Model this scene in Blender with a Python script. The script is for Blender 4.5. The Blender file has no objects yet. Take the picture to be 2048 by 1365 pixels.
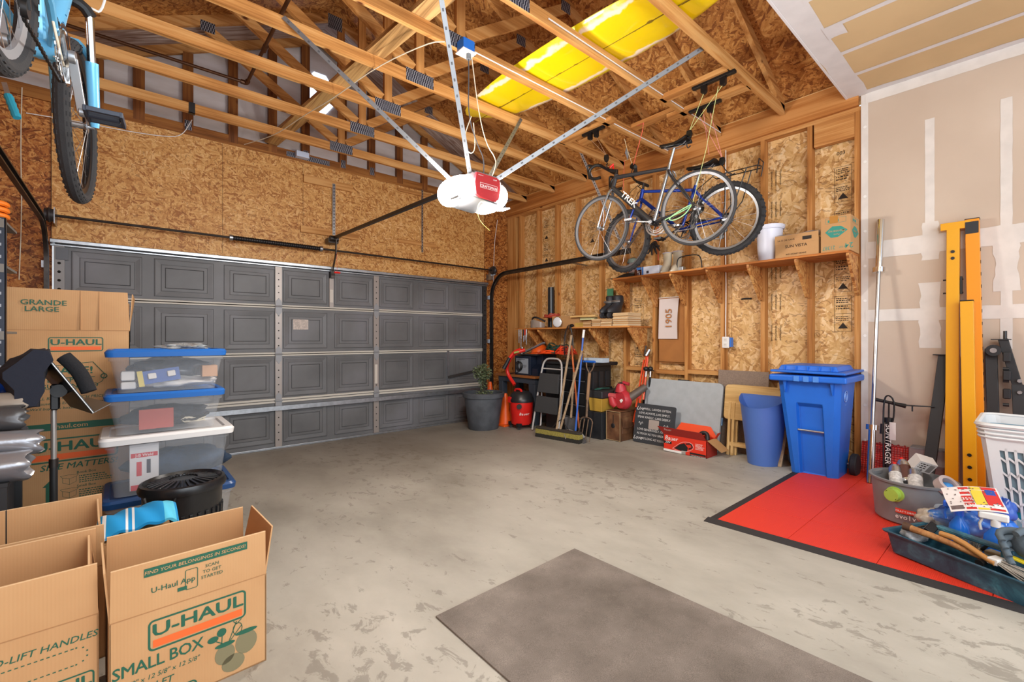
import bpy, math, random
from math import sin, cos, pi, radians
from mathutils import Matrix, Vector, Euler
random.seed(7)
sc = bpy.context.scene
COL = sc.collection
# ---------------------------------------------------------------- camera, light, exposure
CH = 1.277; FP = 900.0; TH = radians(40.7); HOR = 677.0
cam = bpy.data.cameras.new('camera'); cam.lens = 36*FP/2048; cam.sensor_width = 36; cam.shift_y = -(682.5-HOR)/2048
cam.clip_start = .02
camo = bpy.data.objects.new('camera', cam); COL.objects.link(camo)
camo.location = (0, 0, CH); camo.rotation_euler = (pi/2, 0, -TH); sc.camera = camo
sc.view_settings.view_transform = 'Standard'; sc.view_settings.look = 'None'
sc.view_settings.gamma = 1; sc.view_settings.exposure = 0.18; sc.view_settings.use_curve_mapping = False
W = bpy.data.worlds.new('world'); sc.world = W; W.use_nodes = True
W.node_tree.nodes['Background'].inputs[0].default_value = (.82, .9, 1, 1); W.node_tree.nodes['Background'].inputs[1].default_value = 1.0
def light(name, kind, loc, energy, color, size=.1, sy=None, look=None):
    l = bpy.data.lights.new(name, kind); l.energy = energy; l.color = color
    if kind == 'AREA':
        l.shape = 'RECTANGLE'; l.size = size; l.size_y = sy or size
    else: l.shadow_soft_size = size
    o = bpy.data.objects.new(name, l); o.location = loc; COL.objects.link(o)
    if look: o.rotation_euler = (Vector(look)-Vector(loc)).to_track_quat('-Z', 'Y').to_euler()
    return o
# added area lamps out of view: one large rear fill, two soft fills
light('rear_fill', 'AREA', (1.2, -1.55, 1.9), 105, (.88, .94, 1), 4.6, 2.6, (2.4, 4, 1.6))
light('soft_fill', 'AREA', (1.0, -.5, 3.32), 34, (.92, .96, 1), 1.2, .5, (1.0, -.5, 0))
light('soft_fill', 'AREA', (.9, -.3, 2.3), 45, (.95, .97, 1), 1.6, .6, (1.7, 4.2, 4.2))

# ---------------------------------------------------------------- pixel rays of the photograph turned into places
SN, CN = sin(TH), cos(TH)
def ray(px, py):
    u = (px-1024)/FP; v = (HOR-py)/FP
    return Vector((SN+u*CN, CN-u*SN, v))
def fz(y): return .025*(5.73-y)
def fl(px, py, h=0):
    d = ray(px, py); t = (5.73*.025+h-CH)/(d.z+.025*d.y); p = Vector((0, 0, CH))+d*t; return p
def wx(px, py, X):
    d = ray(px, py); return Vector((0, 0, CH))+d*(X/d.x)
def wy(px, py, Y):
    d = ray(px, py); return Vector((0, 0, CH))+d*(Y/d.y)
def at(px, py, t): return Vector((0, 0, CH))+ray(px, py)*t

# ---------------------------------------------------------------- mesh helpers
def V(*a): return Vector(a)
def M(loc=(0, 0, 0), rx=0, ry=0, rz=0, s=1):
    return Matrix.Translation(Vector(loc)) @ Euler((radians(rx), radians(ry), radians(rz)), 'XYZ').to_matrix().to_4x4() @ (Matrix.Diagonal((s, s, s, 1)) if not hasattr(s, '__len__') else Matrix.Diagonal((*s, 1)))
class MB:
    def __init__(s): s.v = []; s.f = []; s.m = []; s.mi = 0; s.X = Matrix()
    def mat(s, i): s.mi = i; return s
    def tf(s, X): s.X = X; return s
    def add(s, vs, fs):
        b = len(s.v); s.v += [s.X @ Vector(p) for p in vs]; s.f += [[b+i for i in f] for f in fs]; s.m += [s.mi]*len(fs); return s
    def box(s, a, b, R=None):
        x0, y0, z0 = a; x1, y1, z1 = b
        vs = [(x0,y0,z0),(x1,y0,z0),(x1,y1,z0),(x0,y1,z0),(x0,y0,z1),(x1,y0,z1),(x1,y1,z1),(x0,y1,z1)]
        if R: vs = [R @ Vector(p) for p in vs]
        return s.add(vs, [(0,3,2,1),(4,5,6,7),(0,1,5,4),(1,2,6,5),(2,3,7,6),(3,0,4,7)])
    def cbox(s, c, d, R=None):
        m = Matrix.Translation(Vector(c)) @ (R or Matrix())
        return s.box((-d[0]/2, -d[1]/2, -d[2]/2), (d[0]/2, d[1]/2, d[2]/2), m)
    def hexa(s, bot, top): # two quads
        return s.add(list(bot)+list(top), [(0,3,2,1),(4,5,6,7),(0,1,5,4),(1,2,6,5),(2,3,7,6),(3,0,4,7)])
    def beam(s, p, q, w, h, up=(0, 0, 1)): # w across, h along up
        p = Vector(p); q = Vector(q); d = (q-p).normalized(); u = Vector(up); r = d.cross(u).normalized(); u = r.cross(d).normalized()
        a, b = r*w/2, u*h/2
        return s.hexa([p-a-b, p+a-b, q+a-b, q-a-b], [p-a+b, p+a+b, q+a+b, q-a+b])
    def rings(s, rs, closed=True, cap0=True, cap1=True):
        n = len(rs[0]); vs = [p for r in rs for p in r]; fs = []
        for i in range(len(rs)-1):
            for j in range(n if closed else n-1):
                k = (j+1) % n; fs.append((i*n+j, i*n+k, (i+1)*n+k, (i+1)*n+j))
        if cap0: fs.append(tuple(range(n-1, -1, -1)))
        if cap1: fs.append(tuple((len(rs)-1)*n+j for j in range(n)))
        return s.add(vs, fs)
    def tube(s, pts, r, n=8, cap=True, sm=0):
        pts = [Vector(p) for p in pts]
        if sm: pts = smooth(pts, sm)
        rr = r if hasattr(r, '__len__') else [r]*len(pts)
        if len(rr) != len(pts): rr = [rr[0]+(rr[-1]-rr[0])*i/(len(pts)-1) for i in range(len(pts))]
        rs = []; N = None
        for i, p in enumerate(pts):
            t = (pts[min(i+1, len(pts)-1)]-pts[max(i-1, 0)])
            if t.length < 1e-9: t = Vector((0, 0, 1))
            t.normalize()
            if N is None: N = t.orthogonal().normalized()
            else:
                N = N-t*N.dot(t)
                N = N.normalized() if N.length > 1e-6 else t.orthogonal().normalized()
            B = t.cross(N)
            rs.append([p+(N*cos(2*pi*k/n)+B*sin(2*pi*k/n))*rr[i] for k in range(n)])
        return s.rings(rs, True, cap, cap)
    def loop(s, pts, r, n=6): # closed tube
        pts = [Vector(p) for p in pts]; L = len(pts); rs = []; N = None
        for i, p in enumerate(pts):
            t = (pts[(i+1) % L]-pts[i-1]).normalized()
            if N is None: N = t.orthogonal().normalized()
            N = (N-t*N.dot(t)).normalized(); B = t.cross(N)
            rs.append([p+(N*cos(2*pi*k/n)+B*sin(2*pi*k/n))*r for k in range(n)])
        vs = [p for q in rs for p in q]; fs = [(i*n+j, i*n+(j+1) % n, ((i+1) % L)*n+(j+1) % n, ((i+1) % L)*n+j) for i in range(L) for j in range(n)]
        return s.add(vs, fs)
    def cyl(s, p, q, r, r2=None, n=16, cap=True): return s.tube([p, q], [r, r if r2 is None else r2], n, cap)
    def lathe(s, prof, n=24, R=None, sx=1, sy=1, cap0=True, cap1=True):
        rs = []
        for r, z in prof:
            ring = [Vector((r*cos(2*pi*k/n)*sx, r*sin(2*pi*k/n)*sy, z)) for k in range(n)]
            rs.append([R @ p for p in ring] if R else ring)
        return s.rings(rs, True, cap0, cap1)
    def sph(s, c, r, n=12, R=None, k=8):
        rx, ry, rz = r if hasattr(r, '__len__') else (r, r, r); rs = []
        for i in range(1, k):
            a = pi*i/k; rs.append([Vector((rx*sin(a)*cos(2*pi*j/n), ry*sin(a)*sin(2*pi*j/n), -rz*cos(a))) for j in range(n)])
        rs = [[Vector(c)+(R @ p if R else p) for p in q] for q in rs]
        return s.rings(rs)
    def prism(s, pts, d): # extrude outline (3d points) by vector d
        pts = [Vector(p) for p in pts]; d = Vector(d); return s.rings([pts, [p+d for p in pts]])
    def ring(s, c, R, r, ax='z', n=32, m=8, F=None):
        pts = []
        for k in range(n):
            a = 2*pi*k/n; p = {'z': (cos(a), sin(a), 0), 'y': (cos(a), 0, sin(a)), 'x': (0, cos(a), sin(a))}[ax]; p = Vector(p)*R
            pts.append(Vector(c)+(F @ p if F else p))
        return s.loop(pts, r, m)
    def grid(s, fn, nu, nv, th=0):
        vs = [Vector(fn(i/nu, j/nv)) for j in range(nv+1) for i in range(nu+1)]; w = nu+1
        fs = [(j*w+i, j*w+i+1, (j+1)*w+i+1, (j+1)*w+i) for j in range(nv) for i in range(nu)]
        if not th: return s.add(vs, fs)
        nr = []
        for j in range(nv+1):
            for i in range(nu+1):
                a = vs[j*w+min(i+1, nu)]-vs[j*w+max(i-1, 0)]; b = vs[min(j+1, nv)*w+i]-vs[max(j-1, 0)*w+i]; c = a.cross(b)
                nr.append(c.normalized() if c.length > 1e-12 else Vector((0, 0, 1)))
        n = len(vs); bs = [p-q*th for p, q in zip(vs, nr)]
        f2 = [tuple(n+i for i in reversed(f)) for f in fs]
        bd = [i for i in range(w)]+[j*w+nu for j in range(1, nv+1)]+[nv*w+i for i in range(nu-1, -1, -1)]+[j*w for j in range(nv-1, 0, -1)]
        f3 = [(bd[k], n+bd[k], n+bd[(k+1) % len(bd)], bd[(k+1) % len(bd)]) for k in range(len(bd))]
        f3 = [tuple(reversed(f)) for f in f3]
        return s.add(vs+bs, fs+f2+f3)
    def text(s, t, size, X, off=0., ext=.0006, align='CENTER', sp=1., shear=0, sx=1.):
        if off > .005:
            w = off*size*1.25
            for i, (q, p) in enumerate(((-1, 0), (1, 0), (0, .8), (0, -.8), (0, 0))): s.text(t, size, X @ Matrix.Translation((q*w*sx, p*w, i*.00006)), 0., ext, align, sp, shear, sx)
            return s
        k = (t, off, align, sp, shear)
        if k not in TX:
            c = bpy.data.curves.new('t', 'FONT'); c.body = t; c.align_x = align; c.offset = off; c.space_character = sp; c.shear = shear; c.resolution_u = 2; c.size = 1
            o = bpy.data.objects.new('t', c); COL.objects.link(o); dg = bpy.context.evaluated_depsgraph_get()
            me = bpy.data.meshes.new_from_object(o.evaluated_get(dg)); TX[k] = ([v.co.copy() for v in me.vertices], [tuple(p.vertices) for p in me.polygons])
            bpy.data.objects.remove(o); bpy.data.curves.remove(c); bpy.data.meshes.remove(me)
        vs, fs = TX[k]
        old = s.X; s.X = old @ X
        s.add([Vector((v.x*size*sx, v.y*size, ext)) for v in vs], fs); s.X = old; return s
    def build(s, name, mats, parent=None, world=True, smooth=30, bev=0, bs=1):
        me = bpy.data.meshes.new(name); vs = s.v
        if parent is not None and world:
            I = PM(parent).inverted(); vs = [I @ p for p in vs]
        me.from_pydata([tuple(p) for p in vs], [], s.f)
        if not hasattr(mats, '__len__'): mats = [mats]
        for m in mats: me.materials.append(m)
        if len(mats) > 1: me.polygons.foreach_set('material_index', [min(i, len(mats)-1) for i in s.m])
        if smooth:
            me.polygons.foreach_set('use_smooth', [True]*len(me.polygons)); me.set_sharp_from_angle(angle=radians(smooth))
        me.update(); o = bpy.data.objects.new(name, me); COL.objects.link(o)
        if parent is not None: o.parent = parent
        if bev:
            b = o.modifiers.new('b', 'BEVEL'); b.width = bev; b.segments = bs; b.limit_method = 'ANGLE'; b.angle_limit = radians(40); b.harden_normals = True
        return o
TX = {}; PMS = {}
def PM(o):
    m = Matrix.Translation(o.location) @ o.rotation_euler.to_matrix().to_4x4() @ Matrix.Diagonal((*o.scale, 1))
    return PM(o.parent) @ m if o.parent else m
def smooth(pts, k=2):
    pts = [Vector(p) for p in pts]
    for _ in range(k):
        q = [pts[0]]
        for a, b in zip(pts, pts[1:]): q += [a*.75+b*.25, a*.25+b*.75]
        pts = q+[pts[-1]]
    return pts
def tag(o, label, cat, group=None, kind=None):
    o['label'] = label; o['category'] = cat
    if group: o['group'] = group
    if kind: o['kind'] = kind
    return o
def thing(name, label, cat, loc=(0, 0, 0), rz=0, group=None, rx=0, ry=0):
    o = bpy.data.objects.new(name, None); o.empty_display_size = .05; COL.objects.link(o); o.location = loc
    o.rotation_euler = (radians(rx), radians(ry), radians(rz)); return tag(o, label, cat, group)
def st(o): o['kind'] = 'structure'; return o
def wear(o, lab): o['label'] = lab; return o
def copy_tree(o, parent=None):
    c = o.copy(); COL.objects.link(c); c.parent = parent
    for ch in list(o.children): copy_tree(ch, c)
    return c

# ---------------------------------------------------------------- materials
MT = {}
def base(name):
    m = bpy.data.materials.new(name); m.use_nodes = True; nt = m.node_tree; return m, nt, nt.nodes['Principled BSDF']
def sc3(c):
    if isinstance(c, str):
        c = [int(c[i:i+2], 16)/255 for i in (0, 2, 4)]; c = [x/12.92 if x <= .04045 else ((x+.055)/1.055)**2.4 for x in c]
    return (*c[:3], 1)
def N(nt, t, **k):
    n = nt.nodes.new(t)
    for a, b in k.items():
        if a.startswith('i_'): n.inputs[int(a[2:]) if a[2:].isdigit() else a[2:].replace('_', ' ')].default_value = b
        else: setattr(n, a, b)
    return n
def L(nt, a, b): nt.links.new(a, b)
def ramp(nt, src, stops):
    r = N(nt, 'ShaderNodeValToRGB'); cr = r.color_ramp
    while len(cr.elements) < len(stops): cr.elements.new(.5)
    for e, (p, c) in zip(cr.elements, stops): e.position = p; e.color = sc3(c)
    L(nt, src, r.inputs[0]); return r
def coords(nt, sc_=(1, 1, 1), rot=(0, 0, 0), src='Object'):
    t = N(nt, 'ShaderNodeTexCoord'); m = N(nt, 'ShaderNodeMapping'); m.inputs['Scale'].default_value = sc_; m.inputs['Rotation'].default_value = rot
    L(nt, t.outputs[src], m.inputs[0]); return m.outputs[0]
def plain(name, col='808080', rough=.5, metal=0, bump=0, bs=60, var=0, vs=8, alpha=1, trans=0, spec=.5, emit=0, coat=0):
    if name in MT: return MT[name]
    m, nt, b = base(name); c = sc3(col); b.inputs['Base Color'].default_value = c; b.inputs['Roughness'].default_value = rough; b.inputs['Metallic'].default_value = metal
    b.inputs['Specular IOR Level'].default_value = spec
    if alpha < 1: b.inputs['Alpha'].default_value = alpha
    if trans: b.inputs['Transmission Weight'].default_value = trans; b.inputs['IOR'].default_value = 1.2
    if coat: b.inputs['Coat Weight'].default_value = coat
    if emit: b.inputs['Emission Color'].default_value = c; b.inputs['Emission Strength'].default_value = emit
    if var:
        n = N(nt, 'ShaderNodeTexNoise', i_Scale=vs, i_Detail=4.); L(nt, coords(nt), n.inputs['Vector'])
        x = N(nt, 'ShaderNodeMix', data_type='RGBA', blend_type='MIX'); r = ramp(nt, n.outputs['Fac'], [(.35, (0, 0, 0)), (.65, (1, 1, 1))])
        L(nt, r.outputs[0], x.inputs[0]); x.inputs[6].default_value = tuple(q*(1-var) for q in c[:3])+(1,); x.inputs[7].default_value = tuple(min(1, q*(1+var)) for q in c[:3])+(1,)
        L(nt, x.outputs[2], b.inputs['Base Color'])
    if bump:
        n = N(nt, 'ShaderNodeTexNoise', i_Scale=bs, i_Detail=3.); L(nt, coords(nt), n.inputs['Vector']); u = N(nt, 'ShaderNodeBump', i_Strength=bump, i_Distance=.003)
        L(nt, n.outputs['Fac'], u.inputs['Height']); L(nt, u.outputs[0], b.inputs['Normal'])
    MT[name] = m; return m
def wood(name, ax, c0, c1, c2=None, rough=.6, sc_=1.):
    """lumber with the grain running along ax"""
    if name in MT: return MT[name]
    m, nt, b = base(name); s = [22*sc_]*3; s[ax] = 1.1*sc_
    n = N(nt, 'ShaderNodeTexNoise', i_Scale=1., i_Detail=5., i_Distortion=.6); L(nt, coords(nt, s), n.inputs['Vector'])
    s2 = [110*sc_]*3; s2[ax] = 2.*sc_
    n2 = N(nt, 'ShaderNodeTexNoise', i_Scale=1., i_Detail=2.); L(nt, coords(nt, s2), n2.inputs['Vector'])
    a = N(nt, 'ShaderNodeMath', operation='MULTIPLY_ADD'); L(nt, n2.outputs['Fac'], a.inputs[0]); a.inputs[1].default_value = .35; L(nt, n.outputs['Fac'], a.inputs[2])
    big = N(nt, 'ShaderNodeTexNoise', i_Scale=1.3, i_Detail=1.); L(nt, coords(nt), big.inputs['Vector'])
    a2 = N(nt, 'ShaderNodeMath', operation='MULTIPLY_ADD'); L(nt, big.outputs['Fac'], a2.inputs[0]); a2.inputs[1].default_value = .4; L(nt, a.outputs[0], a2.inputs[2])
    r = ramp(nt, a2.outputs[0], [(.6, c0), (.85, c1), (1., c2 or c1)])
    kn = N(nt, 'ShaderNodeTexVoronoi', i_Scale=1.); s3 = [5.]*3; s3[ax] = 2.6; L(nt, coords(nt, s3), kn.inputs['Vector'])
    kr = ramp(nt, kn.outputs['Distance'], [(.04, (0, 0, 0)), (.1, (1, 1, 1))])
    x = N(nt, 'ShaderNodeMix', data_type='RGBA', blend_type='MIX'); L(nt, kr.outputs[0], x.inputs[0]); x.inputs[6].default_value = sc3('5a2c10'); L(nt, r.outputs[0], x.inputs[7])
    L(nt, x.outputs[2], b.inputs['Base Color']); b.inputs['Roughness'].default_value = rough; b.inputs['Specular IOR Level'].default_value = .25
    u = N(nt, 'ShaderNodeBump', i_Strength=.25, i_Distance=.002); L(nt, a.outputs[0], u.inputs['Height']); L(nt, u.outputs[0], b.inputs['Normal'])
    MT[name] = m; return m
def osb(name, rot, cols, k=1., dirn=0., glossy=.5):
    """strand board: overlapping long flakes at several angles; rot turns the board plane to xy"""
    if name in MT: return MT[name]
    m, nt, b = base(name)
    v0 = coords(nt, (1, 1, 1), rot)
    wn = N(nt, 'ShaderNodeTexNoise', i_Scale=5., i_Detail=2.); L(nt, v0, wn.inputs['Vector'])
    wsub = N(nt, 'ShaderNodeVectorMath', operation='MULTIPLY_ADD'); L(nt, wn.outputs['Color'], wsub.inputs[0]); wsub.inputs[1].default_value = (.05, .05, .05); L(nt, v0, wsub.inputs[2])
    vals = []
    for i, (ang, sx, sy, off) in enumerate([(0, 13, 44, 0), (48, 14, 50, 3), (95, 13, 46, 7), (-42, 12, 52, 11)]):
        mp = N(nt, 'ShaderNodeMapping'); L(nt, wsub.outputs[0], mp.inputs[0]); mp.inputs['Rotation'].default_value = (0, 0, radians(ang+dirn)); mp.inputs['Location'].default_value = (off, off*2, 0)
        m2 = N(nt, 'ShaderNodeMapping'); L(nt, mp.outputs[0], m2.inputs[0]); m2.inputs['Scale'].default_value = (sx*k, sy*k, 14*k)
        vo = N(nt, 'ShaderNodeTexVoronoi', i_Scale=1., i_Randomness=1.); L(nt, m2.outputs[0], vo.inputs['Vector'])
        sp = N(nt, 'ShaderNodeSeparateColor'); L(nt, vo.outputs['Color'], sp.inputs[0]); vals.append((sp.outputs[0], sp.outputs[1]))
    cur = vals[0][0]
    for th_, (a, g) in zip((.5, .67, .75), vals[1:]):
        gt = N(nt, 'ShaderNodeMath', operation='GREATER_THAN'); L(nt, g, gt.inputs[0]); gt.inputs[1].default_value = th_
        x = N(nt, 'ShaderNodeMix', data_type='FLOAT'); L(nt, gt.outputs[0], x.inputs[0]); L(nt, cur, x.inputs[2]); L(nt, a, x.inputs[3]); cur = x.outputs[0]
    sv = N(nt, 'ShaderNodeMapping'); L(nt, wsub.outputs[0], sv.inputs[0]); sv.inputs['Rotation'].default_value = (0, 0, radians(30+dirn))
    rv = N(nt, 'ShaderNodeTexNoise', i_Scale=9.*k); L(nt, v0, rv.inputs['Vector']); rr_ = N(nt, 'ShaderNodeVectorMath', operation='MULTIPLY_ADD'); L(nt, rv.outputs['Color'], rr_.inputs[0]); rr_.inputs[1].default_value = (.22, .22, .22); L(nt, sv.outputs[0], rr_.inputs[2])
    s2 = N(nt, 'ShaderNodeMapping'); L(nt, rr_.outputs[0], s2.inputs[0]); s2.inputs['Scale'].default_value = (24*k, 110*k, 20*k); vd = N(nt, 'ShaderNodeTexVoronoi', i_Scale=1.); L(nt, s2.outputs[0], vd.inputs['Vector'])
    sd = N(nt, 'ShaderNodeSeparateColor'); L(nt, vd.outputs['Color'], sd.inputs[0]); dk = N(nt, 'ShaderNodeMath', operation='GREATER_THAN'); L(nt, sd.outputs[0], dk.inputs[0]); dk.inputs[1].default_value = .9
    fn = N(nt, 'ShaderNodeTexNoise', i_Scale=60.*k, i_Detail=3.); L(nt, v0, fn.inputs['Vector'])
    bn = N(nt, 'ShaderNodeTexNoise', i_Scale=1.6, i_Detail=2.); L(nt, v0, bn.inputs['Vector'])
    a1 = N(nt, 'ShaderNodeMath', operation='MULTIPLY_ADD'); L(nt, fn.outputs['Fac'], a1.inputs[0]); a1.inputs[1].default_value = .5; L(nt, cur, a1.inputs[2])
    a2 = N(nt, 'ShaderNodeMath', operation='MULTIPLY_ADD'); L(nt, bn.outputs['Fac'], a2.inputs[0]); a2.inputs[1].default_value = .5; L(nt, a1.outputs[0], a2.inputs[2])
    a3 = N(nt, 'ShaderNodeMath', operation='MULTIPLY'); L(nt, a2.outputs[0], a3.inputs[0]); a3.inputs[1].default_value = .5
    r = ramp(nt, a3.outputs[0], [(p, c) for p, c in zip((.28, .4, .55, .68, .82), cols)])
    dm = N(nt, 'ShaderNodeMath', operation='MULTIPLY'); L(nt, dk.outputs[0], dm.inputs[0]); dm.inputs[1].default_value = .5
    xx = N(nt, 'ShaderNodeMix', data_type='RGBA'); L(nt, dm.outputs[0], xx.inputs[0]); L(nt, r.outputs[0], xx.inputs[6]); xx.inputs[7].default_value = sc3('6e3d18'); L(nt, xx.outputs[2], b.inputs['Base Color']); b.inputs['Roughness'].default_value = glossy; b.inputs['Specular IOR Level'].default_value = .3
    u = N(nt, 'ShaderNodeBump', i_Strength=.35, i_Distance=.003); L(nt, cur, u.inputs['Height']); L(nt, u.outputs[0], b.inputs['Normal'])
    MT[name] = m; return m
OW = ('a06632', 'c08a4c', 'ce9a5a', 'd8a868', 'e4ba84')
OD = ('6a3614', '985626', 'b37236', 'c38546', 'd49c5c')
osb_back = osb('osb_back', (pi/2, 0, 0), OW, 1.45, 40)
osb_flank = osb('osb_flank', (pi/2, 0, 0), OD, 1.5, 70)
osb_right = osb('osb_right', (0, pi/2, 0), ('b88a54', 'd0a468', 'dbb37a', 'e4c08c', 'ecd0a4'), .85, 75)
osb_roof = osb('osb_roof', (0, 0, 0), ('84502a', 'a86e38', 'bc8346', 'ca9454', 'd8a868'), 1.15, 0)
osb_band = wood('band_board', 1, '8a5024', 'b4743a', 'c88c50', sc_=.6)
wX = wood('lumber_x', 0, '925c2c', 'be864a', 'd09e62')
wY = wood('lumber_y', 1, '90592c', 'ba8046', 'cc985c')
wZ = wood('lumber_z', 2, '8c5629', 'b47a40', 'c89256')
wXd = wood('aged_x', 0, '5c3414', '8a5526', 'a06a34'); wZd = wood('aged_z', 2, '54301a', '7f4d26', '94602f')
pine = wood('pine_board', 1, 'c89858', 'dfb878', 'ecca90')
black = plain('black_plastic', '1b1c1e', .45); blackm = plain('black_metal', '17181a', .35, .3); rubber = plain('rubber', '232324', .8, bump=.3)
galv = plain('galvanised', 'a9adb2', .35, .9, var=.12, vs=25); dsteel = plain('dark_steel', '4a4542', .4, .85, var=.2, vs=12); chrome = plain('chrome', 'd6d6d6', .15, 1.)
white = plain('white_paint', 'e8e6e2', .5); cream = plain('cream_cord', 'd9cfb8', .6); redp = plain('red_plastic', 'd8221c', .35); orange = plain('orange_plastic', 'f0611a', .4)
blue = plain('blue_plastic', '1f62c4', .4); gray = plain('gray_plastic', '6f7478', .5); paper = plain('paper', 'd9d4cf', .8)
# ---------------------------------------------------------------- setting
XW = 4.855; YW = 5.76; XL = -1.2; YR = -1.7; ZC = 3.43; ZD = 3.385
def concrete():
    m, nt, b = base('concrete'); v = coords(nt)
    n = N(nt, 'ShaderNodeTexNoise', i_Scale=1.1, i_Detail=8., i_Roughness=.6); L(nt, coords(nt, (1, .55, 1), (0, 0, .6)), n.inputs['Vector'])
    r = ramp(nt, n.outputs['Fac'], [(.34, '8e8a80'), (.48, 'a8a499'), (.6, 'b6b2a7'), (.72, 'c4c0b5')])
    n2 = N(nt, 'ShaderNodeTexNoise', i_Scale=11., i_Detail=9., i_Roughness=.7, i_Distortion=.5); L(nt, coords(nt, (1.2, .75, 1), (0, 0, .75)), n2.inputs['Vector'])
    n3 = N(nt, 'ShaderNodeTexNoise', i_Scale=.7, i_Detail=2.); L(nt, v, n3.inputs['Vector'])
    ad = N(nt, 'ShaderNodeMath', operation='MULTIPLY_ADD'); L(nt, n3.outputs['Fac'], ad.inputs[0]); ad.inputs[1].default_value = .35; L(nt, n2.outputs['Fac'], ad.inputs[2])
    sp = ramp(nt, ad.outputs[0], [(.75, (0, 0, 0)), (.79, (1, 1, 1))])
    ml = N(nt, 'ShaderNodeMath', operation='MULTIPLY'); L(nt, sp.outputs[0], ml.inputs[0]); ml.inputs[1].default_value = .42
    x = N(nt, 'ShaderNodeMix', data_type='RGBA'); L(nt, ml.outputs[0], x.inputs[0]); L(nt, r.outputs[0], x.inputs[6]); x.inputs[7].default_value = sc3('5d564b')
    # darker brown patch near the door
    tc = N(nt, 'ShaderNodeTexCoord'); ds = N(nt, 'ShaderNodeVectorMath', operation='DISTANCE'); L(nt, tc.outputs['Object'], ds.inputs[0]); ds.inputs[1].default_value = (2.7, 4.9, .02)
    n4 = N(nt, 'ShaderNodeTexNoise', i_Scale=2.2, i_Detail=5.); L(nt, v, n4.inputs['Vector'])
    mm = N(nt, 'ShaderNodeMath', operation='MULTIPLY_ADD'); L(nt, n4.outputs['Fac'], mm.inputs[0]); mm.inputs[1].default_value = 1.6; L(nt, ds.outputs['Value'], mm.inputs[2])
    pr = ramp(nt, mm.outputs[0], [(0., (.55, .55, .55)), (1., (.0, .0, .0))]); mp = N(nt, 'ShaderNodeMapRange', i_1=1.2, i_2=4.2, i_3=.62, i_4=.0); L(nt, mm.outputs[0], mp.inputs[0])
    y = N(nt, 'ShaderNodeMix', data_type='RGBA'); L(nt, mp.outputs[0], y.inputs[0]); L(nt, x.outputs[2], y.inputs[6]); y.inputs[7].default_value = sc3('655a4e')
    L(nt, y.outputs[2], b.inputs['Base Color']); b.inputs['Roughness'].default_value = .62
    u = N(nt, 'ShaderNodeBump', i_Strength=.15, i_Distance=.004); L(nt, n2.outputs['Fac'], u.inputs['Height']); L(nt, u.outputs[0], b.inputs['Normal']); return m
conc = concrete()
b = MB(); z = fz
b.hexa([(XL-.2, YR-.5, -.1), (XW+.3, YR-.5, -.1), (XW+.3, 6.1, -.1), (XL-.2, 6.1, -.1)], [(XL-.2, YR-.5, z(YR-.5)), (XW+.3, YR-.5, z(YR-.5)), (XW+.3, 6.1, z(6.1)), (XL-.2, 6.1, z(6.1))])
st(b.build('floor', conc, smooth=0))
# back wall: strand board header over the door and a recessed strip either side
wb = MB().box((-.5, YW, 2.125), (4.365, YW+.06, 3.40)).build('wall_back', osb_back); st(wb)
MB().box((XL-.1, YW+.018, -.05), (-.5, YW+.07, 3.40)).box((4.365, YW+.018, -.05), (XW+.12, YW+.07, 3.40)).build('side_panel', osb_flank, wb)
MB().box((XL-.1, YW-.005, 3.40), (XW, YW+.09, 3.43)).build('top_plate', wXd, wb)
# joint lines between boards
seam = plain('seam', '4a2a12', .8)
b = MB()
for px in (445, 606): x = wy(px, 400, YW).x; b.box((x-.0015, YW-.0015, 2.2), (x+.0015, YW, 3.4))
b.box((-.503, YW-.002, 2.125), (-.499, YW, 3.4)).box((4.363, YW-.002, 2.125), (4.367, YW, 3.4)).build('board_joint', seam, wb)
# small boards on the header: tee boards with perforated angle, low blocks
b = MB()
def plate_px(b, x0, y0, x1, y1, h, Y=YW, th=.02):
    a = wy(x0, y0, Y); c = wy(x1, y1, Y); b.box((a.x, Y-th, a.z-h), (c.x, Y, a.z)); return a, c
a = wy(606, 350, YW); c = wy(704, 381, YW); b.box((a.x, YW-.035, a.z-.09), (c.x, YW, a.z))
a = wy(600, 452, YW); c = wy(716, 478, YW); b.box((a.x, YW-.035, a.z-.075), (c.x, YW, a.z))
a = wy(795, 478, YW); c = wy(872, 492, YW); b.box((a.x, YW-.02, a.z-.05), (c.x, YW, a.z))
a = wy(795, 375, YW); c = wy(870, 392, YW); b.box((a.x, YW-.02, a.z-.05), (c.x, YW, a.z))
b.build('mounting_board', wX, wb)
def perf(b, p, q, w=.03, nrm=(0, -1, 0), n=None):
    """perforated steel strip with holes as dark dots (mat 1)"""
    p = Vector(p); q = Vector(q); d = q-p; Lg = d.length; d.normalize(); nr = Vector(nrm); nr = (nr-d*nr.dot(d)).normalized(); r = d.cross(nr)
    b.mat(0).beam(p, q, w, .003, nr); b.beam(p+r*w/2-nr*w*.35, q+r*w/2-nr*w*.35, .003, w*.7, nr)
    k = n or int(Lg/.04); b.mat(1)
    for i in range(k):
        c = p+d*(Lg*(i+.5)/k)+nr*.0018; s = .0055
        b.add([c-d*s*1.5-r*s, c+d*s*1.5-r*s, c+d*s*1.5+r*s, c-d*s*1.5+r*s], [(0, 1, 2, 3)])
    b.mat(0)
hole = plain('hole', '15130f', .9)
b = MB(); p0 = wy(668, 368, YW-.04); p1 = wy(664, 470, YW-.04); perf(b, (p0.x, p0.y, p0.z), (p0.x, p0.y, p1.z), .032)
p0 = wy(845, 380, YW-.025); p1 = wy(845, 505, YW-.025); perf(b, (p0.x, p0.y, p0.z), (p0.x, p0.y, p1.z), .02)
b.build('perforated_angle', [galv, hole], wb)
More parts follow.
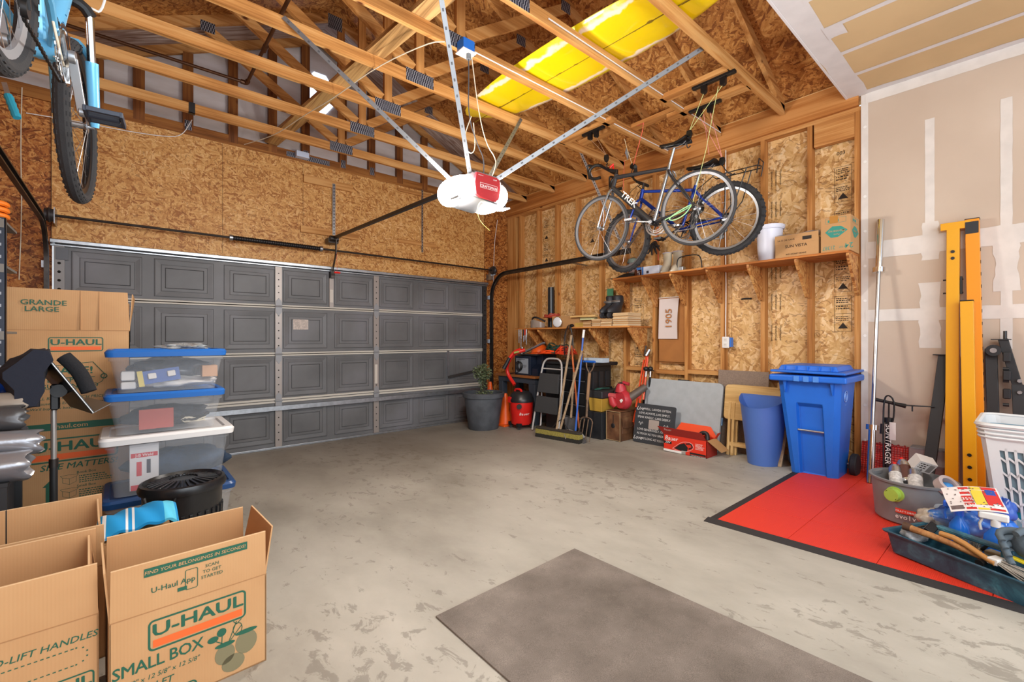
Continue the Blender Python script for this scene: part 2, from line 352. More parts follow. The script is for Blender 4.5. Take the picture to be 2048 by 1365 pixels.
# white wrap behind the gable, studs and vent
wrap, nt, bs = base('house_wrap'); n = N(nt, 'ShaderNodeTexNoise', i_Scale=1.6, i_Detail=3.); L(nt, coords(nt, (1, 1, 3.5)), n.inputs['Vector'])
r = ramp(nt, n.outputs['Fac'], [(.3, 'b4aeac'), (.5, 'cfcac9'), (.7, 'e0dde0')]); L(nt, r.outputs[0], bs.inputs['Base Color']); bs.inputs['Roughness'].default_value = .7
u = N(nt, 'ShaderNodeBump', i_Strength=.5, i_Distance=.02); L(nt, n.outputs['Fac'], u.inputs['Height']); L(nt, u.outputs[0], bs.inputs['Normal'])
GX = 1.90; RX, RZ, RS = 1.83, 5.02, .49     # ridge
def rz_(x): return RZ-RS*abs(x-RX)
YG = 5.80
b = MB(); b.prism([(XL-.3, YG+.05, 3.38), (XW+.3, YG+.05, 3.38), (XW+.3, YG+.05, rz_(XW+.3)), (RX, YG+.05, RZ), (XL-.3, YG+.05, rz_(XL-.3))], (0, .01, 0)).build('gable_wrap', wrap, wb)
b = MB()
for px in (195, 278, 376, 466, 545, 611, 685.5, 743, 798.5, 848.5, 893, 930):
    x = wy(px, 300, YG).x; MB().box((x-.045, YG-.02, 3.43), (x+.045, YG+.035, rz_(x)-.1)).build('gable_stud', wZd, wb)
vent = plain('vent_daylight', 'dbe8ff', .5, emit=2.2)
c = wy(640, 186, YG+.04); b = MB(); pts = [(c.x+.17*cos(pi/8+k*pi/4)*1.1, YG+.04, c.z+.26*sin(pi/8+k*pi/4)) for k in range(8)]; b.prism(pts, (0, .008, 0)); o = b.build('window_1', vent); st(o)
# right wall
def drywall():
    m, nt, b = base('drywall'); n = N(nt, 'ShaderNodeTexNoise', i_Scale=1.2, i_Detail=4.); L(nt, coords(nt), n.inputs['Vector'])
    r = ramp(nt, n.outputs['Fac'], [(.35, 'c0ae9c'), (.6, 'c9b8a6'), (.75, 'd0c0b0')]); L(nt, r.outputs[0], b.inputs['Base Color']); b.inputs['Roughness'].default_value = .75; b.inputs['Specular IOR Level'].default_value = .25; return m
dw = drywall()
mud = plain('joint_mud', 'd8d2cb', .7, var=.05, vs=9, spec=.25)
dwc = plain('drywall_ceiling', 'ccb084', .75, var=.05, vs=2, spec=.25)
wr = MB().box((XW+.09, -.02, .12), (XW+.11, YW+.02, 3.30)).build('wall_right', osb_right); st(wr)
YD = .985
MB().box((XW-.014, YR-.3, .02), (XW+.1, YD, ZD)).build('drywall', dw, wr)
MB().box((XW-.006, YR-.3, -.1), (XW+.12, YW+.05, .15)).build('concrete_curb', plain('curb', '8d8a84', .8, bump=.3, var=.1), wr)
k = 0
for px in (1038, 1073, 1110, 1151, 1198, 1247, 1305, 1369, 1441, 1521, 1614.5):
    y = wx(px, 600, XW).y; MB().box((XW, y-.038, .19), (XW+.089, y, 3.262)).build('stud', wZ, wr)
MB().box((XW, 5.56, .19), (XW+.089, YW, 3.262)).build('stud', wZ, wr)
MB().box((XW, YD, .19), (XW+.089, YD+.05, 3.262)).build('stud', wZ, wr)
ys = [wx(p, 600, XW).y for p in (1305, 1369, 1441, 1521, 1614.5)]+[YD+.05]
blk = [(1345, 719), (1410, 731), (1480, 740), (1560, 739)]
b = MB()
ysa = [wx(p, 600, XW).y for p in (1247, 1305, 1369, 1441, 1521, 1614.5)]
for i, (za) in enumerate([.92, .90, .92, .90, .92]):
    b.box((XW+.004, ysa[i+1]+.0, za-.045), (XW+.089, ysa[i]-.038, za))
b.box((XW, YD+.05, .88), (XW+.089, ysa[5]-.038, .92)).box((XW+.0, ysa[2], 1.0), (XW+.02, ysa[1]-.038, 1.0))
b.build('fire_block', wY, wr)
MB().box((XW, YD, 3.262), (XW+.089, YW, 3.30)).box((XW, YD, .15), (XW+.089, YW, .19)).box((XW+.002, YD+.05, 3.05), (XW+.06, wx(1628, 600, XW).y, 3.262)).build('wall_plate', wY, wr)
MB().box((XW-.035, 1.0, 3.30), (XW, YW, 3.535)).build('board_band', osb_band, wr)
MB().box((XW-.04, 1.0, 3.535), (XW+.02, YW, 3.54)).build('band_edge', pine, wr)
# mud strips on the drywall
b = MB(); xf = XW-.0145
def mstrip(y0, y1, z0, z1, j=.006, n=8, alongz=True):
    j = j*.45; n = n*2
    global xf; xf -= .0003; xq = xf
    def fn(u, v):
        if alongz: zz = z0+(z1-z0)*v; c = (y0+y1)/2; h = (y1-y0)/2*(1+random.uniform(-j, j)*12); return (xq, c+h*(1-2*u), zz)
        yy = y0+(y1-y0)*(1-v) ; c = (z0+z1)/2; h = (z1-z0)/2*(1+random.uniform(-j, j)*12); return (xq, yy, c+h*(1-2*u))
    b.grid(fn, 1, n)
mstrip(YD-.05, YD-.0, .3, 3.38, .004)
ya = wx(1860, 300, XW).y; mstrip(ya-.028, ya+.028, 2.12, 3.02, .008); mstrip(ya-.05, ya+.05, 1.9, 2.2, .03, 5); mstrip(ya-.06, ya+.06, 1.2, 1.72, .03, 5)
ya = wx(2013, 300, XW).y; mstrip(ya-.03, ya+.03, 1.2, 3.02, .008, 14); mstrip(ya-.06, ya+.06, 1.62, 2.02, .03, 5)
mstrip(YR, YD-.03, 3.30, 3.384, .01, 20, False)
a = wx(1725, 492, XW).z; c = wx(2040, 445, XW).z; mstrip(YR, YD-.03, 1.96, 2.1, .01, 20, False)
mstrip(YR, YD-.03, 1.42, 1.52, .01, 20, False)
b.build('joint_compound', mud, wr)
b = MB()
for zz in [.4+.3*i for i in range(10)]: b.cyl((xf+.001, YD-.028, zz), (xf-.001, YD-.028, zz), .012, n=10)
b.build('screw_dimple', white, wr)
# ceiling
b = MB().box((XL-.1, YR-.3, ZD), (XW+.02, 1.075, ZD+.013)); ce = b.build('ceiling', dwc); st(ce)
b = MB(); zc = ZD-.0008
def cst(x0, x1, y0, y1, j=.02, n=10, al=0):
    global zc; zc -= .0003; zq = zc
    def fn(u, v):
        if al: xx = x0+(x1-x0)*v; h = (y1-y0)/2*(1+random.uniform(-j, j)*6); return (xx, (y0+y1)/2+h*(1-2*u), zq)
        yy = y0+(y1-y0)*v; h = (x1-x0)/2*(1+random.uniform(-j, j)*6); return ((x0+x1)/2+h*(2*u-1), yy, zq)
    b.grid(fn, 1, n)
cst(XL, XW-.01, .93, 1.075, .02, 26, 1); cst(4.77, XW-.012, YR, .95, .04, 20)
for x in (4.42, 4.02, 3.62, 3.22, 2.82): cst(x-.022, x+.022, YR, .95, .02, 12)
cst(3.6, 3.76, .84, .95, .02, 3); b.build('joint_tape', plain('ceiling_mud', 'd6d2d0', .7, var=.04, spec=.25), ce)
MB().box((XL, 1.075, ZD-.004), (XW-.035, 1.09, ZD+.3)).build('ceiling_edge', plain('edge_white', 'dad6d4', .6), ce)
# roof deck
b = MB()
for s in (1, -1):
    x1 = XW+.25 if s > 0 else XL-.25
    q = [(RX, YR, RZ), (x1, YR, rz_(x1)), (x1, 5.25, rz_(x1)), (RX, 5.25, RZ)]
    if s < 0: q.reverse()
    b.hexa(q, [(p[0], p[1], p[2]+.012) for p in q])
rf = b.build('ceiling_2', osb_roof, smooth=0); st(rf)
ply, nt, bs = base('plywood_deck'); wv = N(nt, 'ShaderNodeTexNoise', i_Scale=1., i_Detail=2., i_Distortion=1.2); L(nt, coords(nt, (2, 26, 4)), wv.inputs['Vector'])
r = ramp(nt, wv.outputs['Fac'], [(.35, '8a6f62'), (.5, 'b3a29a'), (.65, 'cfc6c4')]); L(nt, r.outputs[0], bs.inputs['Base Color']); bs.inputs['Roughness'].default_value = .7
b = MB()
for s in (1, -1):
    x1 = XW+.25 if s > 0 else XL-.25
    q = [(RX, 5.25, RZ), (x1, 5.25, rz_(x1)), (x1, 5.95, rz_(x1)), (RX, 5.95, RZ)]
    if s < 0: q.reverse()
    b.hexa(q, [(p[0], p[1], p[2]+.012) for p in q])
b.build('plywood_deck', ply, rf, smooth=0)
wl = MB().box((XL-.02, YR-.3, -.05), (XL, YW+.1, 3.45)).build('wall_left', osb_flank); st(wl)
# trusses
plate_m, nt, bs = base('truss_plate'); v = coords(nt, (95, 95, 32), (0, 0, 0)); ck = N(nt, 'ShaderNodeTexChecker', i_Scale=1.); L(nt, v, ck.inputs[0])
ck.inputs[1].default_value = sc3('9a9ca4'); ck.inputs[2].default_value = sc3('262a38'); L(nt, ck.outputs[0], bs.inputs['Base Color']); bs.inputs['Metallic'].default_value = .5; bs.inputs['Roughness'].default_value = .45
TY = [1.59+.6115*k for k in range(7)]
nth = ['nearest the ceiling edge', 'second from the drywall ceiling', 'third from the drywall ceiling', 'fourth from the drywall ceiling', 'third from the garage door wall', 'second from the garage door wall', 'next to the garage door wall']
tr0 = None
def truss(y, lab, gable=False):
    t = thing('roof_truss', lab, 'roof truss', (RX, y, ZC), 0, 'roof trusses'); w = .038; xl, xr = XL+.02, XW-.045
    MB().box((xl, y-w/2, ZC), (xr, y+w/2, ZC+.089)).build('bottom_chord', wXd if gable else wX, t)
    for s in (-1, 1):
        x1 = xr-.0 if s > 0 else xl; b = MB(); e = .1
        b.hexa([(RX, y-w/2, RZ-e), (RX, y+w/2, RZ-e), (x1, y+w/2, max(rz_(x1)-e, ZC+.0)), (x1, y-w/2, max(rz_(x1)-e, ZC+.0))][::s], [(RX, y-w/2, RZ-.001), (RX, y+w/2, RZ-.001), (x1, y+w/2, rz_(x1)-.001), (x1, y-w/2, rz_(x1)-.001)][::s])
        b.build('top_chord', wX, t)
    if not gable:
        MB().box((GX-.035, y-w/2, ZC+.089), (GX+.04, y+w/2, RZ-.14)).build('king_post', wZ, t)
        for s in (-1, 1):
            MB().beam((GX+s*.06, y, ZC+.12), (RX+s*1.22, y, rz_(RX+s*1.22)-.13), w, .085, (0, 0, 1)).build('web', wX, t)
        for a, c in (((GX-.13, ZC), (GX+.13, ZC+.105)), ((RX-.08, RZ-.2), (RX+.08, RZ-.04)), ((RX-1.28, rz_(RX+1.22)-.17), (RX-1.16, rz_(RX+1.22)-.07)), ((RX+1.16, rz_(RX+1.22)-.17), (RX+1.28, rz_(RX+1.22)-.07))):
            MB().box((a[0], y-w/2-.0015, a[1]), (c[0], y-w/2, c[1])).build('gusset_plate', plate_m, t)
    else:
        MB().box((1.45, y-w/2-.0015, ZC-.0), (1.95, y-w/2, ZC+.07)).build('gusset_plate', plate_m, t)
        for px in (611, 685.5, 743, 376):
            x = wy(px, 300, YG).x; MB().box((x-.03, y-w/2-.0015, ZC+.03), (x+.03, y-w/2, ZC+.13)).build('gusset_plate', plate_m, t)
    return t
for y, l in zip(TY, nth): truss(y, 'bare lumber roof truss with toothed gusset plates, '+l)
truss(YG, 'dark lumber gable truss sitting on the garage door wall', True)
# lateral brace on the chords
a = Vector((1.28, 5.75, ZC+.11)); c = Vector((1.62, 2.2, ZC+.11))
tag(MB().beam(a, c, .14, .038).build('brace_board', wood('weathered_y', 1, '5c4020', 'a98252', 'c9a46c')), 'long pale weathered board lying across the truss bottom chords', 'board')
# ---------------------------------------------------------------- garage door
gdm, nt, bs = base('door_paint'); n = N(nt, 'ShaderNodeTexNoise', i_Scale=1.6, i_Detail=5.); L(nt, coords(nt), n.inputs['Vector'])
r = ramp(nt, n.outputs['Fac'], [(.35, '575758'), (.5, '636364'), (.65, '6e6e72')]); L(nt, r.outputs[0], bs.inputs['Base Color']); bs.inputs['Roughness'].default_value = .5
gd2 = plain('door_groove', '444344', .7)
YDR = 5.705
dr = thing('door_1', 'grey panelled sectional garage door, closed', 'garage door', (1.93, YDR, 0)); del dr['label'], dr['category']; st(dr)
dx0, dx1 = -.475, 4.345
def nest(b, x0, x1, z0, z1, y, prof):
    """concentric rectangles: prof = (inset, depth towards the room)"""
    prev = None; vs = []
    rs = [[(x0+i, y-d, z0+i), (x1-i, y-d, z0+i), (x1-i, y-d, z1-i), (x0+i, y-d, z1-i)] for i, d in prof]
    b.rings(rs, True, False, True)
px0 = [-.368+.5885*k for k in range(8)]
secs = [(.035, .505), (.565, 1.085), (1.12, 1.62), (1.66, 2.105)]
for z0, z1 in secs:
    b = MB(); zz0, zz1 = z0-.03, z1+.03
    b.box((dx0, YDR+.002, zz0), (dx1, YDR+.04, zz1))
    xs = [dx0]+[q for p in px0 for q in (p, p+.495)]+[dx1]; pz0, pz1 = z0+.035, z1-.035
    yy = YDR
    b.add([(dx0, yy, zz0), (dx1, yy, zz0), (dx1, yy, pz0), (dx0, yy, pz0)], [(0, 1, 2, 3)]); b.add([(dx0, yy, pz1), (dx1, yy, pz1), (dx1, yy, zz1), (dx0, yy, zz1)], [(0, 1, 2, 3)])
    for i in range(0, len(xs), 2): b.add([(xs[i], yy, pz0), (xs[i+1], yy, pz0), (xs[i+1], yy, pz1), (xs[i], yy, pz1)], [(0, 1, 2, 3)])
    for p in px0:
        b.mat(0); nest(b, p, p+.495, pz0, pz1, yy, [(0, 0), (.004, .005), (.012, .006), (.05, .001), (.054, .001), (.058, .004), (.085, .0045), (.088, -.001), (.092, .0045), (.11, .005)])
        b.mat(1)
        for i, w in ((.0, .003), (.055, .0022), (.09, .0022)):
            x0, x1, a, c = p+i, p+.495-i, pz0+i, pz1-i; y1 = yy-.0062
            for q in (((x0, a), (x1, a+w)), ((x0, c-w), (x1, c)), ((x0, a), (x0+w, c)), ((x1-w, a), (x1, c))):
                if i == 0 or True: b.add([(q[0][0], y1, q[0][1]), (q[1][0], y1, q[0][1]), (q[1][0], y1, q[1][1]), (q[0][0], y1, q[1][1])], [(0, 1, 2, 3)])
        b.mat(0)
    b.build('door_section', [gdm, gd2], dr, smooth=0)
crm = plain('section_joint', 'c4bfb4', .5)
for z0, z1 in ((.53, .585), (1.07, 1.115), (1.622, 1.665)):
    MB().box((dx0, YDR-.012, z0), (dx1, YDR, (z0+z1)/2-.003)).box((dx0, YDR-.014, (z0+z1)/2+.003), (dx1, YDR, z1)).build('joint_rail', crm, dr, bev=.004)
b = MB(); b.box((dx0-.03, YDR-.05, 2.125), (dx1+.03, YDR+.05, 2.16)).box((dx0-.03, YDR-.03, 2.10), (dx1+.03, YDR+.0, 2.118)).build('top_rail', galv, dr, bev=.005)
b = MB(); b.box((dx0, YDR-.06, .45), (dx1, YDR, .457)).box((dx0, YDR-.062, .457), (dx1, YDR-.055, .5)).box((dx0, YDR-.055, .495), (dx1, YDR, .5)).build('strut', galv, dr)
MB().box((dx0, YDR-.02, .0), (dx1, YDR+.03, .03)).build('bottom_seal', galv, dr, bev=.006)
for x in (1.343, 2.522):
    for z0, z1 in ((.03, .535), (.585, 1.075), (1.115, 1.625), (1.665, 2.1)):
        b = MB().box((x-.035, YDR-.02, z0), (x+.035, YDR, z1)); b.mat(1)
        for j in range(5): zz = z0+(z1-z0)*(.15+.17*j); b.cyl((x, YDR-.0215, zz), (x, YDR-.0205, zz), .007, n=8)
        b.build('stile', [plain('stile_paint', '9b928c', .4, .3), hole], dr)
    for z in (.56, 1.093, 1.645):
        b = MB(); b.prism([(x-.035, YDR-.022, z-.005), (x+.035, YDR-.022, z-.005), (x+.03, YDR-.022, z-.07), (x, YDR-.022, z-.11), (x-.03, YDR-.022, z-.07)], (0, -.004, 0))
        b.prism([(x-.035, YDR-.022, z+.005), (x+.035, YDR-.022, z+.005), (x+.03, YDR-.022, z+.06), (x, YDR-.022, z+.09), (x-.03, YDR-.022, z+.06)], (0, -.004, 0)); b.cyl((x-.04, YDR-.03, z), (x+.04, YDR-.03, z), .009, n=8)
        b.build('hinge', plain('hinge_grey', '8e8f92', .5, .2), dr)
b = MB().box((1.915, YDR-.022, 1.66), (1.965, YDR, 2.1)); b.build('stile', plain('stile_paint', '9b928c'), dr)
MB().box((1.92, YDR-.025, 1.72), (1.96, YDR-.021, 1.88)).build('printed_label', plain('old_label', 'c9c2b8', .7), dr)
wear(MB().box((1.50, YDR-.01, 1.38), (1.67, YDR-.006, 1.5)).build('printed_label', plain('notice', 'bdb1a8', .7, var=.2, vs=60), dr), 'square paper warning notice')
wear(MB().box((2.5, YDR-.026, .68), (2.535, YDR-.021, .93)).build('printed_label', plain('old_label', 'c9c2b8'), dr), 'narrow white strip label')
b = MB().box((3.62, YDR-.02, .6), (3.66, YDR, 1.09)); b.build('lock_plate', galv, dr)
p = wy(896, 755, YDR-.03); q = wy(970, 738, YDR-.03); MB().beam(p, q, .02, .035).build('lock_bar', plain('lock_bar', '4d4a48', .4, .5), dr)
for s in (0, 1): # end stiles with roller holes
    x = dx1-.03 if s else dx0+.03; b = MB().box((x-.035, YDR-.03, .05), (x+.035, YDR, 2.1)); b.mat(1)
    for j in range(26): zz = .1+.077*j; b.cyl((x, YDR-.0315, zz), (x, YDR-.0305, zz), .012, n=10)
    b.build('end_stile', [plain('end_stile', '7c7876', .4, .4) if not s else plain('end_stile_dark', '3c3a3a', .5, .4), hole], dr)
MB().box((dx0+.01, YDR-.04, 1.98), (dx0+.09, YDR-.03, 2.09)).build('roller_bracket', plain('bracket_grey', '55565a', .4, .4), dr)
# tracks
for s in (0, 1):
    X = 4.44 if s else -.535; lab = ('grey steel door track bending overhead beside the right end of the garage door' if s else 'dark steel door track curving overhead beside the left end of the garage door')
    t = thing('door_track', lab, 'door track', (X, YDR-.06, fz(5.7)), 0, 'garage door tracks'); y0 = YDR-.06; R = .36; zt = 2.28; y1 = 3.05 if s else .6
    pts = [(X, y0, .03), (X, y0, zt-R)]+[(X, y0-R+R*cos(a*pi/16), zt-R+R*sin(a*pi/16)) for a in range(1, 9)]+[(X, y1, zt+.01)]
    pts = [Vector(p) for p in pts]; sd = -1 if s else 1; b = MB(); rs = []
    for i, p in enumerate(pts):
        d = (pts[min(i+1, len(pts)-1)]-pts[max(i-1, 0)]).normalized(); nn = Vector((0, d.z, -d.y)); # in-plane normal
        x = Vector((sd, 0, 0)); prof = [(0, -.03), (.028, -.03), (.028, -.02), (.004, -.02), (.004, .02), (.028, .02), (.028, .03), (0, .03)]
        rs.append([p+x*u+nn*v for u, v in prof])
    b.rings(rs); b.build('rail', dsteel, t)
    for z in (.4, 1.2, 1.9): MB().box((X-.02, y0+.02, z), (X+.02, YW, z+.06)).build('track_bracket', galv, t)
    if s:
        b = MB(); p = wx(1160, 302, 4.46); perf(b, (4.46, p.y, p.z), (4.46, 3.15, 2.30), .035, (-1, 0, 0)); b.build('perforated_angle', [plain('angle_white', 'b9b9bb', .4, .4), hole], t)
        b = MB(); perf(b, (4.5, 4.0, 2.27), (4.84, 4.02, 2.27), .03, (0, 0, -1)); b.build('perforated_angle', [galv, hole], t)
        b = MB(); perf(b, (4.47, 3.2, 2.28), (4.84, 3.0, 2.85), .035, (-1, 0, 0)); b.build('perforated_angle', [galv, hole], t)
        MB().box((X-.03, YDR-.06, 2.21), (X+.02, YW, 2.30)).build('flag_bracket', galv, t)
# torsion bar
t = thing('torsion_bar', 'long thin steel torsion bar with a black spring above the garage door', 'torsion bar', (1.95, 5.60, 2.353)); y = 5.60
MB().cyl((-.52, y, 2.353), (4.5, y, 2.353), .0125, n=10).build('shaft', dsteel, t)
x0, x1 = wy(462, 478, y).x, wy(642, 497, y).x
b = MB().cyl((x0, y, 2.353), (x1, y, 2.353), .024, n=14)
for i in range(40): xx = x0+(x1-x0)*i/40; b.ring((xx, y, 2.353), .0245, .004, 'x', 12, 4)
b.build('spring', plain('spring_black', '1e1b1c', .5, .4), t)
for x in (x0, x1): MB().cyl((x-.015, y, 2.353), (x+.015, y, 2.353), .032, n=14).build('spring_cone', galv, t)
for x in (-.5, 4.42):
    b = MB().cyl((x-.03, y, 2.353), (x+.03, y, 2.353), .055, n=20).ring((x, y, 2.353), .055, .012, 'x', 20, 6); b.build('cable_drum', plain('drum', '3c3a3c', .5, .5), t)
    MB().box((x+.03, y-.03, 2.28), (x+.036, YW-.002, 2.42)).build('bearing_plate', galv, t)
# opener
t = thing('garage_door_opener', 'red and grey ceiling garage door opener with two glowing lens covers', 'garage door opener', (1.94, 2.70, 2.26))
ob = MB().prism([(1.80, 2.55, 2.30), (1.83, 2.55, 2.265), (2.06, 2.55, 2.25), (2.09, 2.55, 2.29), (2.09, 2.55, 2.42), (2.06, 2.55, 2.435), (1.83, 2.55, 2.44), (1.80, 2.55, 2.42)], (0, .32, 0)).build('housing', plain('opener_grey', '6d6f73', .5), t, bev=.008, bs=2)
b = MB().prism([(1.845, 2.548, 2.285), (1.88, 2.548, 2.266), (2.02, 2.548, 2.257), (2.05, 2.548, 2.28), (2.066, 2.548, 2.36), (2.055, 2.548, 2.42), (2.03, 2.548, 2.432), (1.85, 2.548, 2.436), (1.835, 2.548, 2.36)], (0, -.022, 0))
b.build('front_panel', plain('opener_red', 'a5242c', .4), t, bev=.004, bs=2)
b = MB(); X = M((1.955, 2.525, 2.338), 90); b.text('CRAFTSMAN', .026, X, .008, .0006); b.text('ASSURELINK', .008, M((1.885, 2.525, 2.415), 90)); b.text('1/2 HP', .012, M((2.01, 2.525, 2.405), 90), .01)
for a, c in (((1.878, 2.332), (2.032, 2.334)), ((1.878, 2.366), (2.032, 2.368)), ((1.878, 2.332), (1.88, 2.368)), ((2.03, 2.332), (2.032, 2.368))): b.add([(a[0], 2.5245, a[1]), (c[0], 2.5245, a[1]), (c[0], 2.5245, c[1]), (a[0], 2.5245, c[1])], [(0, 1, 2, 3)])
b.build('lettering', white, t, smooth=0)
for x in (1.815, 2.075): MB().cyl((x, 2.545, 2.37), (x, 2.54, 2.37), .008, n=10).build('screw', galv, t)
lens = plain('lit_lens', 'fff8f0', .5, emit=150.)
for s in (-1, 1):
    b = MB(); cx = 1.80 if s < 0 else 2.085
    def fn(u, v):
        a = pi*u; c = pi*v-pi/2
        return (cx+s*.108*cos(c)*sin(a)**.8, 2.70-.18*cos(a), 2.34+.10*sin(c)*sin(a)**.6-.012)
    b.grid(fn, 20, 12); b.build('lens_cover', lens, t, smooth=60)
    b = MB()
    for i in range(4): b.box((cx+s*.02+s*.022*i-.004, 2.55, 2.226+.004*i), (cx+s*.02+s*.022*i+.004, 2.64, 2.238+.004*i))
    b.build('vent_slots', plain('slots', '8d8d8d', .6), t)
MB().box((1.87, 2.56, 2.44), (2.06, 2.6, 2.452)).build('mounting_bar', galv, t)
ends = [((1.79, 2.78, 2.44), (.83, 3.39, 3.50)), ((1.86, 2.62, 2.44), (1.28, 2.17, 3.48)), ((2.03, 2.64, 2.44), (3.04, 3.39, 3.50)), ((2.06, 2.58, 2.44), (3.29, 1.625, 3.46))]
for p, q in ends:
    b = MB(); perf(b, p, q, .03, (-.4, -1, 0), int((Vector(q)-Vector(p)).length/.09)); b.build('support_strap', [plain('strap_steel', '8c9094', .5, .5), plain('strap_hole', '5a5c60', .8)], t)
MB().beam((1.93, 2.86, 2.43), (1.93, 5.58, 2.50), .03, .03).build('rail', plain('rail_dark', '2e2c2c', .4, .5), t)
MB().box((1.87, 5.58, 2.44), (1.99, 5.70, 2.5)).cyl((1.88, 5.57, 2.49), (1.98, 5.57, 2.49), .035).build('header_bracket', dsteel, t)
MB().beam((1.93, 5.50, 2.47), (1.935, 5.52, 2.3), .012, .03, (0, 1, 0)).beam((1.935, 5.52, 2.3), (1.935, 5.66, 2.06), .012, .03, (0, 1, 0)).box((1.915, 5.62, 2.02), (1.96, 5.70, 2.12)).build('door_arm', dsteel, t)
MB().cyl((1.94, 5.5, 2.3), (1.94, 5.49, 2.08), .002, n=5).cyl((1.905, 5.49, 2.07), (1.975, 5.49, 2.07), .012, n=10).build('release_handle', redp, t)
MB().tube([(1.98, 2.6, 2.25), (1.86, 2.5, 2.23), (1.83, 2.5, 2.15), (1.86, 2.5, 2.08), (1.96, 2.52, 2.04)], .003, 6, sm=3).build('antenna_wire', plain('yellow_wire', 'd6c060', .5), t)
# junction box and cords
t = thing('junction_box', 'blue plastic junction box with a white cover under a truss chord', 'junction box', (1.93, 2.74, 3.40))
MB().box((1.86, 2.70, 3.385), (1.96, 2.788, 3.47)).build('box', plain('box_blue', '2a74d2', .4), t, bev=.004)
MB().box((1.85, 2.69, 3.378), (1.97, 2.792, 3.385)).build('cover_plate', white, t)
MB().cyl((1.925, 2.73, 3.378), (1.925, 2.73, 3.34), .018).build('plug', gray, t)
def cord(label, pts, r, m, cat='cord', grp=None, name='power_cord', sm=2): return tag(MB().tube(pts, r, 6, sm=sm).build(name, m), label, cat, grp)
z = 3.36
cord('grey opener lead hanging from the blue junction box', [(1.925, 2.73, 3.34), (1.92, 2.72, 3.2), (1.9, 2.7, 2.9), (1.97, 2.68, 2.7), (2.0, 2.64, 2.6), (1.98, 2.62, 2.46)], .0045, plain('cord_grey', '55565a', .6))
cord('white cord looping from the junction box down to the opener', [(1.96, 2.74, 3.38), (2.02, 2.74, 3.0), (2.08, 2.72, 2.75), (2.17, 2.7, 2.65), (2.1, 2.66, 2.52), (2.04, 2.62, 2.44)], .004, cream)
cord('cream loop of spare wire tied beside the opener lead', [(1.92, 2.69, 2.9), (1.86, 2.69, 2.75), (1.86, 2.69, 2.66), (1.92, 2.69, 2.62), (1.96, 2.69, 2.68), (1.94, 2.69, 2.86)], .004, cream)
cord('thin white wire strung across the truss chords towards the garage door', [(1.75, 2.78, 3.42), (1.62, 2.78, 3.36), (1.5, 3.4, 3.42), (1.4, 3.98, 3.39), (1.3, 4.6, 3.42), (1.2, 5.2, 3.41), (1.0, 5.7, 3.42)], .004, cream)
cord('white cable stapled along a truss chord above the yellow surfboard', [(2.02, 2.785, 3.46), (3.2, 2.785, 3.46), (4.0, 2.785, 3.455), (4.79, 2.785, 3.46)], .005, white, sm=0)
cord('white cable running along the truss chord above the wall shelf', [(2.2, 2.175, 3.47), (3.2, 2.175, 3.46), (4.2, 2.175, 3.455), (4.79, 2.175, 3.46)], .005, white, sm=0)
def pz(px, py, Y=5.74): q = wy(px, py, Y); return q
pts = [pz(44, 175), pz(41, 290), pz(44, 420), pz(38, 560)]
cord('thin white wire hanging down the strand board left of the garage door', pts, .004, cream)
cord('thin white wire draped over the strand board below the gable', [pz(52, 226), pz(150, 242), pz(250, 262), pz(340, 275), pz(366, 270), pz(384, 240)], .004, white)
cord('white sensor wire running down right of the garage door', [pz(995, 440), pz(987, 500), pz(986, 700), pz(985, 800)], .004, white)
p = pz(384, 222, 5.235); tag(MB().box((p.x-.025, 5.236, 3.424), (p.x+.025, 5.2405, 3.525)).box((p.x-.025, 5.236, 3.424), (p.x+.025, 5.282, 3.4295)).box((p.x-.025, 5.2785, 3.424), (p.x+.025, 5.283, 3.525)).build('cable_clamp', black), 'small black clamp wrapped around a truss chord by the garage door wall', 'clamp')
p = wy(326, 945/3.1+0, 5.7); p = wy(605, 300, 5.7); tag(MB().box((p.x-.07, 5.68, 3.435), (p.x+.07, 5.76, 3.5)).build('electrical_box', plain('pale_box', 'c6d2e6', .4)), 'pale blue electrical box resting on the gable truss', 'electrical box')
# iron pipe
ipe = plain('iron_pipe', '5a3c28', .45, .6, var=.2)
t = thing('gas_pipe', 'brown iron pipe with an elbow crossing the roof space', 'pipe', (.88, 4.9, 3.7)); a = V(-1.1, 4.9, 3.71); c = V(.88, 4.9, 3.71); e = V(.9, 2.0, 3.71)
MB().cyl(a, c, .014).build('pipe_run', ipe, t); MB().cyl(c, e, .014).build('pipe_run', ipe, t)
MB().tube([c-V(.05, 0, 0), c, c-V(0, .05, 0)], .021, 10, sm=2).build('elbow', ipe, t); MB().cyl((.89, 4.25, 3.71), (.89, 4.17, 3.71), .022).build('coupling', ipe, t)
# surfboard
sy, nt, bs = base('surf_yellow'); tc = coords(nt); n = N(nt, 'ShaderNodeTexNoise', i_Scale=9., i_Detail=4.); L(nt, tc, n.inputs['Vector'])
sx = N(nt, 'ShaderNodeSeparateXYZ'); L(nt, tc, sx.inputs[0]); ab = N(nt, 'ShaderNodeMath', operation='ABSOLUTE'); L(nt, sx.outputs[0], ab.inputs[0])
ma = N(nt, 'ShaderNodeMath', operation='MULTIPLY_ADD'); L(nt, n.outputs['Fac'], ma.inputs[0]); ma.inputs[1].default_value = .12; L(nt, ab.outputs[0], ma.inputs[2])
r = ramp(nt, ma.outputs[0], [(.0, '8a6a08'), (.055, '8a6a08'), (.0551, 'e8c80a'), (.29, 'ecca08'), (.305, 'f0e4c0'), (.33, 'f0d8c8'), (.35, 'e8d020'), (.36, 'e6cc10')])
r.color_ramp.interpolation = 'LINEAR'
L(nt, r.outputs[0], bs.inputs['Base Color']); bs.inputs['Roughness'].default_value = .3; bs.inputs['Coat Weight'].default_value = .5
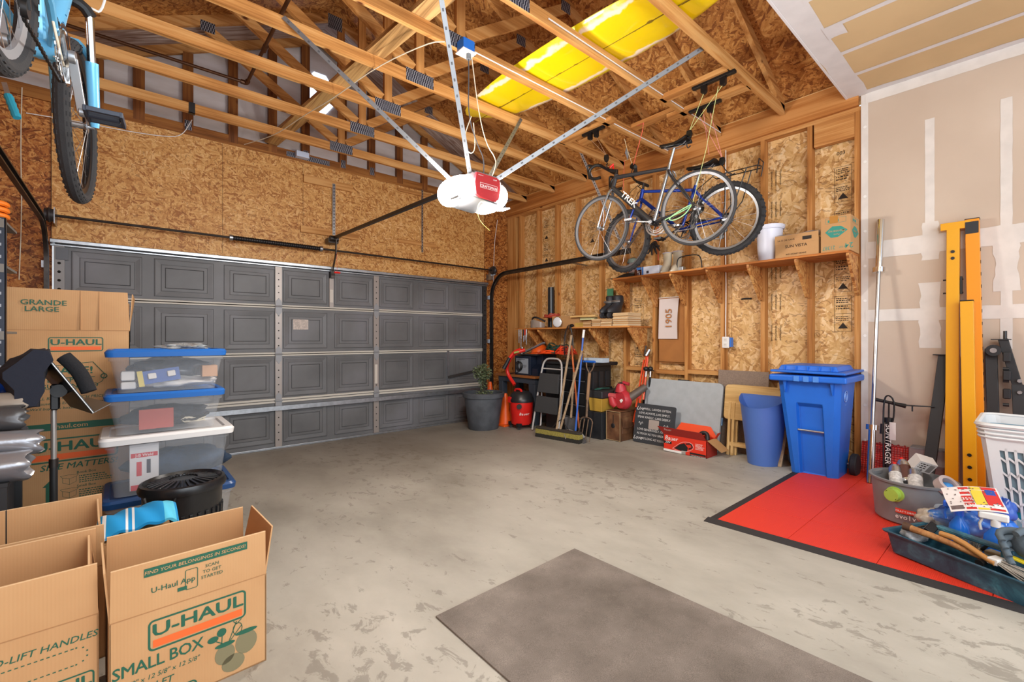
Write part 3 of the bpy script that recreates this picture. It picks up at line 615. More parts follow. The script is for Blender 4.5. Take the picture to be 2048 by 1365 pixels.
t = thing('surfboard', 'yellow longboard surfboard with white rail stripes lying on the truss chords', 'surfboard', (2.80, 2.6, 3.524), 2)
def wd(u): return .325*(max(0, 1-abs(2*u-1)**2.6))**.62
b = MB(); nL = 30; nC = 20; rs = []
for i in range(nL+1):
    u = .004+.992*i/nL; w = max(.02, wd(u)); yy = -1.5+2.82*u; th = .04*(max(.05, 1-abs(2*u-1)**4)); rk = .07*max(0, (u-.75)/.25)**2
    rs.append([Vector((w*cos(a), yy, .04+rk+th*(abs(sin(a))**.8)*(1 if sin(a) > 0 else -1))) for a in [2*pi*k/nC for k in range(nC)]])
b.rings(rs).build('board', sy, t, world=False, smooth=50)
MB().prism([(0, -1.3, .0), (0, -1.05, 0), (0, -1.28, -.0), (0, -1.36, .02)], (.008, 0, 0)).build('fin', black, t, world=False)
MB().box((-.003, -1.4, -.0015), (.003, 1.2, .004)).build('stringer', plain('stringer', '7a6210', .6), t, world=False)
# ---------------------------------------------------------------- bicycles
spoke_m = plain('spoke', 'a8aaac', .3, .9); tyre_m = plain('tyre', '2b2b2d', .85, bump=.4, bs=120)
def wheel(t, c, R, tr, rimm, tread=False, F=None, nsp=28, tyrem=None, deep=.017, kn=(56, .007)):
    c = Vector(c); F = F or Matrix(); ri = R-tr*2
    b = MB(); prof = [(ri+.004, .011), (ri-deep, .006), (ri-deep, -.006), (ri+.004, -.011)]; n = 48; rs = []
    for k in range(n): a = 2*pi*k/n; rs.append([c+F @ Vector((r*cos(a), y, r*sin(a))) for r, y in prof])
    vs = [p for q in rs for p in q]; b.add(vs, [(i*4+j, ((i+1) % n)*4+j, ((i+1) % n)*4+(j+1) % 4, i*4+(j+1) % 4) for i in range(n) for j in range(4)])
    w = b.build('wheel', rimm, t, world=False)
    b = MB().ring(c, R-tr, tr, 'y', 56, 10, F)
    if tread:
        for k in range(kn[0]):
            a = 2*pi*k/kn[0]
            for y, ra in ((0, 1.0), (tr*.55, .86), (-tr*.55, .86), (tr*.9, .5), (-tr*.9, .5)):
                if (k % 2) == (1 if abs(y) < .01 else 0): continue
                rr = R-tr+tr*ra-(.004 if kn[0] > 60 else 0); m = Matrix.Translation(c) @ F @ Matrix.Rotation(-a, 4, 'Y') @ Matrix.Translation((rr, y, 0)); b.cbox((0, 0, 0), (kn[1], .3/kn[0]*2.2, .016), m)
    b.build('tyre', tyrem or tyre_m, w, world=False)
    b = MB(); ax = F @ Vector((0, 1, 0)); b.tube([c-ax*.052, c-ax*.034, c-ax*.033, c-ax*.03, c-ax*.02, c+ax*.02, c+ax*.03, c+ax*.033, c+ax*.034, c+ax*.052], [.007, .008, .026, .026, .013, .013, .026, .026, .008, .007], 12); b.build('hub', galv, w, world=False)
    L_ = None
    for k in range(nsp):
        a = 2*pi*k/nsp; s = 1 if k % 2 else -1; a2 = a+(.5 if (k//2) % 2 else -.5)
        if L_ is None:
            L_ = MB().cyl((0, 0, 0), (1, 0, 0), .0011, n=4, cap=False).build('spoke', spoke_m, w, world=False); o = L_
        else: o = L_.copy(); COL.objects.link(o); o.parent = w
        p = c+F @ Vector((.024*cos(a2), s*.03, .024*sin(a2))); q = c+F @ Vector(((ri-deep)*cos(a), 0, (ri-deep)*sin(a))); d = q-p
        o.location = p; o.rotation_euler = d.to_track_quat('X', 'Z').to_euler(); o.scale = (d.length, 1, 1)
    return w
def saddle(t, x, z, m, rail=galv, tilt=0, k=1.):
    def fn(u, v):
        xx = .15-.27*u; w = (.02+.055*max(0, (u-.45)/.55)**1.1*1.2) if u > .1 else .012+.008*u*10
        a = pi*(v-.5)*1.25; return (x+xx*k, w*sin(a), z+.018*cos(a)+(.012*(u-.5)**2*4)+tilt*xx)
    MB().grid(fn, 14, 10, .006).build('saddle', m, t, world=False, smooth=60)
    MB().tube([(x+.1, .015, z-.01), (x+.04, .022, z-.035), (x-.06, .022, z-.035), (x-.1, .02, z-.005)], .0035, 6, sm=1).build('saddle_rail', rail, t, world=False)
    MB().tube([(x+.1, -.015, z-.01), (x+.04, -.022, z-.035), (x-.06, -.022, z-.035), (x-.1, -.02, z-.005)], .0035, 6, sm=1).build('saddle_rail', rail, t, world=False)
def crank(t, bb, rings, ang, armm, pedm, L_=.17, big=False, ringm=None):
    bx, bz = bb
    for r, y in rings:
        b = MB(); c = Vector((bx, y, bz)); n = 44; rs = []
        for k in range(n):
            a = 2*pi*k/n; rs.append([c+Vector((q*cos(a), s, q*sin(a))) for q, s in ((r*.86, .0015), (r+(.002 if k % 2 else -.002), .0015), (r+(.002 if k % 2 else -.002), -.0015), (r*.86, -.0015))])
        vs = [p for q in rs for p in q]; b.add(vs, [(i*4+j, ((i+1) % n)*4+j, ((i+1) % n)*4+(j+1) % 4, i*4+(j+1) % 4) for i in range(n) for j in range(4)])
        for k in range(5): a = 2*pi*k/5; b.beam(c, c+Vector((r*.9*cos(a), 0, r*.9*sin(a))), .004, .014, (0, 1, 0))
        b.build('chainring', ringm or galv, t, world=False)
    for s, a in ((-1, ang), (1, ang+pi)):
        p = Vector((bx, s*.075, bz)); q = p+Vector((cos(a)*L_, s*.012, sin(a)*L_))
        a_ = MB().beam(p, q, .012, .026, (0, 1, 0)).cyl(p+V(0, -.01, 0), p+V(0, .01, 0), .02).cyl(q+V(0, -.008, 0), q+V(0, .008, 0), .015).build('crank_arm', armm, t, world=False, bev=.003)
        b = MB(); c = q+Vector((0, s*.06, 0)); b.cyl(q, q+V(0, s*.11, 0), .006)
        w, h = (.05, .05) if big else (.035, .03)
        b.cyl(q+V(0, s*.012, 0), q+V(0, s*.1, 0), .012)
        for xx in (-w, w): b.beam(c+V(xx, -.045, 0), c+V(xx, .045, 0), .012, .016)
        for yy in (-.047, .047): b.beam(c+V(-w-.004, yy, 0), c+V(w+.004, yy, 0), .01, .02)
        b.build('pedal', pedm, t, world=False, bev=.002)
def cassette(t, m, n=8, r0=.055):
    b = MB()
    for k in range(n): b.cyl((0, -.032-.004*k, 0), (0, -.0335-.004*k, 0), r0-.0042*k, n=22)
    b.build('cassette', m, t, world=False)
    b = MB(); b.beam((.0, -.045, -.03), (.02, -.05, -.09), .016, .02, (0, 1, 0)); b.beam((.02, -.05, -.085), (.05, -.05, -.15), .01, .022, (0, 1, 0)); b.cyl((.02, -.044, -.09), (.02, -.056, -.09), .022).cyl((.05, -.044, -.15), (.05, -.056, -.15), .022)
    b.build('derailleur', m, t, world=False)
def chain(t, bb, r, m, rr=.03):
    bx, bz = bb; b = MB(); y = -.045; pts = [(bx, y, bz+r), (0, y, rr), (-rr, y, 0), (0, y, -rr), (.03, y, -.09), (.05, y, -.17), (bx, y, bz-r), (bx+r*.7, y, bz-r*.7), (bx+r, y, bz), (bx+r*.7, y, bz+r*.7)]
    P = []; pts = [Vector(p) for p in pts]
    for i, p in enumerate(pts):
        q = pts[(i+1) % len(pts)]; n = max(1, int((q-p).length/.0127)); P += [p+(q-p)*k/n for k in range(n)]
    for i in range(0, len(P)-1): b.beam(P[i], P[i+1], .008 if i % 2 else .005, .008)
    b.build('chain', m, t, world=False)
def drivetrain_side(t): pass
# --- silver road bike
t = thing('road_bike', 'silver and dark grey racing bike with drop handlebars hanging from ropes over the wall shelf', 'bicycle', (3.88, 1.975, 2.446), 97)
gm = plain('bike_grey', '46474a', .25, .6); sv = plain('bike_silver', '9fa2a6', .22, .8); rimm = plain('rim_silver', '84868a', .4, .5); dk = plain('bike_black', '161617', .35)
wheel(t, (0, 0, 0), .338, .0135, rimm, nsp=24, tyrem=plain('grey_tyre', '343436', .7)); Fr = Matrix.Rotation(radians(-4), 4, 'Z')
wheel(t, (.988, 0, -.02), .338, .0135, rimm, F=Fr, nsp=22, tyrem=MT['grey_tyre'])
BB = (.405, -.07); HB = (.848, 0, .345); HT = (.802, 0, .49); STp = (.258, 0, .42)
fr = MB().tube([STp, (.5, 0, .44), HT+V(.003, 0, -.03) if False else (.81, 0, .465)], [.016, .018, .022], 10).build('frame', gm, t, world=False)
wear(MB().tube([(.842, 0, .365), (BB[0], 0, BB[1])], [.025, .027], 12).build('down_tube', gm, t, world=False), 'dark down tube with white lettering')
MB().tube([(BB[0], 0, BB[1]), STp, (.25, 0, .45)], [.02, .016, .015], 12).build('seat_tube', sv, t, world=False)
MB().tube([HB, (HB[0]-.046, 0, HB[2]+.15)], .021, 12).build('head_tube', gm, t, world=False)
b = MB()
for s in (-1, 1): b.tube([(.258, s*.01, .4), (.23, s*.045, .33), (0, s*.06, .0)], [.011, .009, .008], 8, sm=1)
b.build('seat_stays', gm, t, world=False); b = MB()
for s in (-1, 1): b.tube([(BB[0], s*.02, BB[1]), (.3, s*.045, -.05), (0, s*.06, .0)], [.013, .012, .009], 8, sm=1)
b.build('chain_stays', gm, t, world=False)
for s in (-1, 1):
    MB().tube([(HB[0]+.003, s*.02, HB[2]), (.87, s*.05, .31), (.93, s*.052, .15), (.988, s*.052, -.02)], [.014, .013, .011, .008], 8, sm=2).build('fork_leg', sv, t, world=False)
MB().tube([(.25, 0, .45), (.205, 0, .60)], .0135, 12).build('seat_post', sv, t, world=False); saddle(t, .19, .625, dk)
MB().tube([(.8, 0, .5), (.795, 0, .53), (.89, 0, .56)], [.016, .017, .014], 10).build('stem', dk, t, world=False)
for s in (-1, 1):
    MB().tube([(.89, 0, .56), (.89, s*.1, .56), (.89, s*.185, .56), (.93, s*.21, .56), (.985, s*.215, .53), (.99, s*.215, .46), (.94, s*.215, .42), (.86, s*.215, .42)], .0155, 10, sm=2).build('drop_bar', dk, t, world=False)
    MB().tube([(.955, s*.212, .555), (1.0, s*.215, .58), (1.01, s*.215, .55), (1.0, s*.2, .44)], [.014, .016, .008, .005], 8, sm=1).build('brake_lever', dk, t, world=False)
MB().tube([(.85, -.02, .57), (.83, .02, .6), (.86, .03, .57)], .01, 6).build('light_clip', redp, t, world=False)
crank(t, BB, ((.066, -.040), (.084, -.045), (.108, -.05)), radians(190), sv, galv, ringm=chrome); cassette(t, dk); chain(t, BB, .1, dsteel)
MB().cyl((BB[0], -.045, BB[1]), (BB[0], .045, BB[1]), .023).build('bottom_bracket', dk, t, world=False)
for x, z, nm in ((.868, .335, 'front_brake'), (.2, .37, 'rear_brake')): MB().tube([(x, -.03, z-.04), (x+.01, -.028, z), (x+.02, 0, z+.02), (x+.01, .028, z), (x, .03, z-.04)], .006, 6, sm=1).build(nm, galv, t, world=False)
d = (Vector((.842, 0, .365))-Vector((BB[0], 0, BB[1]))).normalized(); c = Vector((.70, .0285, .245))
ang = math.atan2(d.z, d.x)
X = Matrix.Translation(Vector((.665, .0285, .185))) @ Matrix.Rotation(-ang, 4, 'Y') @ Matrix.Rotation(pi, 4, 'Z') @ Matrix.Rotation(pi/2, 4, 'X')
MB().text('TREK', .075, X, .012, .0005, sx=1.25).build('lettering', white, t, world=False, smooth=0)
# --- blue mountain bike
t = thing('mountain_bike', 'blue mountain bike with knobbly tyres and black rear rack hanging behind the silver bike', 'bicycle', (4.17, 1.85, 2.374), 94)
bl = plain('bike_blue', '1a3c9c', .3, .3); rim2 = plain('rim_pale', 'a6a8ac', .4, .5)
wheel(t, (0, 0, 0), .335, .027, rim2, True, nsp=28); Fr = Matrix.Rotation(radians(-14), 4, 'Z')
wheel(t, (1.03, 0, -.05), .335, .027, plain('rim_dark', '8a8c90', .3, .7), True, F=Fr, nsp=28)
BB = (.42, -.035); HB = V(.86, 0, .35); HT = V(.83, 0, .46)
MB().tube([(.29, 0, .33), HT-V(-.005, 0, .02)], .0155, 10).build('frame', bl, t, world=False)
MB().tube([HB+V(-.005, 0, .02), (BB[0], 0, BB[1])], .019, 10).build('down_tube', bl, t, world=False)
MB().tube([(BB[0], 0, BB[1]), (.275, 0, .37)], .0155, 10).build('seat_tube', bl, t, world=False)
MB().tube([HB, HT], .02, 10).build('head_tube', bl, t, world=False)
b = MB(); [b.tube([(.29, s*.012, .34), (.25, s*.045, .28), (0, s*.065, 0)], .0085, 8, sm=1) for s in (-1, 1)]; b.build('seat_stays', bl, t, world=False)
b = MB(); [b.tube([(BB[0], s*.02, BB[1]), (.3, s*.05, -.02), (0, s*.065, 0)], .009, 8, sm=1) for s in (-1, 1)]; b.build('chain_stays', bl, t, world=False)
b = MB()
for s in (-1, 1): b.tube([HB+V(.005, s*.03, 0), HB+V(.02, s*.055, -.03), Vector((1.03, 0, -.05))+Fr @ V(0, s*.055, 0)], [.014, .013, .009], 8, sm=1)
b.build('fork', bl, t, world=False)
MB().tube([(.275, 0, .37), (.225, 0, .5)], .0135, 10).build('seat_post', galv, t, world=False); saddle(t, .2, .53, dk, k=1.05)
MB().tube([HT, HT+V(-.01, 0, .06), HT+V(.07, 0, .10)], .014, 8).build('stem', dk, t, world=False)
for s in (-1, 1):
    hb = HT+V(.075, 0, .105); e = hb+V(-.06-.09*s, s*.28, .03)
    MB().tube([hb, hb+V(-.02*s, s*.12, .005), e], .011, 8, sm=1).build('handlebar', dk, t, world=False)
    MB().tube([hb+(e-hb)*.62, e+(e-hb)*.08], .017, 10).build('grip', rubber, t, world=False)
    MB().tube([hb+(e-hb)*.5, hb+(e-hb)*.52+V(.05, 0, -.02), hb+(e-hb)*.85+V(.05, 0, -.03)], .005, 6).build('brake_lever', dk, t, world=False)
crank(t, BB, ((.07, -.045), (.09, -.05)), radians(150), plain('crank_dark', '58595c', .4, .7), black, ringm=dk); cassette(t, dk, 7, .06); chain(t, BB, .085, dsteel)
rk = MB(); z0 = .40
rk.loop([(.1, .05, z0), (.1, -.05, z0), (-.28, -.05, z0), (-.3, 0, z0), (-.28, .05, z0)], .005)
for x in (-.05, -.15): rk.cyl((x, -.05, z0), (x, .05, z0), .004, n=6)
for s in (-1, 1): rk.tube([(-.02, s*.06, z0), (-.02, s*.075, .1), (0, s*.07, 0)], .005, 6); rk.tube([(-.2, s*.06, z0-.0), (-.12, s*.075, .15), (0, s*.07, 0)], .005, 6)
rk.tube([(-.28, -.06, z0-.07), (-.3, -.06, z0+.05), (-.3, .06, z0+.05), (-.28, .06, z0-.07)], .005, 6); rk.tube([(.1, .04, z0), (.25, .02, .32)], .004, 5).build('rear_rack', dk, t, world=False)
d = HB-Vector((BB[0], 0, BB[1])); ang = math.atan2(d.z, d.x); X = Matrix.Translation(Vector((.68, .0205, .178))) @ Matrix.Rotation(-ang, 4, 'Y') @ Matrix.Rotation(pi, 4, 'Z') @ Matrix.Rotation(pi/2, 4, 'X')
MB().text('TREK', .04, X, .008, .0005).build('lettering', plain('decal_gold', 'd9d29a', .5), t, world=False, smooth=0)
for pts in ([(.86, .05, .5), (.95, .1, .42), (.9, .06, .3), (.88, .02, .25)], [(.86, -.05, .5), (.98, -.1, .44), (.94, -.02, .3)]): MB().tube(pts, .003, 5, sm=2).build('brake_cable', dk, t, world=False)
tag(MB().tube([at(1330, 440, 4.06), at(1380, 415, 4.0), at(1384, 407, 3.97), at(1335, 437, 4.02), at(1345, 443, 4.03), at(1370, 430, 3.98), at(1382, 412, 3.97)], .005, 6, sm=2).build('tie_cord', plain('mint_cord', 'a8e0a0', .6)), 'pale green cord wound round the silver bike chainstay', 'cord')
# --- light blue bike at the upper left
t = thing('blue_hanging_bike', 'light blue bike with a suspension fork hanging at the upper left corner', 'bicycle', (-.245, 1.62, 2.26), 85)
lb = plain('bike_sky', '68b9e6', .3, .1); BB = (.45, -.06); fh = (1.055, 0, -.07)
wheel(t, (0, 0, 0), .33, .025, rim2, True, nsp=28, kn=(110, .003)); Fr = Matrix.Rotation(radians(0), 4, 'Z'); wheel(t, fh, .33, .025, plain('rim_black', '202226', .3, .5), True, F=Fr, nsp=28, kn=(110, .003))
MB().tube([(BB[0], 0, BB[1]), (.6, 0, .12), (.86, 0, .49)], [.034, .036, .036], 14).build('down_tube', lb, t, world=False)
MB().tube([(BB[0], 0, BB[1]), (.33, 0, .42)], .017, 10).build('seat_tube', lb, t, world=False)
MB().tube([(.33, 0, .4), (.84, 0, .56)], .018, 10).build('frame', lb, t, world=False); MB().tube([(.88, 0, .44), (.84, 0, .6)], .023, 12).build('head_tube', lb, t, world=False)
b = MB(); [b.tube([(.34, s*.015, .38), (.28, s*.05, .3), (0, s*.068, 0)], .0095, 8, sm=1) for s in (-1, 1)]; b.build('seat_stays', lb, t, world=False)
b = MB(); [b.tube([(BB[0], s*.025, BB[1]), (.33, s*.055, -.01), (0, s*.068, 0)], .011, 8, sm=1) for s in (-1, 1)]; b.build('chain_stays', lb, t, world=False)
cr = Vector((.905, 0, .345))
for s in (-1, 1):
    ft = cr+Fr @ V(.01, s*.055, -.01); fb = Vector(fh)+Fr @ V(-.01, s*.056, 0)
    MB().tube([ft, ft+(fb-ft)*.45], .0145, 12).build('stanchion', chrome, t, world=False)
    MB().tube([ft+(fb-ft)*.40, ft+(fb-ft)*.44, ft+(fb-ft)*.9, fb], [.022, .022, .019, .014], 12).build('fork_leg', lb, t, world=False)
b = MB(); b.tube([cr+Fr @ V(.01, -.06, -.01), cr+Fr @ V(0, -.04, .02), cr+V(-.01, 0, .03), cr+Fr @ V(0, .04, .02), cr+Fr @ V(.01, .06, -.01)], .021, 10, sm=1).build('fork_crown', black, t, world=False)
MB().tube([Vector(fh)+Fr @ V(-.05, s*.058, .24) if s else Vector(fh)+Fr @ V(-.06, 0, .36) for s in (-1, 0, 1)], .011, 8, sm=2).build('fork_brace', lb, t, world=False)
crank(t, BB, ((.062, -.045), (.078, -.052), (.092, -.059)), radians(-62), plain('crank_alloy', 'a9aeb4', .3, .8), plain('pedal_dark', '2c3442', .5), .165, True, ringm=chrome); cassette(t, dk, 7, .06); chain(t, BB, .088, plain('chain_black', '1a1a1a', .4, .5))
MB().cyl((BB[0], -.045, BB[1]), (BB[0], .045, BB[1]), .028).build('bottom_bracket', lb, t, world=False)
MB().tube([(.5, -.06, .5), (.7, -.12, .5), (.95, -.11, .52), (1.02, -.08, .42), (.93, -.06, .38)], .0045, 6, sm=2).build('cable_housing', white, t, world=False)
MB().tube([(.3, -.05, .0), (.36, -.06, -.09), (.46, -.055, -.1), (.5, -.03, -.05)], .0035, 6, sm=2).build('cable_housing', cream, t, world=False)
b = MB()
for i in range(7):
    p = Vector((BB[0], 0, BB[1])).lerp(V(.86, 0, .49), .2+.1*i); b.sph(p+V(random.uniform(-.01, .01), -.033, random.uniform(-.01, .01)), (.006, .004, .003), 6, k=4)
b.build('frame_scuffs', plain('scuff', '2a6a94', .5), t, world=False)
# loose things by it: turquoise hand grip of a fork hook
t = thing('hanging_hand_tool', 'steel tool with a turquoise ribbed grip hanging below the light blue bike', 'hand tool', at(20, 200, 2.3))
a, c, e = at(8, 165, 2.3), at(16, 190, 2.3), at(34, 236, 2.3); MB().beam(a, c, .02, .004, (0, -1, 0)).build('blade', galv, t)
MB().tube([c+(e-c)*k/8 for k in range(9)], [.016+.003*(k % 2) for k in range(9)], 10).build('grip', plain('turquoise_grip', '2aa0c0', .6, bump=.4), t)
# ---------------------------------------------------------------- hoists
rope_g = plain('rope_green', 'c4d08a', .7); rope_p = plain('rope_pink', 'd98a80', .7); rope_r = plain('rope_red', 'd8604a', .7); rope_w = plain('rope_white', 'd4c39a', .7)
def hoist(lab, rail, X, ys, blk, hook, rm, base_pts):
    t = thing('bike_hoist', lab, 'bike hoist', (X, (ys[0]+ys[1])/2, 3.43), 0, 'bike hoists')
    MB().box((X-.02, ys[0], 3.405), (X+.02, ys[1], 3.43)).build('rail', blackm, t, bev=.003)
    for y in (ys[0]+.1, ys[1]-.1): MB().box((X-.018, y-.022, 3.35), (X+.018, y+.022, 3.405)).cyl((X-.02, y, 3.36), (X+.02, y, 3.36), .02, n=12).build('pulley', blackm, t)
    B = blk; MB().prism([B+V(0, -.02, .035), B+V(0, .02, .035), B+V(0, .026, 0), B+V(0, .015, -.035), B+V(0, -.015, -.035), B+V(0, -.026, 0)], (.03, 0, 0)).build('pulley_block', blackm, t, bev=.004)
    B2 = B+V(.015, 0, 0); b = MB()
    for y in (ys[0]+.1, ys[1]-.1): MB().cyl((X, y, 3.35), B2+V(0, 0, .03), .0025, n=5).build('rope', rm, t)
    MB().tube([B2-V(0, 0, .035), B2-V(0, .02, .07), (B2+hook)/2+V(0, .02, 0), hook+V(0, 0, .0), hook+V(0, -.03, .02)], .005, 6, sm=2).build('hook', black, t)
    if base_pts: MB().tube(base_pts, .0025, 5).build('rope', rm, t)
hoist('black bike hoist holding the saddle of the silver bike', 0, 3.70, (1.56, 1.92), at(1377, 268, 4.05), at(1375, 298, 4.1), rope_g, [(3.70, 1.7, 3.35), at(1412, 300, 3.9), at(1386, 404, 3.95)])
hoist('black bike hoist holding the rear rack of the blue bike', 0, 4.06, (1.84, 2.14), at(1443, 322, 4.15), at(1463, 352, 4.2), rope_p, [(4.06, 2.0, 3.35), at(1418, 310, 4.3)])
hoist('black bike hoist holding the handlebars of the silver bike', 0, 3.67, (2.84, 3.12), at(1211, 316, 4.6), at(1216, 338, 4.62), plain('rope_brown', '8a6a50', .7), None)
t = thing('rope_pulley', 'black pulley on red rope holding the handlebars of the blue bike', 'pulley', at(1266, 333, 4.75)); B = at(1266, 333, 4.75)
MB().cyl(B-V(.014, 0, 0), B+V(.014, 0, 0), .03, n=14).build('wheel_block', blackm, t); MB().tube([B, at(1262, 350, 4.8), at(1270, 362, 4.85)], .005, 6, sm=1).build('hook', black, t)
MB().tube([B, at(1285, 262, 4.42), at(1287, 246, 4.40), (4.1, 2.75, 3.52)], .004, 6).build('rope', rope_r, t); MB().tube([B, at(1256, 305, 4.8), at(1249, 278, 4.7)], .003, 5).build('rope', rope_w, t)
MB().prism([at(1252, 296, 4.8), at(1258, 306, 4.8), at(1255, 320, 4.8), at(1250, 306, 4.8)], (.01, 0, 0)).build('steel_pulley', galv, t)
MB().cyl(at(1249, 320, 4.8), at(1246, 385, 4.8), .003, n=5).build('rope', rope_r, t)
for i, (X, y0, y1, z0, h, lab) in enumerate([(3.70, 1.60, 2.21, 3.43, .04, 'pine cleat carrying the hoist rail above the silver bike saddle'), (4.06, 1.60, 2.35, 3.43, .04, 'pine cleat carrying the hoist rail nearest the wall band'), (3.67, 2.72, 3.42, 3.43, .04, 'pine cleat carrying the hoist rail over the silver bike handlebars'), (4.10, 2.2, 2.82, 3.50, .04, 'pine cleat with red rope tied around it'), (3.98, 2.82, 3.42, 3.50, .04, 'pine cleat behind the drop handlebar hoist rail')]):
    tag(MB().box((X-.045, y0, z0), (X+.045, y1, z0+h)).build('hoist_cleat', wY), lab, 'board', 'pine cleats between truss chords')
# ---------------------------------------------------------------- flat marks on faces
def FM(o, r, u):
    r = Vector(r).normalized(); u = Vector(u).normalized(); n = r.cross(u); m = Matrix((( r.x, u.x, n.x, o[0]), (r.y, u.y, n.y, o[1]), (r.z, u.z, n.z, o[2]), (0, 0, 0, 1))); return m
def WX(o, k=1): return FM(o, (0, -k, 0), (0, 0, k))       # faces the room from the right wall
def WYf(o, k=1): return FM(o, (k, 0, 0), (0, 0, k))       # faces the camera side
def rect(b, x0, y0, x1, y1, e=.0006): b.add([(x0, y0, e), (x1, y0, e), (x1, y1, e), (x0, y1, e)], [(0, 1, 2, 3)]); return b
def frame2(b, x0, y0, x1, y1, w, e=.0006, r=0):
    if not r: rect(b, x0, y0, x1, y0+w, e); rect(b, x0, y1-w, x1, y1, e); rect(b, x0, y0, x0+w, y1, e); return rect(b, x1-w, y0, x1, y1, e)
    o, i = [], []
    for cx, cy, a0 in ((x1-r, y1-r, 0), (x0+r, y1-r, 90), (x0+r, y0+r, 180), (x1-r, y0+r, 270)):
        for k in range(7): a = radians(a0+15*k); o.append((cx+r*cos(a), cy+r*sin(a), e)); i.append((cx+(r-w)*cos(a), cy+(r-w)*sin(a), e))
    n = len(o); b.add(o+i, [(k, (k+1) % n, n+(k+1) % n, n+k) for k in range(n)]); return b
def scrib(b, x0, y0, w, rows, h, rnd=random, e=.0006, gap=1.6):
    for r_ in range(rows):
        x = x0; y = y0-r_*h*gap
        while x < x0+w*rnd.uniform(.7, 1):
            q = rnd.uniform(.5, 1.6)*h; rect(b, x, y, min(x+q, x0+w), y+h*.7, e); x += q+h*.45
    return b
def rrect(x0, z0, x1, z1, r, n=5):
    o = []
    for cx, cy, a0 in ((x1-r, z1-r, 0), (x0+r, z1-r, 90), (x0+r, z0+r, 180), (x1-r, z0+r, 270)):
        for k in range(n+1): a = radians(a0+90*k/n); o.append((cx+r*cos(a), cy+r*sin(a)))
    return o
Y_ = lambda px, X: wx(px, 600, X).y
ink = plain('stamp_ink', '2a211a', .8); inkg = plain('ink_teal', '2f8a7c', .7); card = plain('cardboard', 'b98d5c', .75, bump=.15, bs=90, var=.06, vs=3)
# stamps printed on the sheathing
xs = XW+.0885
b = MB()
for px, zt, zb in ((1553, 3.02, .98),):
    y = Y_(px, xs); z = zt
    while z > zb+.25:
        for s_, dy, tx in ((.026, -.03, 'Weyerhaeuser'), (.026, .012, 'Structurwood'), (.024, .05, 'Structural Panels')):
            b.tf(FM((xs, y+dy, z-.14), (0, 0, -1), (0, -1, 0))); b.text(tx, s_, Matrix(), .004, .0006)
        for dy in (-.008, -.045): rect(b, -.14, dy*-1-.0, .14, dy*-1+.0015)
        z -= .31
b.tf(Matrix())
def stamp(px, z, w=.13, h=.32, words=()):
    y = Y_(px, xs); b.tf(WX((xs, y, z))); frame2(b, -w/2, -h/2, w/2, h/2, .0025); rect(b, -w/2, .0, w/2, .002); rect(b, -w/2, h*.25, w/2, h*.25+.002)
    scrib(b, -w*.4, h*.42, w*.8, 3, .011); scrib(b, -w*.4, -.03, w*.8, 3, .01); scrib(b, -w*.4, h*.2, w*.75, 2, .014)
    b.add([(-w*.3, -h*.42, .0007), (w*.3, -h*.42, .0007), (0, -h*.25, .0007)], [(0, 1, 2)]); b.tf(Matrix())
for px, z in ((1686, 2.68), (1686, 2.28), (1686, 1.86), (1686, 1.5), (1278, 1.62), (1278, 1.28), (1278, 1.0), (1400, 3.0), (1105-12, 2.6), (1105-12, 2.95), (1185, 2.75)): stamp(px, z)
b.tf(WX((xs, Y_(1682, xs), 2.95))); b.text('003', .045, Matrix(), .003); b.tf(Matrix()); b.build('board_stamp', ink, wr, smooth=0)
# ---------------------------------------------------------------- shelves
shm = wood('shelf_board', 1, '9a5524', 'b87136', 'c98848'); osb_br = osb('osb_bracket', (pi/2, 0, 0), ('8a5226', 'b0703a', 'c08448', 'cc9454', 'd8a868'), 1.2, 10)
def shelf(lab, xf, y0, y1, z, brs, bh, bd):
    t = thing('wall_shelf', lab, 'shelf', (XW, (y0+y1)/2, z)); MB().box((xf, y0, z), (XW+.06, y1, z+.02)).build('board', shm, t, bev=.002)
    for y in brs: MB().prism([(xf+.02, y, z), (XW-.002, y, z), (XW-.002, y, z-bh), (XW-.05, y, z-bh), (xf+.02, y, z-.03)], (0, .02, 0)).build('bracket', osb_br, t)
    return t
SZ = 1.985; ST = SZ+.02
shelf('long upper wall shelf of orange boards on triangular strand board brackets', 4.50, 1.0, 3.36, SZ, [Y_(p, 4.52)-.02 for p in (1224.5, 1281, 1338.6, 1411, 1493, 1588.5)]+[1.0], .33, .3)
LZ = 1.405; LT = LZ+.018
shelf('short lower wall shelf near the corner holding shims and skates', 4.45, 3.08, 5.10, LZ, [Y_(p, 4.47)-.0 for p in (1055, 1076, 1180)]+[3.10], .36, .3)
# white bucket
def bucket(t, c, r0, r1, h, m, lid=None, n=28): MB().lathe([(r0, 0), (r1, h*.97), (r1+.012, h*.97), (r1+.012, h)], n, Matrix.Translation(c)).build('body', m, t, smooth=40)
y = Y_(1539, 4.66); t = thing('plastic_bucket', 'white plastic bucket with a lid on the upper wall shelf', 'bucket', (4.66, y, ST)); wpl = plain('white_plastic', 'd9dbe8', .4)
bucket(t, (4.66, y, ST), .095, .112, .31, wpl); MB().lathe([(.11, 0), (.128, 0), (.13, .028), (.118, .03), (.115, .018), (0.02, .018)], 28, Matrix.Translation((4.66, y, ST+.31))).build('lid', wpl, t, smooth=40)
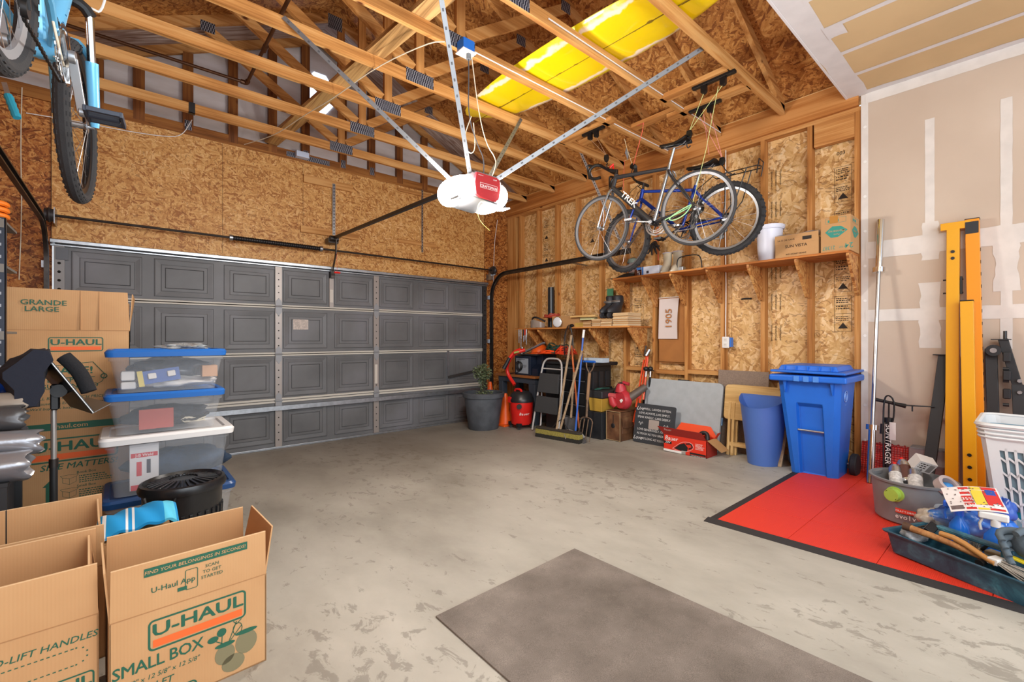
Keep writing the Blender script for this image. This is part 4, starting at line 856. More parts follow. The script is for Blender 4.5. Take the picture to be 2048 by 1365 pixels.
# bean carton
t = thing('cardboard_box', 'brown tinned beans box with a loose clear film top on the upper shelf', 'box', (4.62, 1.45, ST)); y0, y1 = Y_(1637, 4.52), Y_(1550, 4.52)
b = MB().box((4.52, y0, ST), (4.80, y1, ST+.155)); b.build('carton', card, t, bev=.003)
MB().box((4.518, y0+.0, ST+.12), (4.522, y1, ST+.20)).build('flap', card, t)
MB().grid(lambda u, v: (4.52+.28*u, y0+(y1-y0)*v, ST+.2+.03*sin(v*5)*u+.012*sin(u*17+v*9)), 12, 14, .001).build('film', plain('clear_film', 'cfc6c0', .2, alpha=.55), t)
b = MB().tf(WX((4.5175, (y0+y1)/2, ST+.085))); b.text('SUN VISTA', .036, Matrix(), .004); b.text('RED KIDNEY BEANS', .018, M((0, -.065, 0)), .003); b.text('24-15 OZ CANS', .02, M((-.08, .065, .0)), .003); rect(b, .05, .055, .12, .085)
b.build('printing', ink, t, smooth=0)
# teal printed carton, upside down
t = thing('cardboard_box', 'tan carton with upside-down green diamond print at the near end of the upper shelf', 'box', (4.65, 1.1, ST)); y0, y1 = Y_(1701, 4.52), Y_(1641, 4.52)
MB().box((4.52, y0, ST), (4.80, y1, ST+.30)).build('carton', card, t, bev=.004)
for X_, w, k in ((WX((4.5195, (y0+y1)/2, ST+.15)), y1-y0, 0), (WYf((4.66, y0-.0005, ST+.15)), .28, 1)):
    b = MB().tf(X_); frame2(b, -w*.32, .09, w*.36, .135, .002); scrib(b, -w*.25, .1, w*.55, 1, .03)
    o = [(-.095*(w/.28), .02), (-.02, .065), (.04, .06), (.115*(w/.28), .02), (.02, -.03), (-.03, -.03)]
    b.add([(x, y, .0005) for x, y in o], [tuple(reversed(range(6)))]); b.build('printing', inkg, t, smooth=0)
    b = MB().tf(X_ @ Matrix.Rotation(pi, 4, 'Z')); b.text('Monterey', .03, M((-.01, -.03, .0004)), .004); b.text('Pasta', .02, M((-.01, .0, .0004)), .003); b.mat(1)
    if not k: b.text('21387', .045, M((.045, .10, 0)), .003, sx=.8); b.text('24', .06, M((-.095, .09, 0)), .004); b.text('14 OZ', .02, M((-.055, .11, 0)), .002)
    b.build('lettering', [card, inkg], t, smooth=0)
MB().box((4.518, (y0+y1)/2-.02, ST+.24), (4.519, (y0+y1)/2+.04, ST+.302)).build('packing_tape', plain('tape_brown', 'b07a34', .3), t)
# boots
bm = plain('boot_white', 'cfc3ab', .6, var=.1, bump=.2, bs=30)
for px, lab in ((1333, 'white rubber boot standing on the upper shelf, farther of the pair'), (1353, 'white rubber boot standing on the upper shelf, nearer of the pair')):
    y = Y_(px, 4.66); t = thing('rubber_boot', lab, 'boot', (4.66, y, ST), 0, 'pair of white rubber boots'); b = MB(); rs = []
    for z_, cx, rx, ry in ((.0, -.05, .12, .042), (.03, -.05, .118, .045), (.07, -.035, .10, .046), (.10, -.005, .07, .05), (.15, .01, .055, .052), (.22, .01, .056, .056), (.24, .01, .058, .058)):
        rs.append([V(4.68+cx*.8+rx*cos(a)*.8+.012*sin(a), y+.035*(z_ < .08)*0+ry*sin(a)-.25*(cx+.01)*-1*.4, ST+z_) for a in [2*pi*k/20 for k in range(20)]])
    b.rings(rs).build('boot_shaft', bm, t, smooth=60)
    MB().ring((4.688, y, ST+.24), .052, .007, 'z', 20, 6).build('cuff', plain('cuff', 'c9c0c8', .5), t)
    MB().lathe([(1, 0), (1, .02)], 20, Matrix.Translation((4.64, y, ST)), .1, .047).build('sole', plain('sole', 'e0dccb', .5), t)
# wire carrier
y0, y1 = Y_(1404, 4.6), Y_(1354, 4.6); t = thing('wire_carrier', 'black hoop of bent wire with a ratchet strap beside the white boots', 'wire carrier', (4.6, (y0+y1)/2, ST))
MB().tube([(4.6, y1, ST+.01), (4.6, y1, ST+.13), (4.6, y1-.04, ST+.165), (4.6, y0+.05, ST+.165), (4.6, y0+.01, ST+.12), (4.6, y0, ST+.01)], .006, 8, sm=2).build('hoop', black, t)
MB().tube([(4.60, y1, ST+.008), (4.60, y0, ST+.008), (4.72, y0, ST+.008), (4.72, y1, ST+.008), (4.6, y1, ST+.008)], .006, 6).build('base_frame', black, t)
MB().box((4.62, y1-.06, ST+.014), (4.68, y1-.0, ST+.06)).build('ratchet', galv, t, bev=.006)
# small boxes, jar, cap
b0, b1 = Y_(1300, 4.56), Y_(1283, 4.56)
t = thing('small_box', 'small white and blue product box on the upper shelf behind the boots', 'box', (4.6, b0, ST)); MB().box((4.56, Y_(1318, 4.56), ST), (4.68, b1, ST+.10)).build('carton', plain('box_white', 'cfd3e0', .5), t, bev=.002)
b = MB().tf(WX((4.559, (b0+b1)/2, ST+.05))); rect(b, -.05, -.05, -.03, .05); rect(b, -.12, .02, -.06, .05); b.mat(1); scrib(b, -.12, .0, .06, 4, .009); rect(b, .01, -.03, .04, .0); b.build('printing', [plain('print_blue', '2a66a8', .5), plain('print_dark', '3a3540', .6)], t, smooth=0)
y = Y_(1276, 4.62); tag(MB().lathe([(.05, 0), (.055, .02), (.052, .08), (.03, .10), (.028, .12)], 16, Matrix.Translation((4.64, y, ST))).build('glass_jar', plain('brown_jar', '5a2a18', .25)), 'dark brown jar beside the small blue and white box', 'jar')
y = Y_(1250, 4.6); t = thing('baseball_cap', 'flattened black cap lying at the far end of the upper shelf', 'cap', (4.62, y, ST)); MB().grid(lambda u, v: (4.53+.2*u, y+.12-.27*v, ST+.004+.055*sin(pi*u)*sin(pi*v)**.7), 12, 12, .004).build('crown', plain('cap_black', '201f1e', .8), t, smooth=60)
MB().grid(lambda u, v: (4.52+.12*u, y+.13+.08*v, ST+.004+.01*sin(pi*u)), 8, 4, .003).build('brim', MT['cap_black'], t, smooth=60)
y = Y_(1266, 4.72); t = thing('lantern', 'grey green camping lantern canister at the far end of the upper shelf', 'lantern', (4.72, y, ST)); MB().lathe([(.07, 0), (.075, .02), (.075, .06), (.06, .07)], 18, Matrix.Translation((4.72, y, ST))).build('base', plain('lantern_green', '73827a', .5), t, smooth=40)
MB().cyl((4.72, y, ST+.07), (4.72, y, ST+.19), .055, n=18).build('globe', plain('globe', 'b8a8b8', .1, alpha=.5), t, smooth=60); MB().lathe([(.07, .19), (.075, .2), (.06, .24), (.02, .26)], 18, Matrix.Translation((4.72, y, ST))).build('cap', MT['lantern_green'], t, smooth=40)
y = Y_(1312, 4.8); t = thing('work_glove_bundle', 'dark bunch of gloves hanging on red rope above the upper shelf', 'gloves', (4.8, y, 2.5)); b = MB()
for k in range(9): a = k*.7; b.tube([(4.78, y, 2.42), (4.76-.02*k % .05, y+.05*cos(a), 2.36+.03*sin(a)), (4.74, y+.09*cos(a), 2.33+.07*sin(a))], [.02, .014, .008], 7)
b.build('gloves', plain('glove_dark', '2b2424', .8), t); MB().tube([(4.84, y, 2.62), (4.8, y, 2.45), (4.8, y-.03, 2.3), (4.8, y-.03, 2.2)], .005, 6, sm=1).build('rope', rope_r, t)
# ---------------------------------------------------------------- lower shelf things
y = Y_(1075, 4.6); t = thing('face_shield', 'scuffed clear face shield with black headband on the lower shelf', 'face shield', (4.6, y, LT))
MB().grid(lambda u, v: (4.62-.11*sin(pi*u), y+.13*cos(pi*u), LT+.01+.12*v*(1-.5*abs(2*u-1))), 16, 6, .002).build('visor', plain('visor', 'a59a90', .15, alpha=.6), t, smooth=60); MB().tube([(4.62, y+.12, LT+.08), (4.56, y+.07, LT+.16), (4.56, y-.03, LT+.16), (4.66, y-.1, LT+.1)], .014, 8, sm=2).build('headband', black, t)
y = Y_(1130, 4.55); t = thing('small_carton', 'plain brown carton behind the chrome lamp on the lower shelf', 'box', (4.6, y, LT)); MB().box((4.56, Y_(1158, 4.56), LT), (4.78, Y_(1104, 4.56), LT+.16)).build('carton', card, t, bev=.003)
y = Y_(1115, 4.5); t = thing('headlamp', 'round chrome vehicle headlamp at the front of the lower shelf', 'lamp', (4.5, y, LT)); R_ = Matrix.Translation((4.5, y, LT+.075)) @ Matrix.Rotation(radians(-90), 4, 'Y') @ Matrix.Rotation(radians(15), 4, 'X')
MB().lathe([(.02, -.07), (.045, -.05), (.07, .0), (.072, .008)], 24, R_).build('reflector', chrome, t, smooth=50); MB().lathe([(.068, .008), (.06, .014), (.03, .02), (.004, .021)], 24, R_).build('lens', plain('lamp_glass', 'd8dade', .08, spec=1), t, smooth=50); MB().cyl((4.5, y, LT+.005), (4.5, y, LT+.0), .03).build('foot', black, t)
random.seed(3)
def coil(c, rx, ry, n, r, m, nm, lab, cat='cord', h=.05, par=None):
    b = MB(); pts = []; N_ = n*14
    for k in range(N_+1):
        a = 2*pi*k/14; q = random.uniform(.75, 1.05); pts.append(V(c[0]+rx*q*cos(a), c[1]+ry*q*sin(a), c[2]+r+h*random.random()*(k/N_)))
    b.tube(pts, r, 6, sm=1); o = b.build(nm, m, par)
    return o if par else tag(o, lab, cat)
coil((4.66, Y_(1100, 4.62), LT+.15), .1, .13, 6, .006, plain('cord_red', 'b84a38', .5), 'extension_cord', 'coiled dull red cord heaped behind the brown carton on the lower shelf', h=.08)
# wood shims
SHM = [plain('shim_a', 'd8b88c', .7), plain('shim_b', 'c49a6a', .7), plain('shim_c', 'e0c8a4', .7), plain('shim_d', 'b88c5c', .7)]; shim = plain('shim_wood', 'd4b184', .7, var=.15, vs=20); n_ = 0
def stack(px0, px1, X0, z, h, cnt, lab, mm=None):
    t = thing('shim_stack', lab, 'wood shims', (X0+.12, (Y_(px0, X0)+Y_(px1, X0))/2, z), 0, 'stacks of wood shims'); ya, yb = Y_(px1, X0), Y_(px0, X0)
    for k in range(cnt): zz = z+h*k/cnt; j = random.uniform(-.008, .008); MB().hexa([(X0+j, ya+abs(j), zz), (X0+.25, ya, zz), (X0+.25, yb, zz), (X0+j, yb-abs(j), zz)], [(X0+j, ya+abs(j), zz+h/cnt*.8), (X0+.25, ya, zz+h/cnt*.95), (X0+.25, yb, zz+h/cnt*.95), (X0+j, yb-abs(j), zz+h/cnt*.8)]).build('shim', mm or random.choice(SHM), t)
stack(1149, 1166, 4.46, LT, .055, 5, 'low stack of yellowish wood shims on the lower shelf', plain('shim_yellow', 'c8a24e', .7, var=.12)); stack(1166, 1182, 4.47, LT, .07, 7, 'stack of split wood shims left of the middle stack'); stack(1183, 1200, 4.46, LT, .095, 9, 'middle stack of split wood shims on the lower shelf'); stack(1201, 1224, 4.47, LT, .095, 8, 'stack of split wood shims under the skates'); stack(1225, 1257, 4.46, LT, .16, 13, 'tallest stack of wood shims at the near end of the lower shelf')
tag(MB().box((4.5, Y_(1190, 4.5), LT+.13), (4.56, Y_(1140, 4.5), LT+.15)).build('wood_lath', pine), 'pale wooden lath lying across the shim stacks', 'board')
tag(MB().box((4.56, Y_(1188, 4.56), LT+.095), (4.63, Y_(1160, 4.56), LT+.128)).build('foam_bar', plain('foam_green', 'd5d9a8', .7)), 'pale green foam bar on the shims of the lower shelf', 'foam')
# skates
for dy, lab in ((0, 'black and grey inline skate on the lower shelf, farther of the pair'), (-.11, 'black and grey inline skate on the lower shelf, nearer of the pair')):
    y = Y_(1222, 4.62)+dy+.02; z = LT+.10; t = thing('inline_skate', lab, 'skate', (4.62, y, z), 0, 'pair of inline skates'); skm = plain('skate_black', '26262a', .5)
    b = MB(); rs = []
    for z_, cx, rx, ry in ((.07, -.02, .135, .045), (.10, -.02, .135, .052), (.135, .0, .115, .052), (.17, .035, .085, .054), (.22, .05, .072, .058), (.27, .045, .075, .06), (.285, .045, .06, .05)): rs.append([V(4.6+cx+rx*cos(a), y+ry*sin(a)+(.04-cx)*.2, z+z_) for a in [2*pi*k/18 for k in range(18)]])
    b.rings(rs).build('boot', skm, t, smooth=60); MB().tube([(4.60, y-.06, z+.21), (4.565, y, z+.205), (4.60, y+.06, z+.21)], .018, 8, sm=1).build('buckle_strap', galv, t)
    MB().box((4.5, y-.0, z+.035), (4.68, y+.03, z+.075)).build('frame', black, t, bev=.004)
    for k in range(4): xx = 4.48+.063*k; MB().cyl((xx, y+.005, z+.035), (xx, y+.028, z+.035), .034, n=18).build('wheel', plain('skate_wheel', '3a3a3e', .35), t, bev=.004)
tag(MB().box((4.84, Y_(1226, 4.84), 1.78), (4.852, Y_(1214, 4.84), 1.93)).build('packaged_card', plain('green_card', '4b8a68', .5)), 'green and white retail card hung on a stud above the skates', 'packet')
y = Y_(1103, 4.80); tag(MB().cyl((4.79, y, LT+.02), (4.79, y, 2.03), .047, n=24).build('black_tube', plain('abs_black', '1b2026', .35)), 'black plastic drain tube standing upright behind the lower shelf', 'tube')
for k, (px, l, m_) in enumerate(((1040, .20, galv), (1044, .26, galv), (1049, .18, blackm), (1052, .16, redp), (1055, .22, galv))):
    y = Y_(px, 4.46); t = thing('hanging_tool', ['thin chrome tool', 'long chrome wrench', 'short black pliers', 'screwdriver with a red handle', 'slim steel file'][k]+' hanging from the far end of the lower shelf', 'hand tool', (4.44, y, LZ-l), 0, 'tools hanging from the lower shelf')
    MB().cyl((4.44, y, LZ+.0), (4.44, y, LZ-l*.5), .009).build('handle', m_, t); MB().cyl((4.44, y, LZ-l*.5), (4.44, y, LZ-l), .005).build('shank', galv, t)
# headphones with looped black cable over the shelf edge
t = thing('black_cable_loop', 'looped black cable with a chrome plug hanging over the edge of the lower shelf', 'cable', (4.43, Y_(1138, 4.43), LZ)); y = Y_(1138, 4.43)
for k in range(5): q = .09+.012*k; MB().loop([(4.43-.004*k, y+q*.62*cos(a)*(1+.1*sin(k+a)), LT+.02-.17-.02*k+(.18+.01*k)*sin(a)) for a in [2*pi*j/22 for j in range(22)]], .0035, 5).build('cable', black, t)
MB().sph((4.45, y-.03, LT+.02), (.035, .03, .022)).build('plug', blackm, t)
# ---------------------------------------------------------------- corner: bench, vac, ladder
bn = plain('bench_blue', '3c434e', .5); top_ = plain('bench_top', '9a5f30', .5)
t = thing('work_bench', 'dark blue grey plastic workbench with a brown top in the corner', 'workbench', (4.6, 4.95, fz(4.9)))
zf = fz(4.9); MB().box((4.38, 4.60, .70), (4.84, 5.5, .735)).build('bench_top', top_, t, bev=.004); b = MB().box((4.42, 4.64, .62), (4.84, 5.46, .70)); b.build('apron', bn, t)
for x, y in ((4.42, 4.64), (4.42, 5.36), (4.76, 4.64), (4.76, 5.36)): MB().hexa([(x, y, zf), (x+.1, y, zf), (x+.1, y+.1, zf), (x, y+.1, zf)], [(x, y, .62), (x+.1, y, .62), (x+.1, y+.14 if y < 5 else y+.1, .62), (x, y+.14 if y < 5 else y+.1, .62)]).build('leg', bn, t, bev=.008)
MB().box((4.45, 4.66, .15), (4.83, 5.42, .17)).build('shelf', bn, t)
t = thing('battery_charger', 'dark blue battery charger with a pale printed front panel and coiled black leads', 'battery charger', (4.6, 4.9, .735)); nv = plain('navy', '1c2436', .4)
MB().box((4.44, 4.76, .735), (4.80, 5.1, 1.02)).build('case', nv, t, bev=.006); MB().box((4.433, 4.80, .76), (4.439, 5.06, .98)).build('front_panel', plain('panel_grey', '9ba3ad', .4), t)
b = MB().tf(WX((4.4325, 4.93, .96))); scrib(b, -.12, -.0, .24, 1, .012); scrib(b, .03, -.08, .07, 3, .01); b.build('printing', ink, t, smooth=0)
for k in range(4): MB().loop([(4.42-.006*k, 4.95+.05*cos(a)+.01*k, .87+.055*sin(a)*(1+.1*k)) for a in [2*pi*j/18 for j in range(18)]], .005, 5).build('lead', black, t)
MB().tube([(4.42, 4.92, .82), (4.41, 5.0, .77), (4.41, 5.12, .75), (4.42, 5.2, .74)], .006, 6, sm=2).build('lead', black, t)
t = thing('storage_hutch', 'dark navy plastic hutch standing on the workbench beside the charger', 'hutch', (4.6, 4.7, .735)); MB().prism([(4.46, 4.75, .735), (4.84, 4.75, .735), (4.84, 4.75, 1.03), (4.56, 4.75, 1.03), (4.56, 4.75, .9), (4.46, 4.75, .84)], (0, -.12, 0)).build('shell', nv, t, bev=.004); MB().box((4.42, 4.62, 1.03), (4.84, 5.12, 1.045)).build('lid', plain('hutch_grey', '2e3138', .5), t, bev=.004)
zt = 1.046; t = thing('hard_hat', 'orange hard hat on top of the corner workbench pile', 'hard hat', (4.66, Y_(1078, 4.66), zt)); y = Y_(1078, 4.66)
MB().lathe([(.14, 0), (.135, .03), (.12, .08), (.08, .125), (.02, .145)], 24, Matrix.Translation((4.68, y, zt)), 1, .9).build('shell', orange, t, smooth=50); MB().lathe([(.14, .0), (.165, .004), (.165, .01), (.14, .012)], 24, Matrix.Translation((4.66, y, zt)), 1.1, .9).build('brim', orange, t, smooth=50)
tag(MB().beam(at(1047, 706, 6.55), at(1088, 686, 6.2), .045, .02).build('grey_bar', plain('grey_bar', '8b8f94', .4, .4)), 'grey metal bar lying across the green and orange cords', 'bar')
t = thing('chuck_fitting', 'small chrome fitting standing on the charger', 'fitting', (4.5, Y_(1044, 4.5), zt)); y = Y_(1044, 4.5); MB().lathe([(.02, 0), (.02, .03), (.012, .035), (.012, .07), (.018, .075), (.018, .10)], 12, Matrix.Translation((4.5, y, zt))).build('fitting', chrome, t)
random.seed(11)
def pile(lab, px0, px1, X0, X1, z, h, n, r, m):
    b = MB(); ya, yb = Y_(px1, X0), Y_(px0, X0); pts = []
    for k in range(n*9):
        a = 2*pi*k/9+random.uniform(-.2, .2); f = random.uniform(.45, 1); pts.append(V((X0+X1)/2+(X1-X0)/2*f*cos(a), (ya+yb)/2+(yb-ya)/2*f*sin(a), z+r+h*random.random()*(1.05-f)*1.6))
    tag(b.tube(pts, r, 6, sm=1).build('extension_cord', m), lab, 'cord')
pile('tangled dark green extension cord heaped on the workbench', 1066, 1128, 4.42, 4.82, 1.05, .19, 18, .008, plain('cord_green', '1c4238', .5)); pile('bright orange extension cord heaped in front of the green cord', 1063, 1108, 4.38, 4.7, 1.048, .10, 12, .008, plain('cord_orange', 'f4511a', .45)); pile('orange red extension cord coil at the near end of the cord heap', 1098, 1134, 4.38, 4.7, 1.05, .16, 12, .008, plain('cord_orange2', 'e0401c', .45))
t = thing('tool_chest', 'black plastic tool chest with drawers and a wide top tray by the wall', 'tool chest', (4.6, 4.0, fz(4))); zf = fz(4.05)
MB().box((4.36, 3.60, zf), (4.80, 4.36, .93)).build('carcass', plain('chest_black', '1d1f22', .45), t, bev=.008)
for k in range(5): z0 = .12+.155*k; MB().box((4.345, 3.64, z0+.012), (4.36, 4.10, z0+.145)).build('drawer', plain('drawer_black', '17181b', .35), t, bev=.004); MB().box((4.335, 3.66, z0+.148), (4.35, 4.08, z0+.156)).build('drawer_edge', galv, t)
MB().box((4.325, 3.52, .93), (4.84, 4.42, .975)).build('top_tray', plain('chest_black'), t, bev=.012, bs=2)
for k in range(3): MB().box((4.42+.13*k, 3.592, .15), (4.5+.13*k, 3.60, .86)).build('side_rib', plain('rib', '2a2c30', .4), t, bev=.003)
y = Y_(1210, 4.5)
tag(MB().box((4.42, Y_(1205, 4.42), .977), (4.55, Y_(1168, 4.42), 1.03)).build('pale_box', plain('pale_blue_box', 'b9c8d6', .5)), 'pale blue white flat carton on the tool chest tray', 'box')
t = thing('tape_roll', 'roll of black and orange tape on the tool chest tray', 'tape', (4.62, Y_(1203, 4.62), .976)); MB().ring((4.62, Y_(1205, 4.62), .995), .04, .018, 'z', 20, 8).build('roll', black, t); MB().cyl((4.62, Y_(1205, 4.62), 1.012), (4.62, Y_(1205, 4.62), 1.016), .035).build('core', orange, t)
tag(MB().tube([(4.56, 3.60, .989), (4.60, 3.555, .989), (4.66, 3.56, .989)], [.012, .016, .01], 8).build('glue_tube', white), 'white crumpled tube lying on the tool chest tray', 'tube')
tag(MB().box((4.33, Y_(1186, 4.33), .976), (4.36, Y_(1166, 4.33), 1.0)).build('blue_clamp', blue), 'blue plastic clamp on the tool chest tray', 'clamp')
# shop vac
t = thing('wet_dry_vacuum', 'red and black wet dry vacuum on casters in front of the workbench', 'vacuum', (4.2, 4.68, fz(4.68))); c = V(4.2, 4.68, fz(4.68)); T_ = Matrix.Translation(c)
MB().lathe([(.135, .06), (.145, .08), (.152, .2), (.158, .21), (.162, .37), (.168, .375)], 32, T_).build('drum', redp, t, smooth=40)
MB().lathe([(.172, .37), (.175, .40), (.165, .42), (.15, .47), (.11, .51), (.03, .52)], 32, T_).build('power_head', plain('vac_black', '222326', .35), t, smooth=40)
MB().tube([c+V(-.05, .08, .5), c+V(-.05, .07, .54), c+V(-.06, -.05, .545), c+V(-.06, -.07, .51)], .016, 8, sm=2).build('carry_handle', redp, t)
MB().cyl(c+V(-.13, -.10, .32), c+V(-.15, -.12, .32), .035, n=16).build('intake_port', black, t); MB().box(c+V(-.17, .03, .36), c+V(-.12, .1, .44)).build('latch', redp, t, bev=.005)
b = MB()
for i, ch in enumerate('Bauer'):
    a = radians(222+i*10.5); r_ = .161; o = c+V(r_*cos(a), r_*sin(a), .2); b.tf(FM(o, (-sin(a), cos(a), 0), (0, 0, 1))); b.text(ch, .05, Matrix(), .005, .001, shear=.2)
b.tf(Matrix()).build('lettering', white, t, smooth=0)
for k in range(4):
    a = radians(35+90*k); p = c+V(.15*cos(a), .15*sin(a), 0); f = MB().cbox(p+V(0, 0, .06), (.06, .06, .05)).build('caster_bracket', black, t, bev=.005); MB().cyl(p+V(-.01, -.01, .022), p+V(.01, .01, .022), .022, n=14).build('caster_wheel', black, f)
hose = plain('hose_red', 'd8261c', .35)
t = thing('vacuum_hose', 'thick red hose with a black handle looped from the vacuum to the bench top', 'hose', (4.25, 5.1, .5)); a = at(1029, 770, 6.4)
MB().tube([a, at(1016, 750, 6.5), at(1013, 735, 6.5), at(1019, 720, 6.45), at(1030, 706, 6.4), at(1050, 700, 6.4)], .026, 12, sm=2).build('hose', hose, t); MB().tube([at(1007, 738, 6.35), at(1013, 728, 6.35), at(1019, 716, 6.35)], [.03, .026, .022], 12).build('cuff', black, t); MB().tube([at(1019, 716, 6.35), at(1028, 704, 6.35), at(1040, 699, 6.4)], .02, 10, sm=1).build('wand', hose, t); MB().cyl(at(1028, 706, 6.3), at(1038, 704, 6.3), .015).build('strap', plain('olive', '9a9a4a', .5), t)
# cones
def cone(lab, x, y, tilt=0, s=1):
    z = fz(y); t = thing('traffic_cone', lab, 'cone', (x, y, z), 0, 'orange traffic cones', 0, tilt); MB().box((-.14, -.14, 0), (.14, .14, .03)).build('base', orange, t, world=False, bev=.01); MB().lathe([(.105, .03), (.06, .3), (.03, .44), (.022, .46)], 24).build('cone_body', orange, t, world=False, smooth=40)
cone('orange traffic cone in the corner with its tip above the planter', 4.22, 5.42); bpy.data.objects['traffic_cone'].scale = (1, 1, 1.32)
cone('orange traffic cone standing low between the planter and the vacuum', 4.19, 5.02)
# planter
px_, py_ = 3.80, 5.03; zf = fz(py_); t = thing('potted_topiary', 'small grey green topiary in a dark grey round planter before the garage door', 'potted plant', (px_, py_, zf)); pot = plain('pot_grey', '4a4e54', .6, var=.25, vs=7, bump=.2)
T_ = Matrix.Translation((px_, py_, zf)); MB().lathe([(.20, 0), (.21, .02), (.265, .42), (.265, .44), (.29, .445), (.295, .50), (.28, .51), (.265, .505), (.26, .44), (.01, .44)], 36, T_).build('pot', pot, t, smooth=40)
MB().tube([(px_, py_, zf+.42), (px_-.01, py_, zf+.6), (px_-.02, py_, zf+.8)], .012, 6).build('stem', plain('bark', '4a3a28', .8), t)
random.seed(5); b = MB()
for k in range(900):
    if k < 620: d = V(random.gauss(0, 1), random.gauss(0, 1), random.gauss(0, 1)).normalized(); q = random.uniform(.35, 1); p = V(px_-.02, py_, zf+.72+.06)+V(d.x*.14*q, d.y*.14*q, d.z*.13*q)
    else: a = random.uniform(0, 6.28); q = random.uniform(0, .07); p = V(px_-.01+q*cos(a), py_+q*sin(a), zf+random.uniform(.48, .7)) if k < 760 else V(px_+random.uniform(-.12, .1), py_+random.uniform(-.1, .1), zf+random.uniform(.44, .52))
    r = V(random.gauss(0, 1), random.gauss(0, 1), random.gauss(0, 1)).normalized()*.022; s = r.orthogonal().normalized()*.010; b.add([p-r, p+s, p+r, p-s], [(0, 1, 2, 3)])
wear(b.build('foliage', plain('leaf', '5e6a4c', .6, var=.3, vs=30), t, smooth=0), 'grey green leaves'); 
# ---------------------------------------------------------------- garden tools and cleaning tools by the chest
def on(px, py, t): return at(px, py, t)
wd_old = plain('old_handle', '9c8468', .7, var=.2, vs=30, bump=.2)
def stick(t, nm, a, c, r, m, n=10): return MB().cyl(a, c, r, n=n).build(nm, m, t)
# ladder
lz = fz(4.1); t = thing('step_ladder', 'white tubular folding step ladder with black treads leaning on the tool chest', 'step ladder', (4.2, 4.1, lz)); lm = plain('ladder_white', 'c9c6c4', .35, .2)
ya, yb = 3.92, 4.40
def LP(y, h): return V(4.14+.155*h/.98, y, lz+h)
inset = lambda y, h: y+(.06*(h/.98) if y == ya else -.06*(h/.98))
pts = [LP(yb, .012), LP(inset(yb, .85), .85), LP(inset(yb, .95)-.05, .96), LP(4.16, .97), LP(inset(ya, .95)+.05, .96), LP(inset(ya, .85), .85), LP(ya, .012)]
MB().tube(pts, .0125, 10, sm=2).build('front_frame', lm, t)
pts = [V(4.29, yb-.03, .6), V(4.25, yb-.06, lz+.1), V(4.2, yb-.08, lz+.03), V(4.19, ya+.1, lz+.02), V(4.24, ya+.07, lz+.1), V(4.29, ya+.05, .6)]
MB().tube(pts, .011, 10, sm=1).build('rear_frame', lm, t)
for h0, h1 in ((.26, .47), (.52, .77)):
    p = [LP(inset(ya, h0)+.02, h0), LP(inset(yb, h0)-.02, h0), LP(inset(yb, h1)-.02, h1), LP(inset(ya, h1)+.02, h1)]; MB().prism([q+V(-.01, 0, 0) for q in p], (-.035, 0, .0)).build('tread', plain('tread', '3a3b3d', .8, bump=.4, bs=150), t, bev=.006)
MB().cyl(LP(inset(ya, .83), .83), LP(inset(yb, .83), .83), .009).build('cross_bar', lm, t)
# push broom
t = thing('push_broom', 'wide push broom with yellow and black bristles and a worn wooden handle', 'broom', fl(1120, 880)); a = fl(1078, 872)+V(-.03, 0, 0); c = fl(1162, 888)+V(0, 0, 0)
A_, C_ = V(a.x, a.y, fz(a.y)), V(c.x, c.y, fz(c.y)); d = (C_-A_).normalized()
def fring(lo, hi, th, rnd): # bristle block
    b = MB(); n = 60; s = d.cross(V(0, 0, 1)).normalized()
    for k in range(n):
        p = A_.lerp(C_, (k+.5)/n); w = (C_-A_).length/n*.48; q = random.uniform(-rnd, rnd); b.hexa([p-d*w-s*th*1.2+V(0, 0, lo+abs(q)), p+d*w-s*th*1.2+V(0, 0, lo+abs(q)), p+d*w+s*th*1.2+V(0, 0, lo+abs(q)), p-d*w+s*th*1.2+V(0, 0, lo+abs(q))], [p-d*w-s*th+V(0, 0, hi), p+d*w-s*th+V(0, 0, hi), p+d*w+s*th+V(0, 0, hi), p-d*w+s*th+V(0, 0, hi)])
    return b
fring(.001, .05, .035, .006).build('black_bristles', plain('bristle_black', '26241f', .9), t, smooth=0); wear(fring(.045, .10, .032, .004).build('yellow_bristles', plain('bristle_yellow', '8f8440', .9, var=.2, vs=60), t, smooth=0), 'dusty yellow bristles')
MB().beam(A_+V(0, 0, .115), C_+V(0, 0, .115), .065, .03).build('head_block', plain('block_dark', '3a332b', .7), t, bev=.006)
m = A_.lerp(C_, .55)+V(0, 0, .13); top = at(1164, 702, 5.45); stick(t, 'handle', m, top, .014, wd_old)
for s in (-.13, .13): MB().tube([m+(top-m).normalized()*.14, m+d*s*.5+V(0, 0, .07), m+d*s], .005, 6).build('brace', dsteel, t)
# garden rake
t = thing('garden_rake', 'old garden rake with a long pale wooden handle leaning on the ladder', 'rake', fl(1113, 868)); a = at(1113, 862, 5.45); top = at(1143, 671, 5.6)
stick(t, 'handle', a, top, .015, wd_old); hd = a+V(0, 0, -.02)
MB().tube([hd+V(.05, .17, -.05), hd+V(.0, .1, .06), hd, hd+V(0, -.1, .06), hd+V(-.02, -.17, -.05)], .006, 6, sm=1).build('bow', dsteel, t)
for k in range(9): p = hd+V(.015, .17-.0425*k, -.05); MB().cyl(p, p+V(-.04, 0, -.04), .004, .002, 6).build('tine', dsteel, t)
